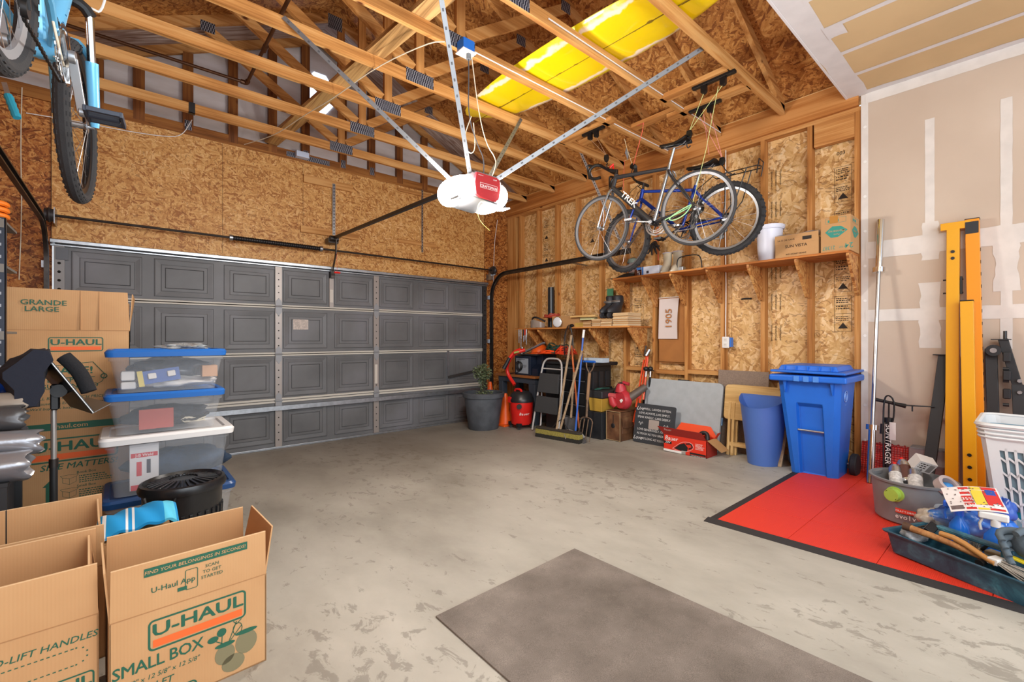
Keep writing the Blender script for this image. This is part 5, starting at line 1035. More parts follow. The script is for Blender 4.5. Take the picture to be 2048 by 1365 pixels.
# blue broom
t = thing('blue_broom', 'angle broom with a bright blue handle, pale tip and grey bristles', 'broom', fl(1152, 872)); a = at(1151, 862, 5.35); top = at(1166, 676, 5.5); stick(t, 'handle', a, top, .011, plain('handle_blue', '2a5fb8', .35)); stick(t, 'hanging_tip', top, at(1168, 660, 5.5), .015, white)
bd = a; MB().prism([bd+V(-.03, .12, .0), bd+V(-.03, -.1, -.02), bd+V(-.02, -.14, -.06), bd+V(-.02, .14, -.05)], (.045, 0, 0)).build('head', plain('broom_grey', 'a09c98', .6), t, bev=.005)
z0 = fz(3.7)
MB().prism([bd+V(-.02, .14, -.05), bd+V(-.02, -.14, -.06), V(bd.x-.05, bd.y-.17, z0+.002), V(bd.x-.05, bd.y+.15, z0+.002)], (.05, 0, 0)).build('bristles', plain('bristle_grey', '4a4848', .9, var=.3, vs=120), t)
# orange pole tool
t = thing('orange_handled_tool', 'long tool with a faded orange handle behind the brooms', 'tool', fl(1158, 862)); stick(t, 'handle', at(1158, 858, 5.45), at(1143, 692, 5.7), .012, plain('orange_faded', 'c2622c', .5)); MB().box(at(1158, 858, 5.45)-V(.03, .05, .05), at(1158, 858, 5.45)+V(.01, .05, .01)).build('head', dsteel, t, bev=.01)
# shovel
t = thing('flat_shovel', 'grey metal shovel blade standing behind the push broom', 'shovel', fl(1143, 868)); a = at(1142, 836, 5.5)
MB().grid(lambda u, v: tuple(a+V(.03*cos(pi*(u-.5))*.8, .1*(1-2*u)*(1-.3*v*v), -.26*v+.0)), 8, 6, .003).build('blade', plain('blade_grey', '7f8083', .4, .7, var=.2), t); stick(t, 'handle', a, at(1148, 745, 5.6), .014, wd_old)
# spading fork with D handle
t = thing('spading_fork', 'rusty spading fork with a wooden shaft and steel D-handle', 'garden fork', fl(1172, 880)); rust = plain('rust_steel', '7a6553', .6, .5, var=.25, vs=30)
p0, p1, p2 = at(1173, 835, 5.3), at(1175, 800, 5.32), at(1179, 747, 5.38)
stick(t, 'socket', p0, p1, .014, rust); stick(t, 'shaft', p1, p2, .019, plain('fork_wood', '8a6a4c', .7, var=.2)); u_ = (p2-p1).normalized()
MB().tube([p2, p2+u_*.06+V(0, .05, 0), p2+u_*.14+V(0, .062, 0)], .008, 8, sm=1).build('handle_fork', rust, t); MB().tube([p2, p2+u_*.06+V(0, -.05, 0), p2+u_*.14+V(0, -.062, 0)], .008, 8, sm=1).build('handle_fork', rust, t)
MB().cyl(p2+u_*.14+V(0, .07, 0), p2+u_*.14+V(0, -.07, 0), .014).build('grip', blue, t)
MB().tube([p0+V(0, .09, -.05), p0+V(0, .07, -.01), p0, p0+V(0, -.07, -.01), p0+V(0, -.09, -.05)], .007, 8, sm=1).build('crosshead', rust, t)
for k, yy in enumerate((.09, .03, -.03, -.09)): a = p0+V(0, yy, -.02 if abs(yy) < .05 else -.05); MB().tube([a, a+V(-.03, 0, -.12), V(a.x-.06, a.y, fz(a.y)+.015)], [.008, .008, .004], 6, sm=1).build('tine', rust, t)
# toolboxes, case, blower
zf = fz(3.45); t = thing('black_crate', 'black plastic case on the floor under the yellow toolbox', 'case', (4.5, 3.47, zf)); MB().box((4.32, 3.375, zf), (4.78, 3.585, .385)).build('body', plain('case_black', '23262a', .45), t, bev=.008)
for k in range(6): MB().box((4.40+.05*k, 3.366, .1), (4.42+.05*k, 3.375, .34)).build('rib', plain('case_rib', '3a3a3a', .5), t)
t = thing('toolbox', 'mustard yellow toolbox with a black lid stacked on the black case', 'toolbox', (4.5, 3.47, .386)); MB().hexa([(4.34, 3.40, .386), (4.72, 3.40, .386), (4.72, 3.58, .386), (4.34, 3.58, .386)], [(4.32, 3.375, .55), (4.75, 3.375, .55), (4.75, 3.588, .55), (4.32, 3.588, .55)]).build('body', plain('mustard', 'b8933a', .5, var=.08), t, bev=.008)
MB().box((4.315, 3.37, .55), (4.755, 3.59, .64)).build('lid', plain('lid_black', '2a2c2f', .5), t, bev=.015, bs=2); MB().tube([(4.4, 3.49, .64), (4.42, 3.49, .675), (4.65, 3.49, .675), (4.67, 3.49, .64)], .01, 8, sm=1).build('handle', black, t)
tag(MB().tube([(4.36, 3.52, .65), (4.42, 3.45, .66), (4.5, 3.5, .66), (4.44, 3.56, .655), (4.4, 3.48, .665), (4.55, 3.44, .66)], .007, 6, sm=2).build('green_strap', plain('strap_green', '24594c', .6)), 'dark green strap loosely coiled on the toolbox lid', 'strap')
zf = fz(3.25); lth, nt, bs = base('brown_leather'); n = N(nt, 'ShaderNodeTexNoise', i_Scale=7., i_Detail=6.); L(nt, coords(nt), n.inputs['Vector']); r = ramp(nt, n.outputs['Fac'], [(.3, '4a3020'), (.5, '6b4830'), (.7, '8d6a4a')]); L(nt, r.outputs[0], bs.inputs['Base Color']); bs.inputs['Roughness'].default_value = .5
t = thing('leather_case', 'worn brown leather pilot case with a flap pocket on the floor', 'case', (4.58, 3.25, zf)); MB().box((4.376, 3.157, zf), (4.80, 3.355, .40)).build('body', lth, t, bev=.01, bs=2)
MB().prism([(4.376, 3.157, .40), (4.80, 3.157, .40), (4.80, 3.355, .40), (4.376, 3.355, .40)], (0, 0, .02)).build('lid', lth, t, bev=.012); MB().box((4.42, 3.147, .15), (4.68, 3.157, .33)).build('pocket', lth, t, bev=.006)
MB().prism([(4.40, 3.146, .345), (4.70, 3.146, .345), (4.69, 3.146, .24), (4.56, 3.142, .21), (4.42, 3.146, .22)], (0, -.006, 0)).build('pocket_flap', lth, t, bev=.004); stm = plain('edge_piping', 'a08a66', .6)
for q in (((4.378, 3.158, zf), (4.378, 3.158, .41)), ((4.378, 3.355, zf), (4.378, 3.355, .41)), ((4.376, 3.16, .41), (4.376, 3.355, .41)), ((4.376, 3.16, zf+.01), (4.376, 3.355, zf+.01))): MB().cyl(q[0], q[1], .004, n=6).build('piping', stm, t)
MB().tube([(4.372, 3.25, .37), (4.37, 3.25, .3), (4.37, 3.25, .27)], .003, 5).build('tag_cord', black, t); MB().sph((4.366, 3.25, .245), (.008, .026, .03)).build('luggage_tag', black, t)
t = thing('leaf_blower', 'red corded leaf blower with a grey nozzle resting on the leather case', 'leaf blower', (4.5, 3.24, .42)); rb = plain('blower_red', 'b8323c', .4)
B = V(4.50, 3.20, .545); MB().lathe([(.03, -.06), (.10, -.055), (.118, -.02), (.118, .02), (.10, .05), (.05, .06)], 24, Matrix.Translation(B) @ Matrix.Rotation(radians(90), 4, 'Y') @ Matrix.Rotation(radians(15), 4, 'X')).build('fan_housing', rb, t, smooth=50)
MB().tube([B+V(-.02, .1, -.08), B+V(-.04, .12, -.05), B+V(-.04, .14, .02)], [.04, .045, .04], 12).build('intake', rb, t, smooth=50); MB().tube([B+V(-.04, .17, .04), B+V(-.04, .08, .04)], .03, 10).build('motor_cap', plain('blower_pink', 'c85a5e', .4), t)
MB().lathe([(.07, 0), (.06, .06), (.04, .10)], 18, Matrix.Translation(B+V(0, .03, .09))).build('motor_housing', rb, t, smooth=50)
MB().tube([B+V(0, .12, .05), B+V(0, .10, .14), B+V(0, .04, .2), B+V(0, -.06, .19)], .017, 10, sm=2).build('handle', plain('blower_grip', '3a2e30', .5), t); MB().tube([B+V(0, -.0, .205), B+V(0, -.08, .19)], .02, 8).build('switch_head', rb, t)
MB().tube([B+V(.02, -.08, .03), B+V(.08, -.14, .09), B+V(.16, -.2, .16)], [.05, .045, .04], 14).build('nozzle', plain('nozzle_grey', '5c5048', .5), t, smooth=50); MB().prism([B+V(-.07, -.0, .0), B+V(-.07, -.03, .02), B+V(-.07, -.05, .0), B+V(-.07, -.02, -.03)], (-.004, 0, 0)).build('badge', white, t)
# orange stand and tripods
t = thing('orange_stand', 'folded orange metal stand leaning against the wall studs', 'stand', fl(1283, 872)); om = plain('stand_orange', 'd8481c', .4)
for p, q in (((1279, 812, 5.3), (1293, 713, 5.42)), ((1272, 815, 5.3), (1288, 720, 5.45)), ((1287, 800, 5.28), (1296, 712, 5.42)), ((1267, 845, 5.36), (1281, 770, 5.4))): MB().beam(at(*p), at(*q), .016, .016).build('leg', om, t)
MB().beam(at(1268, 792, 5.34), at(1282, 796, 5.32), .02, .03).build('cross_piece', redp, t); MB().cyl(at(1292, 712, 5.4), at(1299, 700, 5.4), .02).build('hinge', galv, t); MB().cyl(at(1289, 712, 5.42), at(1292, 692, 5.42), .011).build('top_rod', dsteel, t); MB().cyl(at(1272, 822, 5.32), fl(1266, 876)+V(0, 0, .0), .012).build('leg', om, t)
for i, (dx, lab) in enumerate(((0, 'black and chrome photo tripod folded and leaning on the wall by the grey table'), (9, 'second folded black tripod half hidden behind the first one'))):
    t = thing('photo_tripod', lab, 'tripod', fl(1285+dx, 874)); q = at(1291+dx, 755, 5.36); f = [fl(1281+dx, 874), fl(1285+dx, 877), fl(1290+dx, 875)]
    for k in range(3): m = q.lerp(f[k], .5); MB().cyl(q+V(0, .0, 0), m, .011).build('upper_leg', black, t); MB().cyl(m, V(f[k].x, f[k].y, fz(f[k].y)), .008).build('lower_leg', chrome if k == 1 else blackm, t)
    MB().cyl(q, q+V(.01, 0, .07), .016).build('centre_post', chrome, t); MB().sph(q+V(.01, 0, .1), .03).build('head', black, t); MB().cyl(q+V(.01, 0, .1), q+V(-.03, -.07, .08), .006).build('pan_handle', black, t)
# folded table
def lean(name, lab, cat, y0, y1, xb, xt, z1, th, m, r=.03, part='panel', z0=None):
    zb = fz((y0+y1)/2) if z0 is None else z0; t = thing(name, lab, cat, (xb, (y0+y1)/2, zb)); Hh = math.hypot(xt-xb, z1-zb); R_ = FM((xb, y1, zb), (0, -1, 0), (xt-xb, 0, z1-zb))
    o = rrect(0, 0, y1-y0, Hh, r); b = MB().tf(R_); b.prism([(x, y, 0) for x, y in o], (0, 0, -th)); b.tf(Matrix()).build(part, m, t, bev=.002); return t, R_, Hh
t, R_, Hh = lean('folding_table', 'pale grey plastic folding table folded in half and leaning on the wall', 'table', 2.13, 3.04, 4.62, 4.76, .80, .028, plain('table_grey', 'a9b0b4', .5, var=.05, vs=12), .05, 'tabletop')
b = MB().tf(R_ @ M((0, 0, -.03))); b.prism([(x, y, 0) for x, y in rrect(.01, .02, .9, Hh-.0, .05)], (0, 0, -.025)).tf(Matrix()).build('tabletop', plain('table_dark', '7f868c', .5), t)
MB().tf(R_).box((.885, .1, -.06), (.905, Hh-.1, -.03)).tf(Matrix()).build('folding_leg', galv, t); MB().tf(R_).box((.39, Hh, -.03), (.52, Hh+.012, -.01)).tf(Matrix()).build('carry_handle', black, t)
MB().tf(R_).cyl((.91, .3, -.03), (.91, .38, -.03), .014).tf(Matrix()).build('latch', plain('latch_blue', '5e7894', .4, .5), t)
# sign
sg = plain('sign_slate', '33373c', .6, var=.06); t, R_, Hh = lean('wall_plaque', 'dark slate plaque with white lettering and a square photo opening leaning on the table', 'sign', 2.57, 3.08, 4.515, 4.59, .515, .01, sg, .02)
b = MB().tf(R_ @ M((0, 0, .0005)))
for i, (tx, y) in enumerate((('WELL, LAUGH OFTEN.', .375), ('LOVE ALWAYS, LIVE SIMPLY.', .325), ('SPEAK KINDLY, CARE DEEPLY.', .278), ('LOVE GENEROUSLY, OFTEN.', .138), ('AS MUCH AS YOU BREATHE.', .09), ('AS LONG AS YOU LIVE.', .038))): b.text(tx, .034, M((.285 if i in (0, 5) else .25, y+.005, 0)), .007, sx=1.02 if len(tx) < 19 else .93)
for y, w in ((.372, 'Live'), (.035, 'Love')): b.text(w, .06, M((.062, y, 0)), .008, shear=.35)
MBt = b
for s in (-1, 1):
    c = V(.25+s*.16, .22, .0006); pts = [c+V(.055*(k/12-1)*1.0+.055, .018*sin(k*.8), 0)*1.0+V(-.03, 0, 0) for k in range(13)]; b.tube(pts, .002, 5, sm=1)
b.tf(Matrix()).build('lettering', plain('sign_white', 'd8d8d6', .6), t, smooth=0)
b = MB().tf(R_ @ M((0, 0, .0008))); b.add([(x, y, 0) for x, y in rrect(.19, .17, .32, .275, .01)], [tuple(range(24))]); b.tf(Matrix()).build('photo_opening', plain('photo_blank', 'a89c94', .5), t)
# product box
zf = fz(2.3); t = thing('tool_carton', 'red and black power tool carton with its top flap open, on the floor', 'box', (4.45, 2.33, zf)); rc = plain('carton_red', 'd8341e', .45); X0, X1, y0, y1, h = 4.335, 4.56, 2.107, 2.572, .175
for n_, a, c in (('front', (X0, y0, zf), (X0+.004, y1, zf+h)), ('back', (X1-.004, y0, zf), (X1, y1, zf+h)), ('end', (X0, y0, zf), (X1, y0+.004, zf+h)), ('end', (X0, y1-.004, zf), (X1, y1, zf+h)), ('bottom', (X0, y0, zf), (X1, y1, zf+.004))): MB().box(a, c).build('carton_side', rc if n_ != 'end' else plain('carton_dark_red', '9c241c', .5), t)
MB().prism([(X0, y0, zf+h), (X0, y1, zf+h), (X0-.05, y1+.045, zf+h+.085), (X0-.05, y0+.03, zf+h+.085)], (.004, 0, 0)).build('top_flap', plain('carton_dark_red'), t)
MB().prism([(X1, y0, zf+h), (X1, y1, zf+h), (X1+.03, y1-.06, zf+h+.1), (X1+.03, y0+.08, zf+h+.1)], (.004, 0, 0)).build('top_flap', plain('flap_orange', 'f0501e', .5), t)
MB().prism([(X0+.02, y0, zf+h), (X1-.02, y0, zf+h), (X1+.02, y0-.11, zf+.07), (X0+.08, y0-.11, zf+.07)], (0, .003, .003)).build('end_flap', card, t)
MB().prism([(X1-.05, y0, zf+h), (X1, y0, zf+h), (X1+.02, y0-.03, zf+h+.06), (X1-.05, y0-.03, zf+h+.06)], (0, .003, 0)).build('end_flap', rc, t)
w2 = (y1-y0)/2; b = MB().tf(WX((X0-.0004, (y0+y1)/2, zf+h/2)))
b.text('Bauer', .062, M((-.145, .035, 0)), .006, shear=.2); b.text('20V', .036, M((-.185, .0, .0004)), .004, shear=.2); rect(b, -w2, -.085, .0, -.062); scrib(b, .12, .04, .09, 5, .008); b.mat(1)
rect(b, .06, -.068, .225, -.05, .0005); rect(b, .06, -.086, w2, -.072, .0005); rect(b, -w2+.003, -.005, -.14, .022, .0003)
b.add([(-.11, -.04, .0006), (-.04, -.055, .0006), (.03, -.05, .0006), (.04, -.01, .0006), (.0, .03, .0006), (-.05, .01, .0006)], [tuple(range(6))]); b.tube([(.02, .025, .001), (.07, .035, .001), (.09, .0, .001), (.05, -.02, .001)], .007, 6, sm=1)
b.mat(0); b.text('HEAVY DUTY 20V', .014, M((-.12, -.08, .001)), .001)
b.text('CORDLESS HAND VACUUM', .0125, M((.148, -.0835, .001)), .001); b.tube([(-.13, -.045, .0008), (-.05, .02, .0008), (.0, .045, .0008), (.08, .045, .0008), (.105, -.005, .0008), (.05, -.045, .0008), (-.04, -.065, .0008), (-.13, -.045, .0008)], .0015, 4, sm=1)
b.mat(2); rect(b, -.03, -.085, .015, -.05, .0012); b.tf(Matrix()).build('printing', [white, black, plain('grey_tape', '9a9690', .4)], t, smooth=0)
b = MB().tf(FM((X0-.0254, (y0+y1)/2+.025, zf+h+.043), (0, -1, 0), (-.05, 0, .085))); b.text('Bauer', .036, M((-.14, .01, .0016)), .004, shear=.2); b.tf(Matrix()).build('lettering', plain('print_pale', 'd8c4b8', .6), t, smooth=0)
MB().tube([(X1-.08, y0+.06, zf+h-.02), (X1-.06, y0+.07, zf+h+.04), (X1-.06, y0+.12, zf+h+.05), (X1-.07, y0+.16, zf+h)], .022, 10, sm=2).build('packed_tool', black, t)
# tray tables
pn = wood('tray_wood', 1, 'b98f55', 'd3ae72', 'e0c088'); pnz = wood('tray_leg', 2, 'b98f55', 'd3ae72', 'e0c088')
for i, (dx, lab) in enumerate(((0, 'pale wooden folding tray table leaning on the wall, the front one'), (.035, 'pale wooden folding tray table directly behind the front one'))):
    y0, y1 = 1.58-.02*i, 2.10-.02*i; t, R_, Hh = lean('tray_table', lab, 'tray table', y0, y1, 4.685+dx, 4.735+dx, .80, .018, pn, .04, 'tray_top', z0=.45); zf = fz(1.9)
    for yy in (y1-.06, y1-.10, y0+.04, y0+.08): MB().hexa([(4.64+dx, yy-.012, zf), (4.665+dx, yy-.012, zf), (4.665+dx, yy+.012, zf), (4.64+dx, yy+.012, zf)], [(4.70+dx, yy-.012, .62), (4.725+dx, yy-.012, .62), (4.725+dx, yy+.012, .62), (4.70+dx, yy+.012, .62)]).build('leg', pnz, t)
    MB().box((4.655+dx, y0+.04, zf+.09), (4.675+dx, y1-.05, zf+.13)).build('stretcher', pn, t)
t, R_, Hh = lean('particle_board', 'offcut of grey brown particle board leaning on the wall behind the tray tables', 'board', 1.72, 2.22, 4.80, 4.835, .94, .014, plain('particle', '8c7a6c', .8, var=.12, vs=80), .002)
for i, (px, ht, lab) in enumerate(((1566, .45, 'narrow grey offcut standing between the blue waste basket and the wheeled bin'), )):
    y = Y_(px, 4.6); t = thing('wood_offcut', lab, 'board', (4.6, y, fz(y))); MB().beam((4.52, y, fz(y)), (4.68, y-.02, fz(y)+ht), .03, .02, (1, 0, 0)).build('board', wd_old, t)
# 1905 print, cardboard, outlet, conduit
y0, y1 = Y_(1372, XW), Y_(1316, XW); t = thing('cardboard_sheet', 'flat brown cardboard sheet fixed between two studs under the shelf', 'cardboard', (XW+.03, (y0+y1)/2, 1.2)); z1 = wx(1340, 595, XW).z; z0 = wx(1340, 727, XW).z; zm = wx(1340, 683, XW).z
MB().box((XW+.02, y0, zm), (XW+.026, y1, z1)).box((XW+.024, y0, z0), (XW+.03, y1, zm+.01)).build('sheet', plain('card_brown', 'a56c36', .8, var=.06), t); MB().box((XW+.018, y0, z1-.004), (XW+.028, y1, z1+.006)).build('cut_edge', paper, t)
ya, yb = Y_(1355, XW-.01), Y_(1316, XW-.01); za, zb = wx(1335, 598, XW).z, wx(1335, 678, XW).z; t = thing('number_poster', 'curling white paper printed with the number 1905 in brown, hung sideways', 'poster', (XW, (ya+yb)/2, za))
MB().grid(lambda u, v: (XW-.004-.02*sin(pi*v)*u**2-.01*(1-v)*u, ya+(yb-ya)*(1-u)-.015*v*(1), zb+(za-zb)*v), 8, 10, .001).build('sheet', plain('poster_white', 'd8ccc8', .7), t, smooth=60)
b = MB(); o = (XW-.0245, (ya+yb)/2-.02, (za+zb)/2); b.tf(FM(o, (0, 0, 1), (0, 1, 0))); b.text('1905', .115, M((0, -.04, 0)), .006, sx=1.05); b.mat(1); b.text('1905', .115, M((0.00, -.04, .0006)), -.006, sx=1.05); b.tf(Matrix()).build('lettering', [plain('num_dark', '3a281c', .7), plain('num_orange', 'c07a3c', .7)], t, smooth=0)
y = Y_(1452, XW); z = wx(1452, 685, XW).z; t = thing('wall_outlet', 'white electrical outlet with a blue box on a stud', 'outlet', (XW, y, z)); MB().box((XW+.0, y-.05, z-.05), (XW+.06, y-.038, z+.05)).build('box', plain('box_blue'), t)
MB().box((XW-.012, y-.036, z-.06), (XW-.002, y+.038, z+.06)).build('cover_plate', white, t, bev=.004)
for dz in (-.028, .028):
    b = MB().box((XW-.016, y-.016, z+dz-.018), (XW-.012, y+.018, z+dz+.018)); s = b.build('socket', plain('socket', 'dcd8d2', .4), t, bev=.003)
    for dy in (-.006, .008): MB().box((XW-.0168, y+dy-.001, z+dz-.004), (XW-.0158, y+dy+.001, z+dz+.006)).build('slot', black, s)
cord('white cable stapled down a stud to the wall outlet', [(XW-.006, y, z+.06), (XW-.006, y+.002, 1.4), (XW-.006, y-.003, 1.8), (XW-.006, y, 1.98)], .005, white, name='house_cable', sm=1)
cord('white cable stapled up the stud above the wall shelf', [(XW-.006, y, 2.02), (XW-.006, y+.004, 2.5), (XW-.006, y, 3.28)], .005, white, name='house_cable', sm=1)
y = Y_(1492, XW+.07); z = wx(1492, 597, XW).z; tag(MB().tube([(XW+.08, y-.05, z), (XW+.075, y, z+.003), (XW+.08, y+.05, z)], .008, 8).build('drawer_pull', black), 'small black pull handle screwed to the sheathing under the shelf', 'handle')
# ---------------------------------------------------------------- waste basket and wheeled bin
zf = fz(1.63); wb_ = plain('basket_blue', '4c6fb8', .45); t = thing('waste_basket', 'light blue half-round plastic waste basket beside the wheeled bin', 'waste basket', (4.46, 1.66, zf)); b = MB(); rs = []
def half(r1, r2, z, k, q=0): # half round outline, flat side to the wall
    return [V(4.56+q*.5-r2*sin(a), 1.665-r1*cos(a), z+k*(.5-abs(sin(a)))*2) for a in [pi*j/24 for j in range(25)]]+[V(4.565+q, 1.665+r1, z+k), V(4.565+q, 1.665-r1, z+k)]
for f, k in ((0, 0), (.03, 0), (.5, .0), (.85, .02), (1, .05)): rs.append(half(.135+.062*f, .15+.08*f, zf+.575*f, k))
for f, k, q in ((1, .05, .012), (.99, .05, -.003), (.8, .015, -.005), (.02, 0, -.007)): rs.append([p for p in half(.135+.062*f+q, .15+.08*f+q, zf+.575*f+(.012 if q > 0 else 0), k, q*1.5)])
b.rings(rs).build('body', wb_, t, smooth=50)
cb = plain('cart_blue', '1d6ad2', .4, var=.04, vs=5); zf = fz(1.2); t = thing('wheeled_bin', 'large bright blue wheeled recycling bin with a closed lid by the wall corner', 'bin', (4.5, 1.22, zf))
# body with a front recess
def ringr(x0, x1, y0, y1, z, rec, rw=.085, rd=.04):
    yc = (y0+y1)/2-.0; o = [(x0+.03, y1), (x1, y1), (x1, y0), (x0+.03, y0), (x0, y0+.04), (x0, yc-rw-.012), (x0+rec*rd, yc-rw), (x0+rec*rd, yc+rw), (x0, yc+rw+.012), (x0, y1-.04)]
    return [V(x, y, z) for x, y in o]
rs = []
for f, rec in ((0, 0), (.02, 1), (.3, 1), (.68, 1), (.72, 0), (.94, 0)): rs.append(ringr(4.38-.07*f, 4.66+.10*f, 1.045-.04*f, 1.385+.09*f, zf+.86*f, rec))
MB().rings(rs).build('body', cb, t, smooth=25, bev=.006, bs=2)
zr = zf+.80; MB().box((4.25, .955, zr), (4.82, 1.515, zr+.055)).build('rim', cb, t, bev=.015, bs=2)
for yy in (1.06, 1.40): MB().prism([(4.31, yy-.012, zr), (4.31, yy+.012, zr), (4.325, yy, zr-.10)], (-.03, 0, 0)).build('rim_gusset', cb, t)
for k in range(3): MB().box((4.243, 1.14+.07*k, zr+.005), (4.252, 1.18+.07*k, zr+.05)).build('grip_rib', plain('rib_blue', '4c8ade', .35), t)
MB().prism([(4.24, .96, zr+.07), (4.24, 1.50, zr+.075), (4.83, 1.5, zr+.075), (4.83, .96, zr+.075)], (0, 0, .02)).build('lid', cb, t, bev=.008, bs=2); MB().hexa([(4.30, 1.02, zr+.09), (4.30, 1.46, zr+.09), (4.78, 1.46, zr+.09), (4.78, 1.02, zr+.09)][::-1], [(4.32, 1.04, zr+.135), (4.32, 1.44, zr+.135), (4.76, 1.44, zr+.135), (4.76, 1.04, zr+.135)][::-1]).build('lid_crown', cb, t, bev=.01, bs=2)
for k in range(5): MB().box((4.296, 1.06+.085*k, zr+.095), (4.306, 1.07+.085*k, zr+.13)).build('lid_rib', cb, t)
MB().cyl((4.355, 1.13, .50), (4.355, 1.32, .50), .009).build('lift_bar', galv, t)
for yy in (.965, 1.42): MB().cyl((4.66, yy, zf+.095), (4.66, yy+.05, zf+.095), .095, n=28).build('wheel', plain('wheel_rubber', '26262a', .7, bump=.6, bs=90), t, bev=.01)
MB().cyl((4.66, .98, zf+.095), (4.66, 1.46, zf+.095), .012).build('axle', galv, t)
b = MB().tf(FM((4.47, 1.0095, .80), (1, 0, .0), (0, -.05, 1))); b.ring((0, 0, .001), .045, .003, 'z', 24, 4).ring((0, 0, .001), .025, .003, 'z', 24, 4); b.text('BLUE', .02, M((0, -.075, .001)), .002); b.tf(Matrix()).build('embossed_mark', plain('mark_pale', '8fb4e8', .5), t)
# ---------------------------------------------------------------- mats
mr, nt, bs = base('mat_red'); bs.inputs['Base Color'].default_value = sc3('e23a22'); bs.inputs['Roughness'].default_value = .5
v = coords(nt, (45, 45, 45)); wv = N(nt, 'ShaderNodeTexWave', i_Scale=1., wave_type='BANDS', bands_direction='X'); L(nt, v, wv.inputs[0]); wv2 = N(nt, 'ShaderNodeTexWave', i_Scale=1., wave_type='BANDS', bands_direction='Y'); L(nt, v, wv2.inputs[0])
mx = N(nt, 'ShaderNodeMath', operation='MAXIMUM'); L(nt, wv.outputs['Fac'], mx.inputs[0]); L(nt, wv2.outputs['Fac'], mx.inputs[1]); u = N(nt, 'ShaderNodeBump', i_Strength=.5, i_Distance=.004); L(nt, mx.outputs[0], u.inputs['Height']); L(nt, u.outputs[0], bs.inputs['Normal'])
def slab(b, q, h0, h1): # quad on the sloping floor
    b.hexa([(x, y, fz(y)+h0) for x, y in q], [(x, y, fz(y)+h1) for x, y in q]); return b
MH = .014
t = thing('garage_floor_mat', 'bright red interlocking garage floor mat with black edge ramps', 'mat', (3.8, .3, fz(.3)))
ed = plain('mat_edge', '2c2a2b', .7, bump=.4, bs=200); nx = 0
xa = [2.86, 3.26, 3.66, 4.06, 4.46, 4.835]; yb = [1.32-.4*k for k in range(8)]
for i in range(5):
    for j in range(7): slab(MB(), [(xa[i]+.0015, yb[j+1]+.0015), (xa[i+1]-.0015, yb[j+1]+.0015), (xa[i+1]-.0015, yb[j]-.0015), (xa[i]+.0015, yb[j]-.0015)], 0, MH).build('mat_tile', mr, t, smooth=0)
for q, k in (([(2.80, -1.5), (2.86, -1.5), (2.86, 1.38), (2.80, 1.38)], 0), ([(2.86, 1.32), (4.44, 1.32), (4.44, 1.38), (2.86, 1.38)], 1)):
    b = MB(); hs = [.002, MH, MH, .002] if k == 0 else [MH, MH, .002, .002]; b.hexa([(x, y, fz(y)) for x, y in q], [(x, y, fz(y)+h) for (x, y), h in zip(q, hs)]); b.build('edge_ramp', ed, t, smooth=0)
rm_, nt, bs = base('rubber_mat'); n = N(nt, 'ShaderNodeTexNoise', i_Scale=3.2, i_Detail=6., i_Roughness=.6); L(nt, coords(nt), n.inputs['Vector']); r = ramp(nt, n.outputs['Fac'], [(.3, '625a52'), (.5, '766d65'), (.7, '8b8279')])
n2 = N(nt, 'ShaderNodeTexNoise', i_Scale=420., i_Detail=1.); L(nt, coords(nt), n2.inputs['Vector']); x = N(nt, 'ShaderNodeMix', data_type='RGBA', blend_type='OVERLAY'); x.inputs[0].default_value = .7; L(nt, r.outputs[0], x.inputs[6]); L(nt, n2.outputs['Fac'], x.inputs[7]); 
hs_ = N(nt, 'ShaderNodeHueSaturation', i_Saturation=1.); L(nt, x.outputs[2], hs_.inputs['Color']); L(nt, hs_.outputs[0], bs.inputs['Base Color']); bs.inputs['Roughness'].default_value = .7
A0, A1, A2 = fl(871, 1236), fl(1149, 1100), fl(1660, 1330); d = (A2-A1); d2 = A1+d*1.75; d3 = A0+d*1.75
b = slab(MB(), [(d3.x, d3.y), (d2.x, d2.y), (A1.x, A1.y), (A0.x, A0.y)], 0, .008); tag(b.build('rubber_mat', rm_, bev=.002), 'grey brown rubber mat lying on the concrete in the foreground', 'mat')
# ---------------------------------------------------------------- against the drywall
XF = XW-.014
mh, nt, bs = base('mat_hex'); bs.inputs['Base Color'].default_value = sc3('d62c22'); bs.inputs['Roughness'].default_value = .45; vo = N(nt, 'ShaderNodeTexVoronoi', i_Scale=1., i_Randomness=.15); L(nt, coords(nt, (40, 55, 55)), vo.inputs['Vector'])
u = N(nt, 'ShaderNodeBump', i_Strength=1., i_Distance=.006); L(nt, vo.outputs['Distance'], u.inputs['Height']); L(nt, u.outputs[0], bs.inputs['Normal']); r = ramp(nt, vo.outputs['Distance'], [(.25, 'e03428'), (.6, '9c1c18')]); L(nt, r.outputs[0], bs.inputs['Base Color'])
for i, (xo, y0, y1, h, lab) in enumerate(((.0, .665, .975, .375, 'spare red mat tile leaning upright on the drywall behind the barbell'), (-.016, .69, .90, .36, 'second spare red mat tile leaning in front of the first'))):
    t = thing('spare_mat_tile', lab, 'mat', (4.78, (y0+y1)/2, fz(.8)+MH)); z = fz(.8)+MH; b = MB(); b.prism([(4.76+xo, y0, z), (4.76+xo, y1, z), (4.82+xo, y1, z+h-.12), (4.82+xo, y0, z+h-.12)], (.012, 0, 0)); b.build('tile', mh, t, smooth=0)
    for k in range(int((y1-y0)/.02)): MB().box((4.82+xo, y0+.02*k+.003, z+h-.125), (4.832+xo, y0+.02*k+.014, z+h-.112)).build('loop_tab', mh, t) if k % 2 else None
a = V(4.453, .848, fz(.85)+MH+.001); c = V(4.805, .844, 2.27); d = (c-a).normalized(); Lb = (c-a).length
t = thing('barbell', 'long chrome barbell standing upright and leaning on the drywall', 'barbell', a)
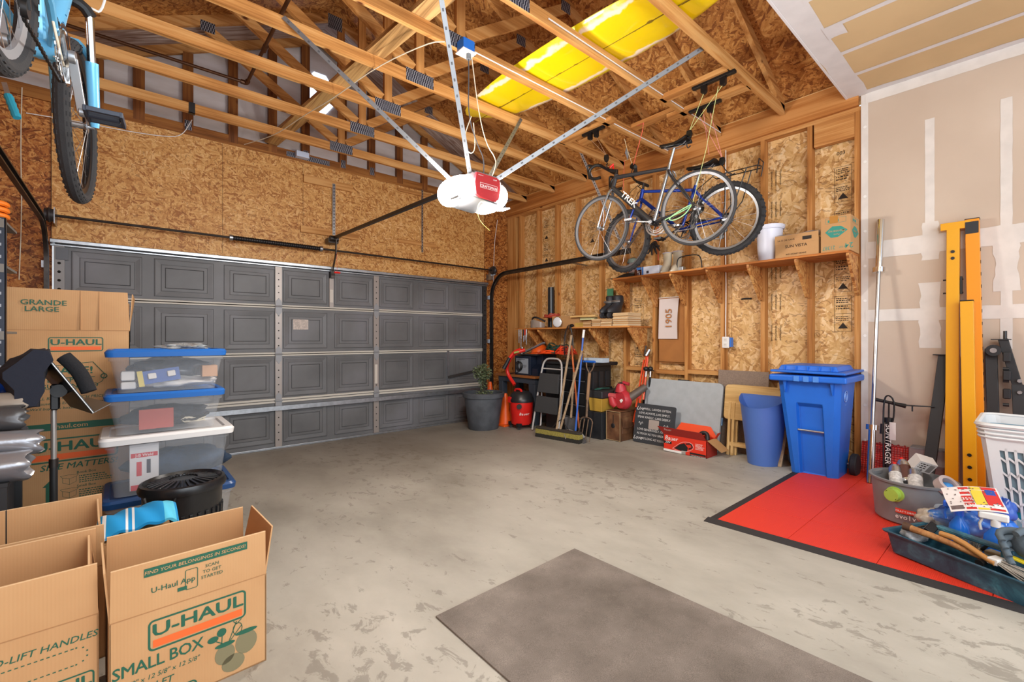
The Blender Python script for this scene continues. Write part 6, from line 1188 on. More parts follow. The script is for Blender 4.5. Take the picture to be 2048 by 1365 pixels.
MB().tube([a, a+d*.415], .025, 20).build('sleeve', chrome, t, smooth=40); MB().tube([c-d*.415, c], .025, 20).build('sleeve', chrome, t, smooth=40)
MB().tube([a+d*.415, a+d*.455], .042, 24).build('collar', chrome, t, smooth=40); MB().tube([c-d*.455, c-d*.415], .042, 24).build('collar', chrome, t, smooth=40)
MB().tube([a+d*.455, c-d*.455], .014, 16).build('shaft', plain('bar_steel', 'b4b4b4', .28, .95), t, smooth=40)
# pump
B = V(4.655, .775, fz(.77)+MH); t = thing('floor_pump', 'black bicycle floor pump with white vertical lettering in front of the red tiles', 'pump', B); T = wx(1778, 806, 4.70)
MB().prism([B+V(-.06, .12, 0), B+V(.04, .12, 0), B+V(.06, -.12, 0), B+V(-.03, -.12, 0)], (0, 0, .02)).build('foot_base', black, t, bev=.005); b0_ = B+V(0, 0, .02); b1_ = b0_.lerp(T, .78)
MB().cyl(b0_, b1_, .02, n=18).build('barrel', plain('pump_black', '18181a', .3), t); MB().cyl(b1_, T, .006).build('piston_rod', dsteel, t); MB().cyl(b1_-V(0, 0, .03), b1_+V(0, 0, .01), .028, n=16).build('collar', black, t)
MB().tube([wx(1744, 798, 4.70), T+V(0, 0, .003), wx(1812, 813, 4.70)], [.016, .012, .018], 12).build('handle', black, t); b = MB()
MB().tube([b0_+V(-.02, .02, .02), b1_+V(-.03, .03, -.1), T+V(-.02, .03, .03), T+V(-.02, 0, .07), T+V(-.02, -.04, .02), b1_+V(-.02, -.03, -.05), b1_+V(-.03, .02, -.03)], .006, 8, sm=2).build('hose', black, t); MB().cyl(b1_+V(-.035, .04, -.12), b1_+V(-.035, .035, -.04), .012).build('pump_head', black, t)
MB().box(b1_+V(-.035, -.05, -.16), b1_+V(-.033, -.01, -.02)).build('hang_tag', paper, t)
dd = (b1_-b0_).normalized(); o = b0_+dd*.27+V(-.021, 0, 0); b.tf(FM(o, -dd, (0, -1, 0)) @ M((0, -.014, 0))); b.text('BONTRAGER', .052, Matrix(), .004, shear=.12, sx=1.05); b.tf(Matrix()).build('lettering', white, t, smooth=0)
t = thing('clear_organizer', 'clear plastic storage case with red contents on the floor by the drywall', 'storage case', (4.78, .55, fz(.5)+MH)); z = fz(.5)+MH; MB().box((4.70, .38, z), (4.82, .655, z+.27)).build('shell', plain('clear_case', 'c8c4c8', .1, alpha=.3), t, bev=.01); MB().box((4.72, .41, z+.03), (4.8, .64, z+.13)).build('contents', plain('case_red', '7a2a28', .5), t); MB().box((4.70, .39, z+.265), (4.82, .645, z+.275)).build('lid', plain('lid_grey', '8a8c90', .3, alpha=.7), t); MB().box((4.695, .5, z+.14), (4.70, .6, z+.2)).build('paper_label', paper, t)
# rack steel
def post(t, nm, a, c, w, h, m, up=(-1, 0, 0)): return MB().beam(a, c, w, h, up).build(nm, m, t, bev=.003)
ye = plain('rack_yellow', 'e0a012', .35, coat=.3); bk = plain('rack_black', '26282b', .45, .2); zf = fz(.4)+MH
t = thing('yellow_rack_post', 'tall yellow steel rack post with a T-shaped top plate leaning on the drywall', 'rack post', (4.72, .40, zf)); a = V(4.62, .40, zf); c = V(4.78, .405, 2.10)
post(t, 'post', a, c, .072, .072, ye); MB().box((4.745, .31, 2.10), (4.815, .475, 2.155)).build('top_plate', ye, t, bev=.002)
for z, s in ((1.93, 0), (1.88, 0)): MB().cyl((4.732, .405, z), (4.722, .405, z), .012, n=8).build('bolt', black, t)
for z in (1.62, 1.72):
    for s in (-1, 1): MB().cyl((4.75, .405+s*.036, z), (4.75, .405+s*.055, z), .006, n=8).build('bolt', black, t)
MB().box((4.73, .355, 1.61), (4.78, .366, 1.74)).build('side_plate', bk, t)
t = thing('yellow_rack_post', 'tall yellow steel rack post with a black bolted end plate, right of the T-topped one', 'rack post', (4.72, .30, zf)); a = V(4.62, .262, zf); c = V(4.785, .305, 2.16)
post(t, 'post', a, c, .075, .07, plain('rack_orange', 'e89008', .35, coat=.3)); MB().beam(c-V(.041, 0, .14)-V(0, 0, .05), c-V(.041, 0, .02), .07, .006, (-1, 0, 0)).build('end_plate', bk, t); MB().beam(c, c+V(.0, 0, .006), .078, .073, (-1, 0, 0)).build('end_cap', black, t)
for k in range(14): p = a.lerp(c, .3+.045*k)+V(-.01, -.0385, 0); MB().box(p-V(.01, .001, .012), p+V(.01, .001, .012)).build('slot', hole, t)
t = thing('yellow_rack_post', 'short glossy yellow rack upright standing in front of the two tall posts', 'rack post', (4.62, .34, zf)); a = V(4.5, .295, zf); c = V(4.665, .325, 1.545)
post(t, 'post', a, c, .07, .06, ye); MB().beam(c, c+V(.001, 0, .005), .071, .061, (-1, 0, 0)).build('end_cap', black, t)
for z, p in ((0, .1), (1, .16), (2, .22)): q = a.lerp(c, p)+V(-.035, .0, 0); MB().cyl(q, q+V(-.002, 0, 0), .012, n=10).build('bolt_hole', hole, t)
t = thing('black_rack_beam', 'flat black steel rack beam with a small top flange left of the yellow posts', 'rack beam', (4.65, .50, zf)); a, c = V(4.58, .535, zf), V(4.80, .455, 1.145)
post(t, 'beam', a, c, .07, .05, bk); MB().box((4.76, .40, 1.145), (4.83, .52, 1.152)).build('flange', bk, t); MB().box((4.61, .61, .75), (4.66, .66, .756)).cyl((4.62, .62, .75), (4.62, .62, .71), .005).build('hook', bk, t); MB().cyl((4.63, .63, .753), (4.68, .5, .753), .005).build('rod', bk, t)
t = thing('black_rack_carriage', 'black steel rack carriage post with rollers right of the yellow posts', 'rack part', (4.7, .22, zf)); a, c = V(4.64, .18, zf), V(4.79, .21, 1.20); post(t, 'post', a, c, .062, .05, bk)
MB().cyl((4.75, .195, 1.19), (4.70, .195, 1.19), .04, n=18).build('roller_plate', bk, t); MB().cyl((4.705, .195, 1.19), (4.695, .195, 1.19), .018, n=12).build('roller_hub', galv, t)
for k in range(6): z = .72+.085*k; MB().cyl((4.73, .15, z), (4.73, .12, z), .012, n=8).build('bolt', bk, t)
for k in range(3): z = .85+.13*k; MB().box((4.70, .11, z), (4.73, .15, z+.07)).build('bracket', bk, t, bev=.006)
t = thing('rack_support_arm', 'angled black steel arm with a bent bolted top end beside the roller post', 'rack part', (4.7, .1, zf)); post(t, 'lower_arm', V(4.65, .045, zf), V(4.76, .075, .95), .07, .05, bk); post(t, 'upper_arm', V(4.76, .078, .93), V(4.78, .15, 1.27), .05, .05, bk)
MB().box((4.74, .11, 1.265), (4.80, .21, 1.272)).build('top_flange', bk, t); MB().cyl((4.77, .14, 1.27), (4.77, .14, 1.33), .01, n=8).build('bolt', bk, t)
for z in (.98, .90, .55, .48):
    for dy in (.06,): MB().cyl((4.72, .07, z), (4.705, .07, z), .013, n=6).build('bolt', galv, t)
MB().box((4.63, .12, .52), (4.70, .17, .56)).build('peg', bk, t)
# ---------------------------------------------------------------- laundry basket
bw = plain('basket_white', 'd4d6d6', .45); z0 = fz(0)+MH; t = thing('laundry_basket', 'tall white slotted plastic laundry basket with grey blue lining and blue clothes', 'laundry basket', (3.75, -.08, z0)); H_ = .655
def bring(f, off=0): x0, x1, y0, y1 = 3.60-.10*f, 3.93+.08*f, -.31-.06*f, .13+.075*f; return [V(x, y, z0+H_*f) for x, y in rrect(x0+off, y0+off, x1-off, y1-off, .06)]
b = MB(); b.rings([bring(0), bring(.02)]).build('base', bw, t, smooth=50)
# walls: corner posts, rails and chevron slots on the side that faces the room
def wpt(u, f, off=0): # u along the front (-X) wall from far (0) to near (1)
    x = 3.60-.10*f+off; y1 = .13+.075*f; y0 = -.31-.06*f; return V(x, y1+(y0-y1)*u, z0+H_*f)
def wq(b, u0, u1, f0, f1, th=.006, sk=0):
    p = [wpt(u0, f0), wpt(u1, f0+sk), wpt(u1, f1+sk), wpt(u0, f1)]; b.prism(p, (th, 0, 0)); return b
b = MB(); wq(b, .04, .12, .02, .97); wq(b, .12, 1, .02, .12); wq(b, .12, 1, .80, .97); b.build('front_wall', bw, t, smooth=0)
cols = [.30, .345, .36, .405, .42, .465, .48, .525, .54, .585, .60, .65, .66, .70]
for k in range(14):
    u = .155+.06*k; MB().prism([wpt(u, .10), wpt(u+.02, .10), wpt(u+.02, .82), wpt(u, .82)], (.006, 0, 0)).build('slat', bw, t, smooth=0)
for j in range(5):
    f = .25+.12*j; b = MB()
    for k in range(14): u = .12+.06*k; wq(b, u, u+.035, f, f+.02, sk=-.03); wq(b, u+.03, u+.06, f-.03, f-.01, sk=.03)
    b.build('cross_rib', bw, t, smooth=0)
b = MB(); o = bring(.0), bring(1)
ps = [(bring(f), bring(f, .006)) for f in (0, 1)]; n = 24
for k in range(n): # all other walls
    m = (ps[1][0][k]+ps[1][0][(k+1) % n])/2
    if m.x < 3.53 and -.3 < m.y < .13: continue
    b.add([ps[0][0][k], ps[0][0][(k+1) % n], ps[1][0][(k+1) % n], ps[1][0][k], ps[0][1][k], ps[0][1][(k+1) % n], ps[1][1][(k+1) % n], ps[1][1][k]], [(0, 1, 2, 3), (7, 6, 5, 4)])
b.build('side_wall', bw, t, smooth=40)
for q in (.90, .93, .965, 1.0): MB().loop([p+V(0, 0, 0) for p in bring(q, -.004)], .008 if q < 1 else .013, 6).build('rim', bw, t)
MB().rings([bring(.93, .012), bring(.3, .02)], True, False, False).build('lining', plain('lining_grey', '7d97a4', .7), t, smooth=50)
random.seed(9); cl = thing('folded_clothes', 'navy and light blue clothes heaped inside the laundry basket', 'clothes', (3.75, -.08, z0+.5))
for k, (x, y, s, m) in enumerate(((3.72, .02, .10, plain('cloth_navy', '2c4a7c', .8)), (3.8, -.15, .11, plain('cloth_navy')), (3.66, -.12, .08, plain('cloth_blue2', '4a78b0', .8)))):
    MB().grid(lambda u, v: (x+s*1.3*(u-.5)*2*.8, y+s*1.5*(v-.5)*2*.8, z0+.54+.06*sin(pi*u)*sin(pi*v)+.012*sin(u*14+k)*cos(v*11)), 14, 14, .02).build('garment', m, cl, smooth=60)
tag(MB().grid(lambda u, v: (3.63+.05*sin(3*v), .1-.38*v, z0+.06+.3*u+.015*sin(9*v+4*u)), 8, 16, .03).build('turquoise_towel', plain('cloth_turq', '1aa6c0', .85)), 'turquoise towel pressed against the slots inside the laundry basket', 'towel')
# ---------------------------------------------------------------- grey drum
z0 = fz(.5)+MH; c = V(3.74, .50, z0); t = thing('vacuum_drum', 'grey round vacuum drum with a lime green port and small red label, filled with cans', 'drum', c); dm = plain('drum_grey', '76797c', .5, var=.08, vs=6)
MB().lathe([(.175, 0), (.185, .01), (.203, .245), (.215, .248), (.217, .26), (.203, .262), (.196, .245), (.178, .02), (.01, .015)], 40, Matrix.Translation(c)).build('drum', dm, t, smooth=40)
for a in (200, 20): a = radians(a+50); q = c+V(.205*cos(a), .205*sin(a), .24); MB().beam(q+V(-sin(a)*.05, cos(a)*.05, 0), q-V(-sin(a)*.05, cos(a)*.05, 0), .03, .03).build('handle', dm, t, bev=.006)
a = radians(164); q = c+V(.195*cos(a), .195*sin(a), .185); nn = V(cos(a), sin(a), 0); gr = plain('lime', '9ab84a', .45)
MB().tube([q-nn*.01, q+nn*.012, q+nn*.013, q+nn*.05], [.045, .045, .036, .037], 20, cap=False).tube([q+nn*.05, q+nn*.0505, q+nn*.02], [.037, .03, .029], 20, cap=False).build('port', gr, t, smooth=40)
MB().cyl(q+nn*.018, q+nn*.022, .031, n=20).build('port_shade_disc', plain('port_shade', '2c3420', .8), t)  # dark disc painted in for the shade inside the hollow port
b = MB(); a = radians(178)
for (tx, dz, s, m_) in (('CRAFTSMAN', .085, .016, 0), ('evolv', .045, .038, 0)):
    for i, ch in enumerate(tx):
        aa = a+(i-(len(tx)-1)/2)*(.052 if s < .02 else .1); r_ = .186+.018*dz/.245+.0075; b.tf(FM(c+V(r_*cos(aa), r_*sin(aa), dz+.0), (-sin(aa), cos(aa), 0), (0, 0, 1))); b.text(ch, s, Matrix(), .004 if s > .02 else .002, .0022)
b.mat(1)
for i in range(12): aa = a+(i-5.5)*.04; r_ = .194; b.tf(FM(c+V(r_*cos(aa), r_*sin(aa), .09), (-sin(aa), cos(aa), 0), (0, 0, 1))); rect(b, -.005, -.014, .005, .014, .0015)
b.tf(Matrix()).build('lettering', [white, plain('label_red', 'd8402c', .5)], t, smooth=0)
can = plain('can_metal', 'b8babd', .25, .8)
def spray(lab, p, q, r, band):
    t = thing('spray_can', lab, 'can', p, 0, 'cans in the grey drum'); p = Vector(p); q = Vector(q); d = (q-p).normalized(); R_ = Matrix.Translation(p) @ d.to_track_quat('Z', 'Y').to_matrix().to_4x4(); h = (q-p).length
    MB().lathe([(r*.95, 0), (r, .006), (r, h-.03), (r*.96, h-.028), (r*.8, h-.012), (r*.45, h), (r*.4, h)], 22, R_).build('body', can, t, smooth=40); MB().lathe([(r*1.01, h*.12), (r*1.01, h*.68)], 22, R_, cap0=False, cap1=False).build('label', band, t, smooth=40); MB().lathe([(r*.3, h), (r*.3, h+.018), (r*.15, h+.022)], 12, R_).build('nozzle', redp, t)
cw = plain('can_label', 'c8c6c4', .5, var=.25, vs=60)
spray('silver spray can with a pale label lying across the drum rim, left one', c+V(-.09, .06, .16), c+V(.08, .10, .30), .034, cw); spray('silver spray can with a red and white label, middle one in the drum', c+V(-.10, -.03, .17), c+V(.07, .0, .30), .036, cw); spray('spray can with a dark label at the back of the drum', c+V(.0, .02, .22), c+V(.13, .07, .33), .033, plain('can_dark', '5a3a34', .4))
t = thing('label_carton', 'small white carton with a barcode propped on the cans', 'carton', c+V(.10, -.02, .3)); Rr = M(c+V(.09, -.03, .33), 20, -30, 30); MB().tf(Rr).box((-.035, -.05, -.03), (.035, .05, .05)).tf(Matrix()).build('carton', plain('carton_white', 'd8d6d4', .5), t); b = MB().tf(Rr @ FM((-.0355, 0, .01), (0, -1, 0), (0, 0, 1))); scrib(b, -.04, .02, .05, 4, .01); [rect(b, .015+.004*k, -.03, .017+.004*k, .03) for k in range(7)]; b.tf(Matrix()).build('printing', ink, t, smooth=0)
q = at(1893, 972, 2.62); t = thing('packing_tape_roll', 'roll of clear packing tape with blue wrap inside, on top of the cans', 'tape', q); R_ = Matrix.Translation(q) @ Euler((radians(35), radians(-30), 0)).to_matrix().to_4x4()
MB().lathe([(.036, -.024), (.054, -.024), (.054, .024), (.036, .024), (.036, -.024)], 28, R_, cap0=False, cap1=False).build('roll', plain('tape_clear', 'c9b8b4', .3, alpha=.85), t, smooth=40); MB().sph(q+V(.0, 0, .0), (.032, .03, .018)).build('blue_wrap', plain('wrap_blue', '3a8ad0', .5), t)
# ---------------------------------------------------------------- clear tote, bag, bottles, flyer
z0 = fz(.2)+MH; t = thing('clear_tote', 'low clear plastic tote behind the green tray full of bottles and bags', 'tote', (3.5, .1, z0)); cp = plain('clear_plastic', 'b8c4cc', .15, alpha=.35)
def tq(z, o): return [V(x, y, z) for x, y in rrect(3.32-o, -.28-o, 3.53+o, .34+o, .04)]
MB().rings([tq(z0, 0), tq(z0+.16, .02)], True, True, False).rings([tq(z0+.16, .02), tq(z0+.17, .035), tq(z0+.165, .02)], True, False, False).build('body', cp, t, smooth=50)
bagm, nt, bs = base('bag_blue'); n = N(nt, 'ShaderNodeTexNoise', i_Scale=12., i_Detail=4.); L(nt, coords(nt), n.inputs['Vector']); r = ramp(nt, n.outputs['Fac'], [(.35, '16306c'), (.5, '2452a8'), (.62, '3f7ed0'), (.68, 'c8d4e8')]); L(nt, r.outputs[0], bs.inputs['Base Color']); bs.inputs['Roughness'].default_value = .2
random.seed(21)
def blob(nm, lab, cat, c, rad, m, amp=.15, grp=None, seed=1):
    random.seed(seed); ph = [random.uniform(0, 6) for _ in range(6)]
    def fn(u, v):
        a = 2*pi*u; e = pi*(v-.5)*.998; k = 1+amp*(sin(3*a+ph[0])*cos(4*e+ph[1])+.6*sin(7*a+ph[2]+3*e)+.4*sin(11*a+ph[3]-5*e))
        return (c[0]+rad[0]*k*cos(e)*cos(a), c[1]+rad[1]*k*cos(e)*sin(a), c[2]+rad[2]*k*sin(e))
    return tag(MB().grid(fn, 32, 16).build(nm, m, smooth=70), lab, cat, grp)
blob('plastic_bag', 'crumpled dark blue printed plastic bag in the clear tote', 'bag', at(1925, 1032, 2.42)+V(0, 0, -.03), (.10, .14, .06), bagm, .12); blob('plastic_bag', 'clear crinkled bag holding pale sponges beside the blue printed bag', 'bag', at(1868, 1028, 2.5)+V(0, 0, -.03), (.07, .07, .05), plain('bag_clear', 'c4bcae', .2, alpha=.75, var=.3, vs=14), .16, seed=4)
blob('plastic_bag', 'blue translucent bag hanging by the laundry basket slots', 'bag', at(2005, 1015, 2.38)+V(.02, 0, -.02), (.05, .05, .06), plain('bag_blue_clear', '3f66c0', .2, alpha=.85), .15, seed=6)
def bottle(lab, p, h, r, body, head, tr):
    t = thing('spray_bottle', lab, 'bottle', p, 0, 'spray bottles in the clear tote'); T_ = Matrix.Translation(Vector(p)); MB().lathe([(r*.9, 0), (r, .01), (r, h*.25), (r*.93, h*.3), (r*.93, h*.45), (r, h*.5), (r*.9, h*.66), (r*.4, h*.8), (r*.38, h*.86)], 24, T_).build('body', body, t, smooth=50)
    q = Vector(p)+V(0, 0, h*.86); MB().box(q+V(-.018, -.045, .03), q+V(.018, .06, .065)).build('trigger_head', head, t, bev=.008, bs=2); MB().cyl(q, q+V(0, 0, .035), .018).build('collar', head, t); MB().tube([q+V(0, .045, .03), q+V(0, .055, 0), q+V(0, .05, -.03)], .006, 6).build('trigger', tr, t)
bl_ = plain('liquid_blue', '2a78e0', .08, alpha=.8); zc = z0+.006
P = at(1917, 1100, 2.3); bottle('clear spray bottle of blue liquid with a blue trigger head', (P.x+.03, P.y, zc), .24, .042, bl_, plain('trigger_blue', '2060d8', .35), blue)
P = at(1990, 1100, 2.16); bottle('clear bottle of blue liquid with a white trigger head, nearest the gloves', (P.x+.06, P.y, zc), .23, .045, bl_, white, white)
tag(MB().lathe([(.05, 0), (.055, .01), (.055, .14), (.03, .17)], 24, Matrix.Translation((3.47, .1, zc))).build('refill_bottle', bl_, smooth=40), 'blue refill bottle lying between the two spray bottles', 'bottle')
fp = [at(1881, 977, 2.42), at(1992, 978, 2.32), at(2018, 1028, 2.18), at(1902, 1024, 2.28)]
t = thing('paper_flyer', 'red and yellow folded coupon flyer lying on top of the bags', 'flyer', fp[3]); 
def fq(u, v, e=0): p = fp[3].lerp(fp[2], u).lerp(fp[0].lerp(fp[1], u), v); n = (fp[2]-fp[3]).cross(fp[0]-fp[3]).normalized(); return p+n*(e+.012*sin(pi*u)*1.0+.004*sin(9*v))
MB().grid(lambda u, v: fq(u, v), 12, 6, .0008).build('sheet', plain('flyer_paper', 'dcd4d0', .5), t)
b = MB()
for (u0, v0, u1, v1, m) in ((.30, .05, .48, .3, 1), (.30, .36, .48, .62, 1), (.30, .68, .48, .95, 1), (.50, .04, .70, .97, 2), (.71, .04, .97, .97, 1), (.76, .4, .93, .85, 3), (.80, .1, .93, .34, 0), (.03, .06, .26, .2, 4)):
    b.mat(m); n = 5; e = .0012 if m not in (3, 0) else .002
    for k in range(n): a0, a1 = u0+(u1-u0)*k/n, u0+(u1-u0)*(k+1)/n; b.add([fq(a0, v0, e), fq(a1, v0, e), fq(a1, v1, e), fq(a0, v1, e)], [(0, 1, 2, 3)])
random.seed(2); b.mat(4)
for k in range(60): u_, v_ = random.uniform(.03, .95), random.uniform(.06, .92); b.add([fq(u_, v_, .003), fq(u_+.025, v_, .003), fq(u_+.025, v_+.03, .003), fq(u_, v_+.03, .003)], [(0, 1, 2, 3)])
b.build('printing', [white, plain('flyer_red', 'c8302c', .5), plain('flyer_yellow', 'dcc040', .5), plain('flyer_blue', '2a4a9c', .5), plain('flyer_dark', '6a5a58', .6)], t, smooth=0)
for (u, v, s, tx) in ((.34, .12, .03, '13%'), (.34, .42, .03, '35%'), (.34, .74, .03, '15%')):
    o = fq(u+.05, v, .004); X_ = FM(o, fp[2]-fp[3], fp[0]-fp[3]); MB().tf(X_).text(tx, s*.9, Matrix(), .002).tf(Matrix()).build('price_print', white, t, smooth=0)
# gloves
gl = plain('glove_grey', '55626b', .8, bump=.4, bs=120); G = at(2046, 1090, 2.0)
t = thing('work_gloves', 'pair of blue grey fabric work gloves draped over the end of the green tray', 'gloves', G)
for k in range(4): MB().tube([G+V(.02, .0, .05-.028*k), G+V(.0, .05, .05-.03*k), G+V(-.04, .075-.01*k, .04-.032*k), G+V(-.06, .06-.01*k, .015-.032*k)], [.016, .018, .017, .013], 10, sm=1).build('finger', gl, t, smooth=60)
MB().sph(G+V(.03, -.03, 0), (.07, .08, .07), 16, k=10).build('palm', gl, t, smooth=60); MB().tube([G+V(0, -.02, .05), G+V(-.04, .0, .075), G+V(-.07, .02, .06)], [.018, .018, .014], 10, sm=1).build('thumb', gl, t, smooth=60)
# ---------------------------------------------------------------- green tray
A_ = fl(1781, 1106, MH); B_ = fl(2035, 1208, MH); ax = V(B_.x-A_.x, B_.y-A_.y, 0); Lt = .54; ax.normalize(); sx_ = V(-ax.y, ax.x, 0)*1.0; z0 = fz(.25)+MH+.004
te, nt, bs = base('tray_teal'); n = N(nt, 'ShaderNodeTexNoise', i_Scale=7., i_Detail=8., i_Roughness=.7, i_Distortion=.8); L(nt, coords(nt), n.inputs['Vector']); r = ramp(nt, n.outputs['Fac'], [(.35, '1c3a4c'), (.52, '2a5264'), (.63, '3a7282'), (.74, '8ab8bc')]); L(nt, r.outputs[0], bs.inputs['Base Color']); bs.inputs['Roughness'].default_value = .5
o = V(A_.x, A_.y, z0); TF = Matrix(((ax.x, sx_.x, 0, o.x), (ax.y, sx_.y, 0, o.y), (0, 0, 1, o.z), (0, 0, 0, 1)))
t = thing('tool_tray', 'worn teal plastic tray full of hand tools on the red mat', 'tray', o); Wt, Ht = .30, .108
def tr(x, y, z): return V(x, y, z)
def trr(f, o_): e = .018*f; return [V(x, y, Ht*f) for x, y in rrect(-e+o_, -e+o_, Lt+e-o_, Wt+e-o_, .025)]
MB().tf(TF).rings([trr(0, 0), trr(.92, 0), trr(.93, -.012), trr(1, -.014), trr(1, .004), trr(.05, .006)], True, True, True).tf(Matrix()).build('body', te, t, smooth=40)
MB().tf(TF).box((.02, .13, .0), (Lt-.02, .17, .10)).tf(Matrix()).build('divider', te, t, bev=.004); b = MB().tf(TF); b.box((.14, .135, .10), (.17, .165, .155)).box((.37, .135, .10), (.40, .165, .155)).box((.12, .13, .15), (.42, .17, .168)).tf(Matrix()).build('handle', te, t, bev=.005)
def TP(x, y, z): return TF @ V(x, y, z)
t = thing('claw_hammer', 'hammer with a long worn wooden handle lying in the green tray', 'hammer', TP(.2, .07, .1)); hw = wood('hammer_wood', 0, '7a4a28', '9c6a40', 'b08050')
MB().tube([TP(.06, .03, .145), TP(.18, .06, .135), TP(.34, .10, .10)], [.018, .013, .012], 12, sm=1).build('handle', hw, t, smooth=60); MB().tube([TP(.34, .05, .09), TP(.34, .10, .095), TP(.34, .15, .09)], [.016, .013, .008], 12).build('head', dsteel, t); MB().tube([TP(.045, .027, .147), TP(.075, .033, .146)], [.021, .019], 14).build('grip_end', plain('leather_end', '4a3222', .6), t)
t = thing('mallet', 'hand tool with a honey coloured wooden handle lying over the hammer', 'mallet', TP(.3, .1, .12)); MB().tube([TP(.17, .09, .15), TP(.24, .085, .155), TP(.36, .07, .115), TP(.39, .065, .11)], [.014, .019, .016, .012], 12, sm=1).build('handle', plain('honey_wood', 'b98448', .45), t, smooth=60)
t = thing('paint_brush', 'wide grey bristle brush lying at the near end of the green tray', 'brush', TP(.45, .09, .1)); 
for k in range(26): q = random.uniform(-.035, .035); MB().cyl(TP(.37, .09+q*.5, .115+random.uniform(0, .01)), TP(.52, .07+q*1.6, .10+random.uniform(-.02, .02)), .0035, .0015, 5).build('bristle', plain('bristle_pale', 'a09a90', .8), t)
MB().tf(TF).box((.36, .06, .10), (.40, .12, .13)).tf(Matrix()).build('ferrule', white, t, bev=.004)
tag(MB().beam(TP(.41, .135, .14), TP(.50, .17, .115), .03, .012).build('yellow_scraper', plain('scraper_yellow', 'd8c020', .4), bev=.003), 'yellow plastic scraper in the green tray by the gloves', 'scraper')
t = thing('tape_dispenser', 'black and chrome clamp tool standing in the far end of the green tray', 'clamp', TP(.10, .11, .1)); MB().tf(TF @ M((.10, .12, .13), 25, 30, 20)).box((-.02, -.035, -.05), (.02, .035, .04)).tf(Matrix()).build('body', blackm, t, bev=.004)
for k in range(3): MB().tf(TF @ M((.10, .12, .13), 25, 30, 20)).box((-.021, -.025+.02*k, -.03), (-.020, -.012+.02*k, .03)).tf(Matrix()).build('blade', chrome, t)
blob('plastic_bag', 'clear bag of screws tucked in the far end of the green tray', 'bag', TP(.06, .08, .10), (.05, .05, .035), plain('bag_clear2', 'b4b8bc', .15, alpha=.6, var=.3, vs=30), .15, seed=8)
tag(MB().tube([TP(.05, .12, .13), TP(.08, .15, .15), TP(.12, .13, .14), TP(.07, .10, .135), TP(.05, .14, .13)], .005, 6, sm=2).build('black_lead', black), 'short black lead coiled in the far end of the green tray', 'cord')
t = thing('round_sander', 'dark gripping tool with a pale pad in the back half of the green tray', 'hand tool', TP(.3, .2, .1)); MB().tf(TF).box((.28, .19, .06), (.36, .24, .11)).tf(Matrix()).build('pad', plain('pad_tan', 'a08f74', .8), t, bev=.008); MB().tube([TP(.27, .2, .1), TP(.3, .21, .145), TP(.36, .21, .14), TP(.37, .21, .1)], .007, 8, sm=2).build('bail', black, t)
t = thing('scrub_brush', 'grey bristled scrub brush in the back half of the green tray', 'brush', TP(.2, .2, .1)); MB().tf(TF).box((.16, .19, .07), (.26, .23, .10)).tf(Matrix()).build('block', plain('block_wood', '9a7c54', .7), t, bev=.005)
b = MB()
for k in range(90): p = TP(.165+random.random()*.09, .195+random.random()*.03, .10); b.cyl(p, p+V(random.uniform(-.012, .012), random.uniform(-.012, .012), .035), .001, n=4)
b.build('bristles', plain('bristle_ash', '8a8478', .9), t, smooth=0)
# ---------------------------------------------------------------- left side: moving boxes
grn = plain('print_green', '1d5a44', .6); orp = plain('print_orange', 'ee6428', .6)
cbx, nt, bs = base('carton_kraft'); n = N(nt, 'ShaderNodeTexNoise', i_Scale=2.5, i_Detail=3.); L(nt, coords(nt), n.inputs['Vector']); r = ramp(nt, n.outputs['Fac'], [(.35, 'b88b5f'), (.6, 'c3986b'), (.75, 'caa278')]); L(nt, r.outputs[0], bs.inputs['Base Color']); bs.inputs['Roughness'].default_value = .7; bs.inputs['Specular IOR Level'].default_value = .25
wv = N(nt, 'ShaderNodeTexWave', i_Scale=1., wave_type='BANDS', bands_direction='X'); L(nt, coords(nt, (38, 0, 0)), wv.inputs[0]); u = N(nt, 'ShaderNodeBump', i_Strength=.12, i_Distance=.002); L(nt, wv.outputs['Fac'], u.inputs['Height']); L(nt, u.outputs[0], bs.inputs['Normal'])
edge = plain('carton_edge', 'd8b488', .8)
def logo(b, w, gi=0, oi=1): # U-HAUL badge, width w, centred
    h = w*.36; b.mat(gi); frame2(b, -w/2, -h/2, w/2, h/2, w*.022, .0006, h*.16)
    b.text('U-HAUL', h*.56, M((0, -h*.04, 0)), .02, .0007, sp=1.0, sx=1.28); b.mat(oi); rect(b, -w*.455, -h*.40, w*.455, -h*.16, .0006); b.mat(gi); return b
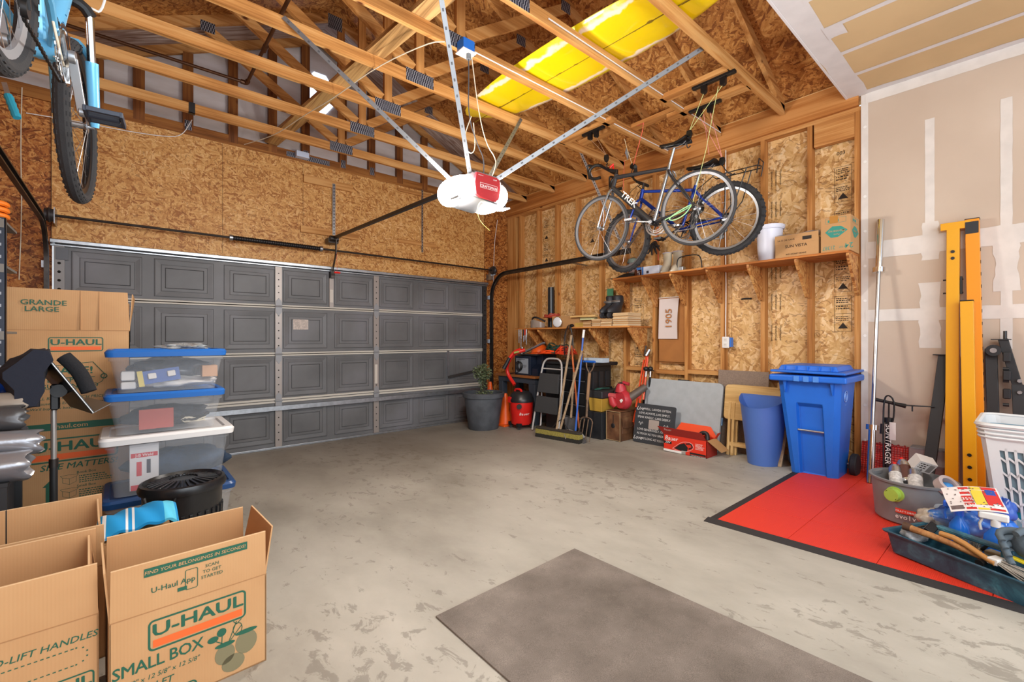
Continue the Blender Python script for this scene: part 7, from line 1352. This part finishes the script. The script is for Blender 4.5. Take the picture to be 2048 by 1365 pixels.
def openbox(nm, lab, x0, y0, w, d, h, fh, rz, flaps, zb=None, z_inner=True):
    z = fz(y0) if zb is None else zb; t = thing(nm, lab, 'box', (x0, y0, z), rz); th = .005
    for n_, a, c in (('front', (0, 0, 0), (w, th, h)), ('back', (0, d-th, 0), (w, d, h)), ('left', (0, 0, 0), (th, d, h)), ('right', (w-th, 0, 0), (w, d, h)), ('bottom', (0, 0, 0), (w, d, th))): MB().box(a, c).build('side_panel', cbx, t, world=False)
    for k, (out, hh) in flaps.items(): # out = lean outwards over the flap height
        p = {'front': [(.002, 0, h), (w-.002, 0, h), (w-.004, -out, h+hh), (.004, -out, h+hh)], 'back': [(.002, d-th, h), (w-.002, d-th, h), (w-.004, d-th+out, h+hh), (.004, d-th+out, h+hh)],
             'left': [(0, .004, h), (0, d-.004, h), (-out, d-.02, h+hh), (-out, .02, h+hh)], 'right': [(w-th, .004, h), (w-th, d-.004, h), (w-th+out, d-.02, h+hh), (w-th+out, .02, h+hh)]}[k]
        v = (0, th, 0) if k in ('front', 'back') else (th, 0, 0); MB().prism(p, v).build('flap', cbx, t, world=False)
        a, c = Vector(p[3]), Vector(p[2]); MB().beam(a+Vector(v)/2, c+Vector(v)/2, .0052, .002).build('flap_edge', edge, t, world=False)
    MB().beam((0, -.0005, h), (w, -.0005, h), .001, .003).build('fold_line', plain('fold', 'a5794f', .8), t, world=False)
    return t
# small box, right
t = openbox('moving_box', 'open small kraft moving box with upright flaps and green and orange printing, foreground', -.037, 1.856, .43, .325, .317, .158, 2.75*0+2.6, {'front': (.004, .158), 'back': (.0, .158), 'left': (.012, .15), 'right': (.028, .16)})
t.rotation_euler.z = radians(-2.75+5.5)
t.location = (-.037, 1.815, fz(1.83))
b = MB().tf(M((.228, -.0006, .238), 90)); logo(b, .272); b.tf(M((.0, -.0006, 0), 90)); b.text('SMALL BOX', .052, M((.122, .140, 0)), .011, sp=.95, sx=.88); b.text('16 3/8" x 12 5/8" x 12 5/8"', .021, M((.118, .105, 0)), .004, shear=.2, sx=.95); b.text('1.5 CU FT', .030, M((.092, .07, 0)), .007, shear=.15)
frame2(b, .06, -.02, .22, .045, .005, .0006, .015); scrib(b, .07, .02, .13, 2, .012)
b.mat(2)
for cx, cy, rx, ry in ((.325, .045, .035, .03), (.365, .10, .034, .04), (.30, .085, .03, .035)):
    pts = [(cx+rx*cos(a), cy+ry*sin(a), .0007) for a in [2*pi*k/20 for k in range(20)]]; b.add(pts, [tuple(range(20))])
b.mat(0)
for cx, cy, rx, ry in ((.365, .138, .035, .008), (.30, .119, .030, .008), (.29, .165, .014, .014), (.265, .15, .016, .011)): b.add([(cx+rx*cos(a), cy+ry*sin(a), .001) for a in [2*pi*k/20 for k in range(20)]], [tuple(range(20))])
for p, q in (((.29, .12), (.292, .16)), ((.30, .12), (.268, .145)), ((.31, .12), (.335, .185)), ((.335, .175), (.325, .188)), ((.335, .175), (.35, .188)), ((.315, .125), (.35, .165))): b.beam((p[0], p[1], .001), (q[0], q[1], .001), .0025, .0004, (0, 0, 1))
b.tube([(.338+.014*cos(a), .158+.02*sin(a), .001) for a in [2*pi*k/12 for k in range(13)]], .0012, 4)
b.tf(Matrix()).build('printing', [grn, orp, plain('print_faded', '7c7456', .7)], t, world=False, smooth=0)
b = MB().tf(FM((.222, -.0036, .395), (1, 0, 0), (0, -.004, .158))); b.mat(0); rect(b, -.14, .035, .145, .062); b.mat(1); b.text('FIND YOUR BELONGINGS IN SECONDS!', .0155, M((0, .0430, .0004)), .006, shear=.1); b.mat(0)
b.text('U-Haul App', .024, M((-.065, -.02, 0)), .006); rect(b, -.055, -.042, -.03, -.03); b.text('SCAN', .015, M((.04, .012, 0)), .003); b.text('TO GET', .015, M((.04, -.006, 0)), .003); b.text('STARTED', .015, M((.04, -.024, 0)), .003); frame2(b, -.035, -.045, .0, .022, .002, .0005, .006)
b.tf(Matrix()).build('printing', [grn, cbx], t, world=False, smooth=0)
# medium box, left front
t = openbox('moving_box', 'open kraft moving box at the lower left corner, partly printed with green handle outline', -.52, 1.855, .46, .32, .335, .155, 0, {'front': (.002, .155), 'back': (.0, .165), 'right': (-.02, .15), 'left': (.02, .15)})
t.rotation_euler.z = radians(2.6)
b = MB().tf(M((0, -.0006, 0), 90)); b.text('E-Z-TO-LIFT HANDLES', .027, M((.315, .27, 0)), .006, shear=.2, sx=1.05)
for k in range(16): rect(b, .21+.0125*k, .25, .217+.0125*k, .253); rect(b, .21+.0125*k, .20, .217+.0125*k, .203)
for k in range(6): a = pi*(k/5-.5); b.box((.41+.025*cos(a)-.002, .2265+.025*sin(a)-.002, 0), (.41+.025*cos(a)+.002, .2265+.025*sin(a)+.002, .0005))
b.tf(M((.35, -.0006, .135), 90)); logo(b, .20); b.tf(M((0, -.0006, 0), 90)); b.text('SINGLE-DOUBLE-', .018, M((.385, .065, 0)), .004, shear=.2); b.text('-TRIPLE!', .018, M((.40, .045, 0)), .004, shear=.2); b.tf(Matrix()).build('printing', [grn, orp], t, world=False, smooth=0)
# medium box behind
t = openbox('moving_box', 'open kraft moving box behind the left front one, only its upright flaps showing', -.52, 2.245, .465, .36, .345, .16, 0, {'front': (.0, .15), 'back': (.0, .175), 'right': (-.015, .16), 'left': (.02, .15)})
t.rotation_euler.z = radians(2.6)
# towel over a box
t = thing('beach_towel', 'turquoise and white striped beach towel draped behind the small moving box', 'towel', (.06, 2.42, .3))
tw, nt, bs = base('towel_stripes'); tc = N(nt, 'ShaderNodeTexCoord'); sx = N(nt, 'ShaderNodeSeparateXYZ'); L(nt, tc.outputs['Object'], sx.inputs[0]); ma = N(nt, 'ShaderNodeMath', operation='ADD'); L(nt, sx.outputs[0], ma.inputs[0]); ma.inputs[1].default_value = .3
r = ramp(nt, ma.outputs[0], [(0, '0f8ccc')]); r.color_ramp.interpolation = 'CONSTANT'; cr = r.color_ramp
while len(cr.elements) > 1: cr.elements.remove(cr.elements[-1])
cr.elements[0].position = 0; cr.elements[0].color = sc3('1290cf')
for p, c in ((.12, 'dfe6ea'), (.13, '1290cf'), (.145, 'dfe6ea'), (.155, '1290cf'), (.17, 'dfe6ea'), (.18, '1290cf'), (.24, 'dfe6ea'), (.248, '1290cf'), (.26, 'dfe6ea'), (.268, '1290cf'), (.36, '58c4e4'), (.40, '1290cf'), (.44, 'dfe6ea'), (.452, '1290cf')):
    e = cr.elements.new(p); e.color = sc3(c)
L(nt, r.outputs[0], bs.inputs['Base Color']); bs.inputs['Roughness'].default_value = .9
def twf(u, v):
    x = -.115+.285*u; y = 2.30+.26*v; return (x, y, .50-.22*max(0, .30-v)**1.0*.0+.06*sin(pi*v)*.5+.05*(u)**.5-.25*max(0, .12-u)*3-.35*max(0, u-.85)**1.3+.006*sin(22*u+6*v))
MB().grid(twf, 36, 18, .012).build('terry_cloth', tw, t, smooth=70)
MB().grid(lambda u, v: (-.125-.012*sin(7*u)-.02*u, 2.30+.26*v, .42-.32*u), 8, 10, .012).build('terry_cloth', plain('towel_blue', '1c86c4', .9), t, smooth=60)
t = openbox('moving_box', 'low closed carton under the striped beach towel', -.105, 2.32, .25, .22, .40, .0, 0, {}); MB().box((0, 0, .40), (.25, .22, .405)).build('top_panel', cbx, t, world=False)
# large stacked boxes
yb = 3.85; zf = fz(yb); t = thing('moving_box', 'tall open large kraft moving box marked GRANDE LARGE on top of another box', 'box', (-.24, yb, .755)); x0, x1 = -.689, -.228+.245; y1 = yb+.46
x1 = .025
for n_, a, c in (('f', (x0, yb, .755), (x1, yb+.005, 1.326)), ('b', (x0, y1-.005, .755), (x1, y1, 1.326)), ('l', (x0, yb, .755), (x0+.005, y1, 1.326)), ('r', (x1-.005, yb, .755), (x1, y1, 1.326)), ('m', (x0, yb, .755), (x1, y1, .76))): MB().box(a, c).build('side_panel', cbx, t)
MB().prism([(x0, yb, 1.327), (x1, yb, 1.327), (x1-.012, yb-.01, 1.572), (x0+.0, yb-.01, 1.572)], (0, .005, 0)).build('flap', cbx, t); MB().prism([(x0, y1, 1.327), (x1, y1, 1.327), (x1, y1+.03, 1.53), (x0, y1+.03, 1.53)], (0, -.005, 0)).build('flap', cbx, t)
MB().prism([(x1, yb+.01, 1.327), (x1, y1-.01, 1.327), (x1+.03, y1-.03, 1.56), (x1+.015, yb+.03, 1.565)], (-.005, 0, 0)).build('flap', cbx, t)
for x in (x0+.50*.96, x0+.565): MB().box((x, yb-.011, 1.33), (x+.002, yb-.0, 1.57)).build('crease', plain('fold'), t)
MB().box((x0, yb-.0012, 1.324), (x1, yb-.0002, 1.328)).build('crease', plain('fold'), t)
def PX(px, py, Y=yb-.001): return wy(px, py, Y)
def ptext(b, tx, px, py, size, **k): p = PX(px, py); b.tf(WYf(p)); b.text(tx, size, Matrix(), **k); b.tf(Matrix()); return b
b = MB(); Yt = yb-.0085
for tx, px, py in (('GRANDE', 88, 610), ('LARGE', 84, 623)): p = wy(px, py, yb-.012); b.tf(WYf(p)); b.text(tx, .042, Matrix(), .01, .0006, sx=1.15); b.tf(Matrix())
p = PX(153, 689); b.tf(WYf(p)); logo(b, .245); b.tf(Matrix())
ptext(b, 'SAVE!', 146, 748, .062, off=.015, sx=1.2); p = PX(150, 760); b.tf(WYf(p)); rect(b, -.13, .012, .09, .016); b.tf(Matrix())
ptext(b, 'BEST PRICE', 140, 764, .036, off=.008, sx=1.1); ptext(b, 'GUARANTEED', 140, 776, .036, off=.008, sx=1.1)
p = PX(208, 752); b.tf(WYf(p)); b.ring((0, 0, .001), .014, .003, 'z', 18, 4); b.tf(Matrix())
q = [PX(*c) for c in ((80, 735), (186, 724), (210, 748), (205, 762), (182, 775), (90, 780))]; [b.cyl(u, v, .002, n=4) for u, v in zip(q, q[1:])]
ptext(b, "WE'LL BEAT OR MATCH PRICES", 138, 798, .024, off=.005, shear=.2); ptext(b, "Because with Everyday Low Prices", 138, 808, .022, off=.004, shear=.2); ptext(b, "We'll buy back boxes in FREE trade", 135, 818, .022, off=.004, shear=.2)
p = PX(140, 856); b.tf(WYf(p)); rect(b, -.30, -.008, .30, .034); b.mat(2); b.text('uhaul.com', .036, M((0, .002, .0005)), .008, sx=1.1); b.tf(Matrix()); b.build('printing', [grn, orp, cbx], t, smooth=0)
t = thing('moving_box', 'large kraft moving box marked SIZE MATTERS at the bottom of the tall stack', 'box', (-.3, yb, zf)); x1 = .02
MB().box((x0, yb+.0, zf), (x1, y1, .752)).build('carton', cbx, t, bev=.003); b = MB()
p = PX(150, 897); b.tf(WYf(p)); logo(b, .40); b.tf(Matrix()); ptext(b, 'SIZE MATTERS!', 160, 934, .050, off=.012, shear=.2, sx=1.05)
for dy in (0,): ptext(b, 'Book Box', 173, 945, .022, off=.005, align='CENTER'); ptext(b, 'Small Box', 173, 972, .022, off=.005)
for py in (950, 978): p = PX(158, py); b.tf(WYf(p)); scrib(b, 0, -.01, .16, 4, .008); b.tf(Matrix())
p = PX(99, 985); b.tf(WYf(p)); b.add([(-.016, -.12, .0006), (.016, -.12, .0006), (.016, .03, .0006), (-.016, .03, .0006)], [(0, 1, 2, 3)]); b.add([(-.03, .03, .0006), (.03, .03, .0006), (0, .065, .0006)], [(0, 1, 2)]); b.tf(Matrix())
for px, py in ((139, 955), (139, 982)):
    p = PX(px, py); b.tf(WYf(p))
    for u, v in (((-.03, -.03), (0, -.045)), ((0, -.045), (.03, -.03)), ((-.03, -.03), (-.03, 0)), ((.03, -.03), (.03, 0)), ((0, -.045), (0, -.01)), ((-.03, 0), (0, -.01)), ((0, -.01), (.03, 0)), ((-.03, 0), (-.04, .012)), ((.03, 0), (.04, .012)), ((-.04, .012), (0, .015)), ((.04, .012), (0, .015))): b.beam((u[0], u[1], .0008), (v[0], v[1], .0008), .0015, .0004, (0, 0, 1))
    b.tf(Matrix())
b.mat(0); b.build('printing', [grn, orp], t, smooth=0)
# ---------------------------------------------------------------- clear storage bins
fr = plain('frosted_bin', 'c8ced4', .25, alpha=.2); lidb = plain('lid_blue', '2368b8', .35, alpha=.93); lidw = plain('lid_white', 'dcdad8', .4); lidn = plain('lid_navy', '1c4476', .35)
def bin_(lab, x0, x1, y0, y1, z0, z1, lh, lm, over=.02, tap=.03, nm='storage_bin'):
    x0 -= .008; x1 -= .02
    t = thing(nm, lab, 'storage bin', ((x0+x1)/2, (y0+y1)/2, z0), 0, 'stacked clear storage bins')
    def q(z, o): return [V(x, y, z) for x, y in rrect(x0-o, y0-o, x1+o, y1+o, .04)]
    MB().rings([q(z0, -tap), q(z0+.008, -tap), q(z1-.03, 0), q(z1-.03, .008), q(z1, .01)], True, True, False).build('tub', fr, t, smooth=40)
    MB().rings([q(z1-.008, over), q(z1+lh*.6, over+.004), q(z1+lh, over-.006), q(z1+lh, -.01), q(z1+lh*.7, -.015)]).build('lid', lm, t, smooth=40); return t
yF, yR = 3.31, 3.70
bin_('clear bin with a navy lid at the bottom of the plastic bin stack', -.07, .53, yF-.02, yR+.03, fz(3.5)+.001, .35, .035, lidn)
t3 = bin_('clear bin with a white lid, third from the top of the stack', -.07, .51, yF-.01, yR+.02, .387, .695, .035, lidw, .03)
t2 = bin_('clear bin with a blue lid holding cables and a red folder, second from top', -.06, .475, yF, yR, .732, .935, .032, lidb)
t1 = bin_('clear bin with a blue lid full of packages at the top of the stack', -.055, .48, yF-.01, yR-.01, .969, 1.18, .032, lidb)
random.seed(17)
def content(nm, lab, cat, a, c, m, bev=.002, g=None): return tag(MB().box(a, c).build(nm, m, bev=bev), lab, cat, g)
k_w = plain('pack_white', 'd0ccc8', .6); k_t = plain('pack_tan', 'b98a62', .6); k_g = plain('pack_grey', '5a6068', .5); k_b = plain('pack_blue', '3a5a9c', .5); k_y = plain('pack_yellow', 'c8b45a', .5)
content('adapter', 'white power adapter at the lower left inside the top bin', 'adapter', (-.02, 3.35, .985), (.05, 3.42, 1.03), k_w, .008); content('adapter', 'white power adapter stacked on the other at the left of the top bin', 'adapter', (-.02, 3.34, 1.035), (.045, 3.41, 1.09), k_w, .008)
t = thing('blister_pack', 'blue and yellow blister pack behind the front wall of the top bin', 'package', (.15, 3.33, 1.0)); R_ = M((.15, 3.335, 1.055), 0, -8, 0); MB().tf(R_).box((-.09, 0, -.035), (.1, .012, .04)).tf(Matrix()).build('card', k_b, t); MB().tf(R_).box((-.095, -.003, -.045), (-.07, .003, .045)).tf(Matrix()).build('yellow_strip', k_y, t)
for dx in (-.03, .06): MB().tf(R_).box((dx-.02, -.012, -.01), (dx+.02, -.001, .025)).tf(Matrix()).build('bulb', k_w, t, bev=.005)
content('small_carton', 'tan carton inside the right end of the top bin', 'box', (.36, 3.34, 1.04), (.44, 3.42, 1.11), k_t)
blob('crumpled_paper', 'crumpled white papers heaped in the bottom of the top bin', 'paper', (.25, 3.48, 1.01), (.2, .13, .03), k_w, .15, seed=3)
blob('packing_film', 'heap of dark film and bags filling the back of the top bin', 'film', (.22, 3.56, 1.08), (.2, .10, .07), plain('film_dark', '4c525a', .3, var=.3, vs=14), .18, seed=12)
blob('dark_fabric', 'dark crumpled fabric filling the back of the second bin', 'fabric', (.2, 3.54, .80), (.2, .12, .06), plain('fabric_dark', '2c2f36', .8, var=.3, vs=20), .15, seed=14)
content('red_folder', 'red folder standing against the front wall of the second bin', 'folder', (.06, 3.345, .75), (.22, 3.355, .865), plain('folder_red', 'a8402f', .6))
for k, (c, lab) in enumerate(((cream, 'pale looped cable inside the right half of the second bin'), (black, 'black cables coiled inside the right half of the second bin'))):
    b = MB(); b.tube([V(.32+.09*sin(1.9*j+k), 3.38+.02*cos(3*j), .78+.03*sin(2.6*j+k)+.012*k) for j in range(26 if k else 9)], .004+.001*k, 6, sm=2); tag(b.build('looped_cable', c), lab, 'cable')
t = thing('retail_card', 'red and white retail pack standing behind the front wall of the third bin', 'package', (.08, 3.34, .45)); MB().box((.02, 3.338, .41), (.15, 3.343, .67)).build('card', plain('card_white', 'd8d4d4', .5), t); b = MB().tf(WYf((.085, 3.337, .54))); rect(b, -.06, .055, .06, .08); rect(b, -.06, -.13, .06, -.1); rect(b, -.035, -.05, -.012, .03); b.mat(1); b.text('J-B Weld', .022, M((0, .06, .0006)), .003); b.mat(2); rect(b, .01, -.04, .028, .04); b.tf(Matrix()).build('printing', [plain('print_red', 'c83038', .5), white, plain('print_dark')], t, smooth=0)
blob('folded_fabric', 'dark blue folded fabric filling the third bin', 'fabric', (.26, 3.52, .50), (.26, .14, .09), plain('fabric_navy', '26384e', .8, var=.3, vs=12), .1, seed=19)
blob('plastic_wrap', 'crinkled clear plastic packets lying on the top blue bin lid', 'packet', (.28, 3.5, 1.225), (.11, .08, .018), plain('film_clear', 'b4b8b8', .15, alpha=.6, var=.3, vs=40), .25, seed=23)
# ---------------------------------------------------------------- black trash can
c = V(.232, 2.90, fz(2.9)); t = thing('trash_can', 'round ribbed black plastic trash can with a radial ribbed lid', 'trash can', c); tb = plain('can_black', '1a1b1d', .3); T_ = Matrix.Translation(c)
MB().lathe([(.15, 0), (.155, .01), (.172, .43), (.175, .44)], 48, T_).build('body', tb, t, smooth=30)
for k in range(30): a = 2*pi*k/30; p = c+V(.157*cos(a), .157*sin(a), .05); q = c+V(.169*cos(a), .169*sin(a), .33); MB().beam(p, q, .018, .012, (cos(a), sin(a), 0)).build('rib', tb, t, bev=.003)
MB().lathe([(.186, .43), (.19, .445), (.182, .47), (.17, .475), (.158, .455), (.13, .462), (.05, .475), (.01, .477)], 48, T_).build('lid', tb, t, smooth=40)
for k in range(26): a = 2*pi*k/26; MB().beam(c+V(.06*cos(a), .06*sin(a), .478), c+V(.15*cos(a), .15*sin(a), .462), .012, .008).build('lid_rib', tb, t, bev=.002)
a = radians(235); q = c+V(.18*cos(a), .18*sin(a), .40); MB().tube([q+V(-.06, .02, .04), q+V(-.05, .0, -.0), q+V(.05, -.02, .0), q+V(.06, -.02, .04)], .007, 8, sm=1).build('handle', black, t)
# ---------------------------------------------------------------- music stand with jacket
c = V(-.255, 3.02, fz(3)); t = thing('music_stand', 'black music stand with a tilted solid desk on a worn silver and black pole', 'music stand', c)
MB().cyl(c+V(0, 0, .05), c+V(0, 0, .62), .0145, n=14).build('lower_tube', plain('tube_black', '202020', .4), t); MB().cyl(c+V(0, 0, .62), c+V(0, 0, .90), .0105, n=14).build('upper_tube', plain('tube_silver', 'a9a5a0', .35, .7), t); MB().cyl(c+V(0, 0, .60), c+V(0, 0, .64), .017, n=14).build('collar', dsteel, t)
for k in range(3): a = radians(90+120*k); MB().tube([c+V(0, 0, .10), c+V(.14*cos(a), .14*sin(a), .06), c+V(.24*cos(a), .24*sin(a), .012)], .009, 8, sm=1).build('leg', black, t)
P0, P1 = V(-.272, 0, 1.20), V(-.115, 0, .925); yy0, yy1 = 2.86, 3.24; dk_ = plain('desk_black', '16161a', .35)
MB().hexa([V(P0.x, yy0, P0.z), V(P0.x-.10, yy1, P0.z), V(P1.x-.10, yy1, P1.z), V(P1.x, yy0, P1.z)][::-1], [V(P0.x+.008, yy0, P0.z+.008), V(P0.x-.092, yy1, P0.z+.008), V(P1.x-.092, yy1, P1.z+.008), V(P1.x+.008, yy0, P1.z+.008)][::-1]).build('desk', dk_, t, bev=.002)
MB().hexa([V(P1.x, yy0, P1.z), V(P1.x-.10, yy1, P1.z), V(P1.x-.035, yy1, P1.z+.04), V(P1.x+.065, yy0, P1.z+.04)][::-1], [V(P1.x, yy0, P1.z+.004), V(P1.x-.10, yy1, P1.z+.004), V(P1.x-.035, yy1, P1.z+.044), V(P1.x+.065, yy0, P1.z+.044)][::-1]).build('ledge', plain('ledge', '6a6660', .4, .3), t)
MB().cyl((-.235, 2.98, 1.03), (-.235, 3.06, 1.03), .03, n=20).build('tilt_knob', black, t); MB().box((-.265, 2.99, .94), (-.235, 3.05, 1.06)).build('bracket', black, t, bev=.006)
MB().beam(V(P0.x+.004, yy0-.002, P0.z+.004), V(P1.x+.004, yy0-.002, P1.z+.004), .003, .003).build('bright_edge', plain('edge_bright', 'c8c8c4', .3, .5), t)
jm = plain('jacket_navy', '151b2a', .85, bump=.3, bs=40)
t = thing('jacket', 'dark navy jacket draped over the upper edge of the music stand', 'jacket', (-.36, 3.0, 1.2))
oj = [(-.255, 1.222), (-.30, 1.222), (-.345, 1.18), (-.392, 1.135), (-.385, 1.10), (-.36, 1.06), (-.35, .99), (-.315, .975), (-.285, .985), (-.272, 1.05), (-.262, 1.12), (-.245, 1.18)]
rs = []
for k in range(15):
    y = 2.82+.024*k; q = k/14; rs.append([V(x-.04*q+.007*sin(3*i_+k*.9)+(-.02 if x < -.3 else 0)*sin(pi*q), y, z-.03*q*(z < 1.1)+.007*sin(2*i_+k*.6)) for i_, (x, z) in enumerate(oj)])
MB().rings(rs).build('body', jm, t, smooth=70)
MB().tube([(-.22, 3.0, 1.19), (-.165, 2.98, 1.12), (-.13, 2.96, 1.02)], [.03, .036, .03], 12, sm=2).build('knitted_cuff', plain('cuff_black', '17181c', .95, bump=.8, bs=60), t, smooth=60)
# ---------------------------------------------------------------- shelving rack at the left edge
t = thing('storage_rack', 'dark navy perforated steel shelving rack at the far left edge', 'shelving', (-.75, 3.3, fz(3.3))); nvp = plain('rack_navy', '1e2634', .4, .3); zt = 1.87
for x, y in ((-.445, 3.30), (-.50, 3.62), (-1.12, 3.30), (-1.12, 3.62)):
    b = MB(); zb = fz(y); b.box((x-.035, y, zb), (x, y+.003, zt)); b.box((x-.003, y, zb), (x, y+.035, zt)); b.mat(1)
    for k in range(30): z = zb+.05+.06*k; b.box((x-.022, y-.0008, z), (x-.014, y-.0004, z+.014))
    b.build('post', [nvp, plain('hole_light', '9aa0a8', .6)], t)
for z in (.35, .85, 1.30, 1.63, 1.85): MB().box((-1.12, 3.30, z), (-.45, 3.65, z+.012)).box((-1.12, 3.296, z-.03), (-.45, 3.30, z+.012)).build('shelf', plain('shelf_grey', '75726c', .6), t)
for k in range(3):
    b = MB(); t2_ = None
    b.loop([(-.56+.11*cos(a)+.004*sin(3*a), 3.36+.07*sin(a), 1.885+.03*k) for a in [2*pi*j/24 for j in range(24)]], .013, 8)
    if k == 0: tt = thing('ratchet_strap', 'bright orange webbing strap coiled on top of the steel rack', 'strap', (-.56, 3.36, 1.865))
    b.build('coil', plain('strap_orange', 'ec7a14', .6), tt)
blob('stored_bundle', 'grey and green soft bundle on the top shelf of the steel rack', 'bundle', (-.60, 3.42, 1.75), (.12, .07, .07), plain('bundle', '5c6a60', .8, var=.3), .15, seed=31)
blob('plastic_bag', 'crumpled bright blue plastic bag on the rack behind the jacket', 'bag', (-.52, 3.30, .98), (.10, .12, .12), plain('bag_royal', '1e4aa8', .3, var=.3, vs=14), .2, seed=33)
# lower trolley with silver bundles
t = thing('black_utility_cart', 'black metal cart with silver rolls on it at the left edge', 'cart', (-.6, 2.75, fz(2.75)))
for x, y in ((-.9, 2.62), (-.9, 2.95), (-.36, 2.62), (-.36, 2.95)): MB().box((x-.012, y-.012, fz(y)), (x+.012, y+.012, .70)).build('leg', black, t)
MB().box((-.92, 2.60, .70), (-.345, 2.97, .715)).build('top_shelf', black, t); MB().box((-.92, 2.60, .3), (-.345, 2.97, .31)).build('lower_shelf', black, t); MB().box((-.90, 2.62, .32), (-.37, 2.94, .66)).build('dark_crate', plain('dark_bin', '1a1a1c', .6), t, bev=.01)
foil = plain('silver_film', '9a9ca2', .28, .6, bump=.8, bs=18); foild = plain('dark_film', '4a4a4c', .35, .3, bump=.8, bs=14)
for i, (a, c, r, m, lab) in enumerate((((-.80, 2.66, .775), (-.30, 2.66, .765), .055, foil, 'silver plastic film bundle, lowest of the bundles at the left edge'), ((-.82, 2.74, .875), (-.275, 2.72, .845), .045, foil, 'silver plastic film bundle lying above the lowest one'), ((-.85, 2.85, .935), (-.33, 2.80, .94), .05, foild, 'dark grey folded film bundle behind the silver ones'), ((-.85, 2.90, 1.0), (-.33, 2.86, 1.0), .04, plain('tan_film', '8a8074', .5, bump=.8, bs=14), 'crinkled translucent film bundle on top of the silver ones'))):
    t = thing('film_roll', lab, 'film roll', a, 0, 'bundles of plastic film'); a = Vector(a); c = Vector(c); rs = []; random.seed(40+i)
    for k in range(15):
        p = a.lerp(c, k/14); ph = k*.5; rs.append([p+V(.012*sin(5*q+i), r*(1.25+.09*sin(3*q+i+ph)+.03*sin(7*q+k*.6))*cos(q), r*(1+.12*sin(2*q+ph*.7)+.03*sin(5*q+k*.6))*sin(q)) for q in [2*pi*j/22 for j in range(22)]])
    for f, dx in ((.9, .008), (.78, .0), (.74, -.02), (.4, -.022)): rs.append([c+V(dx, 0, 0)+(p_-c)*f for p_ in rs[14]])
    MB().rings(rs).build('bundle', m, t, smooth=70)
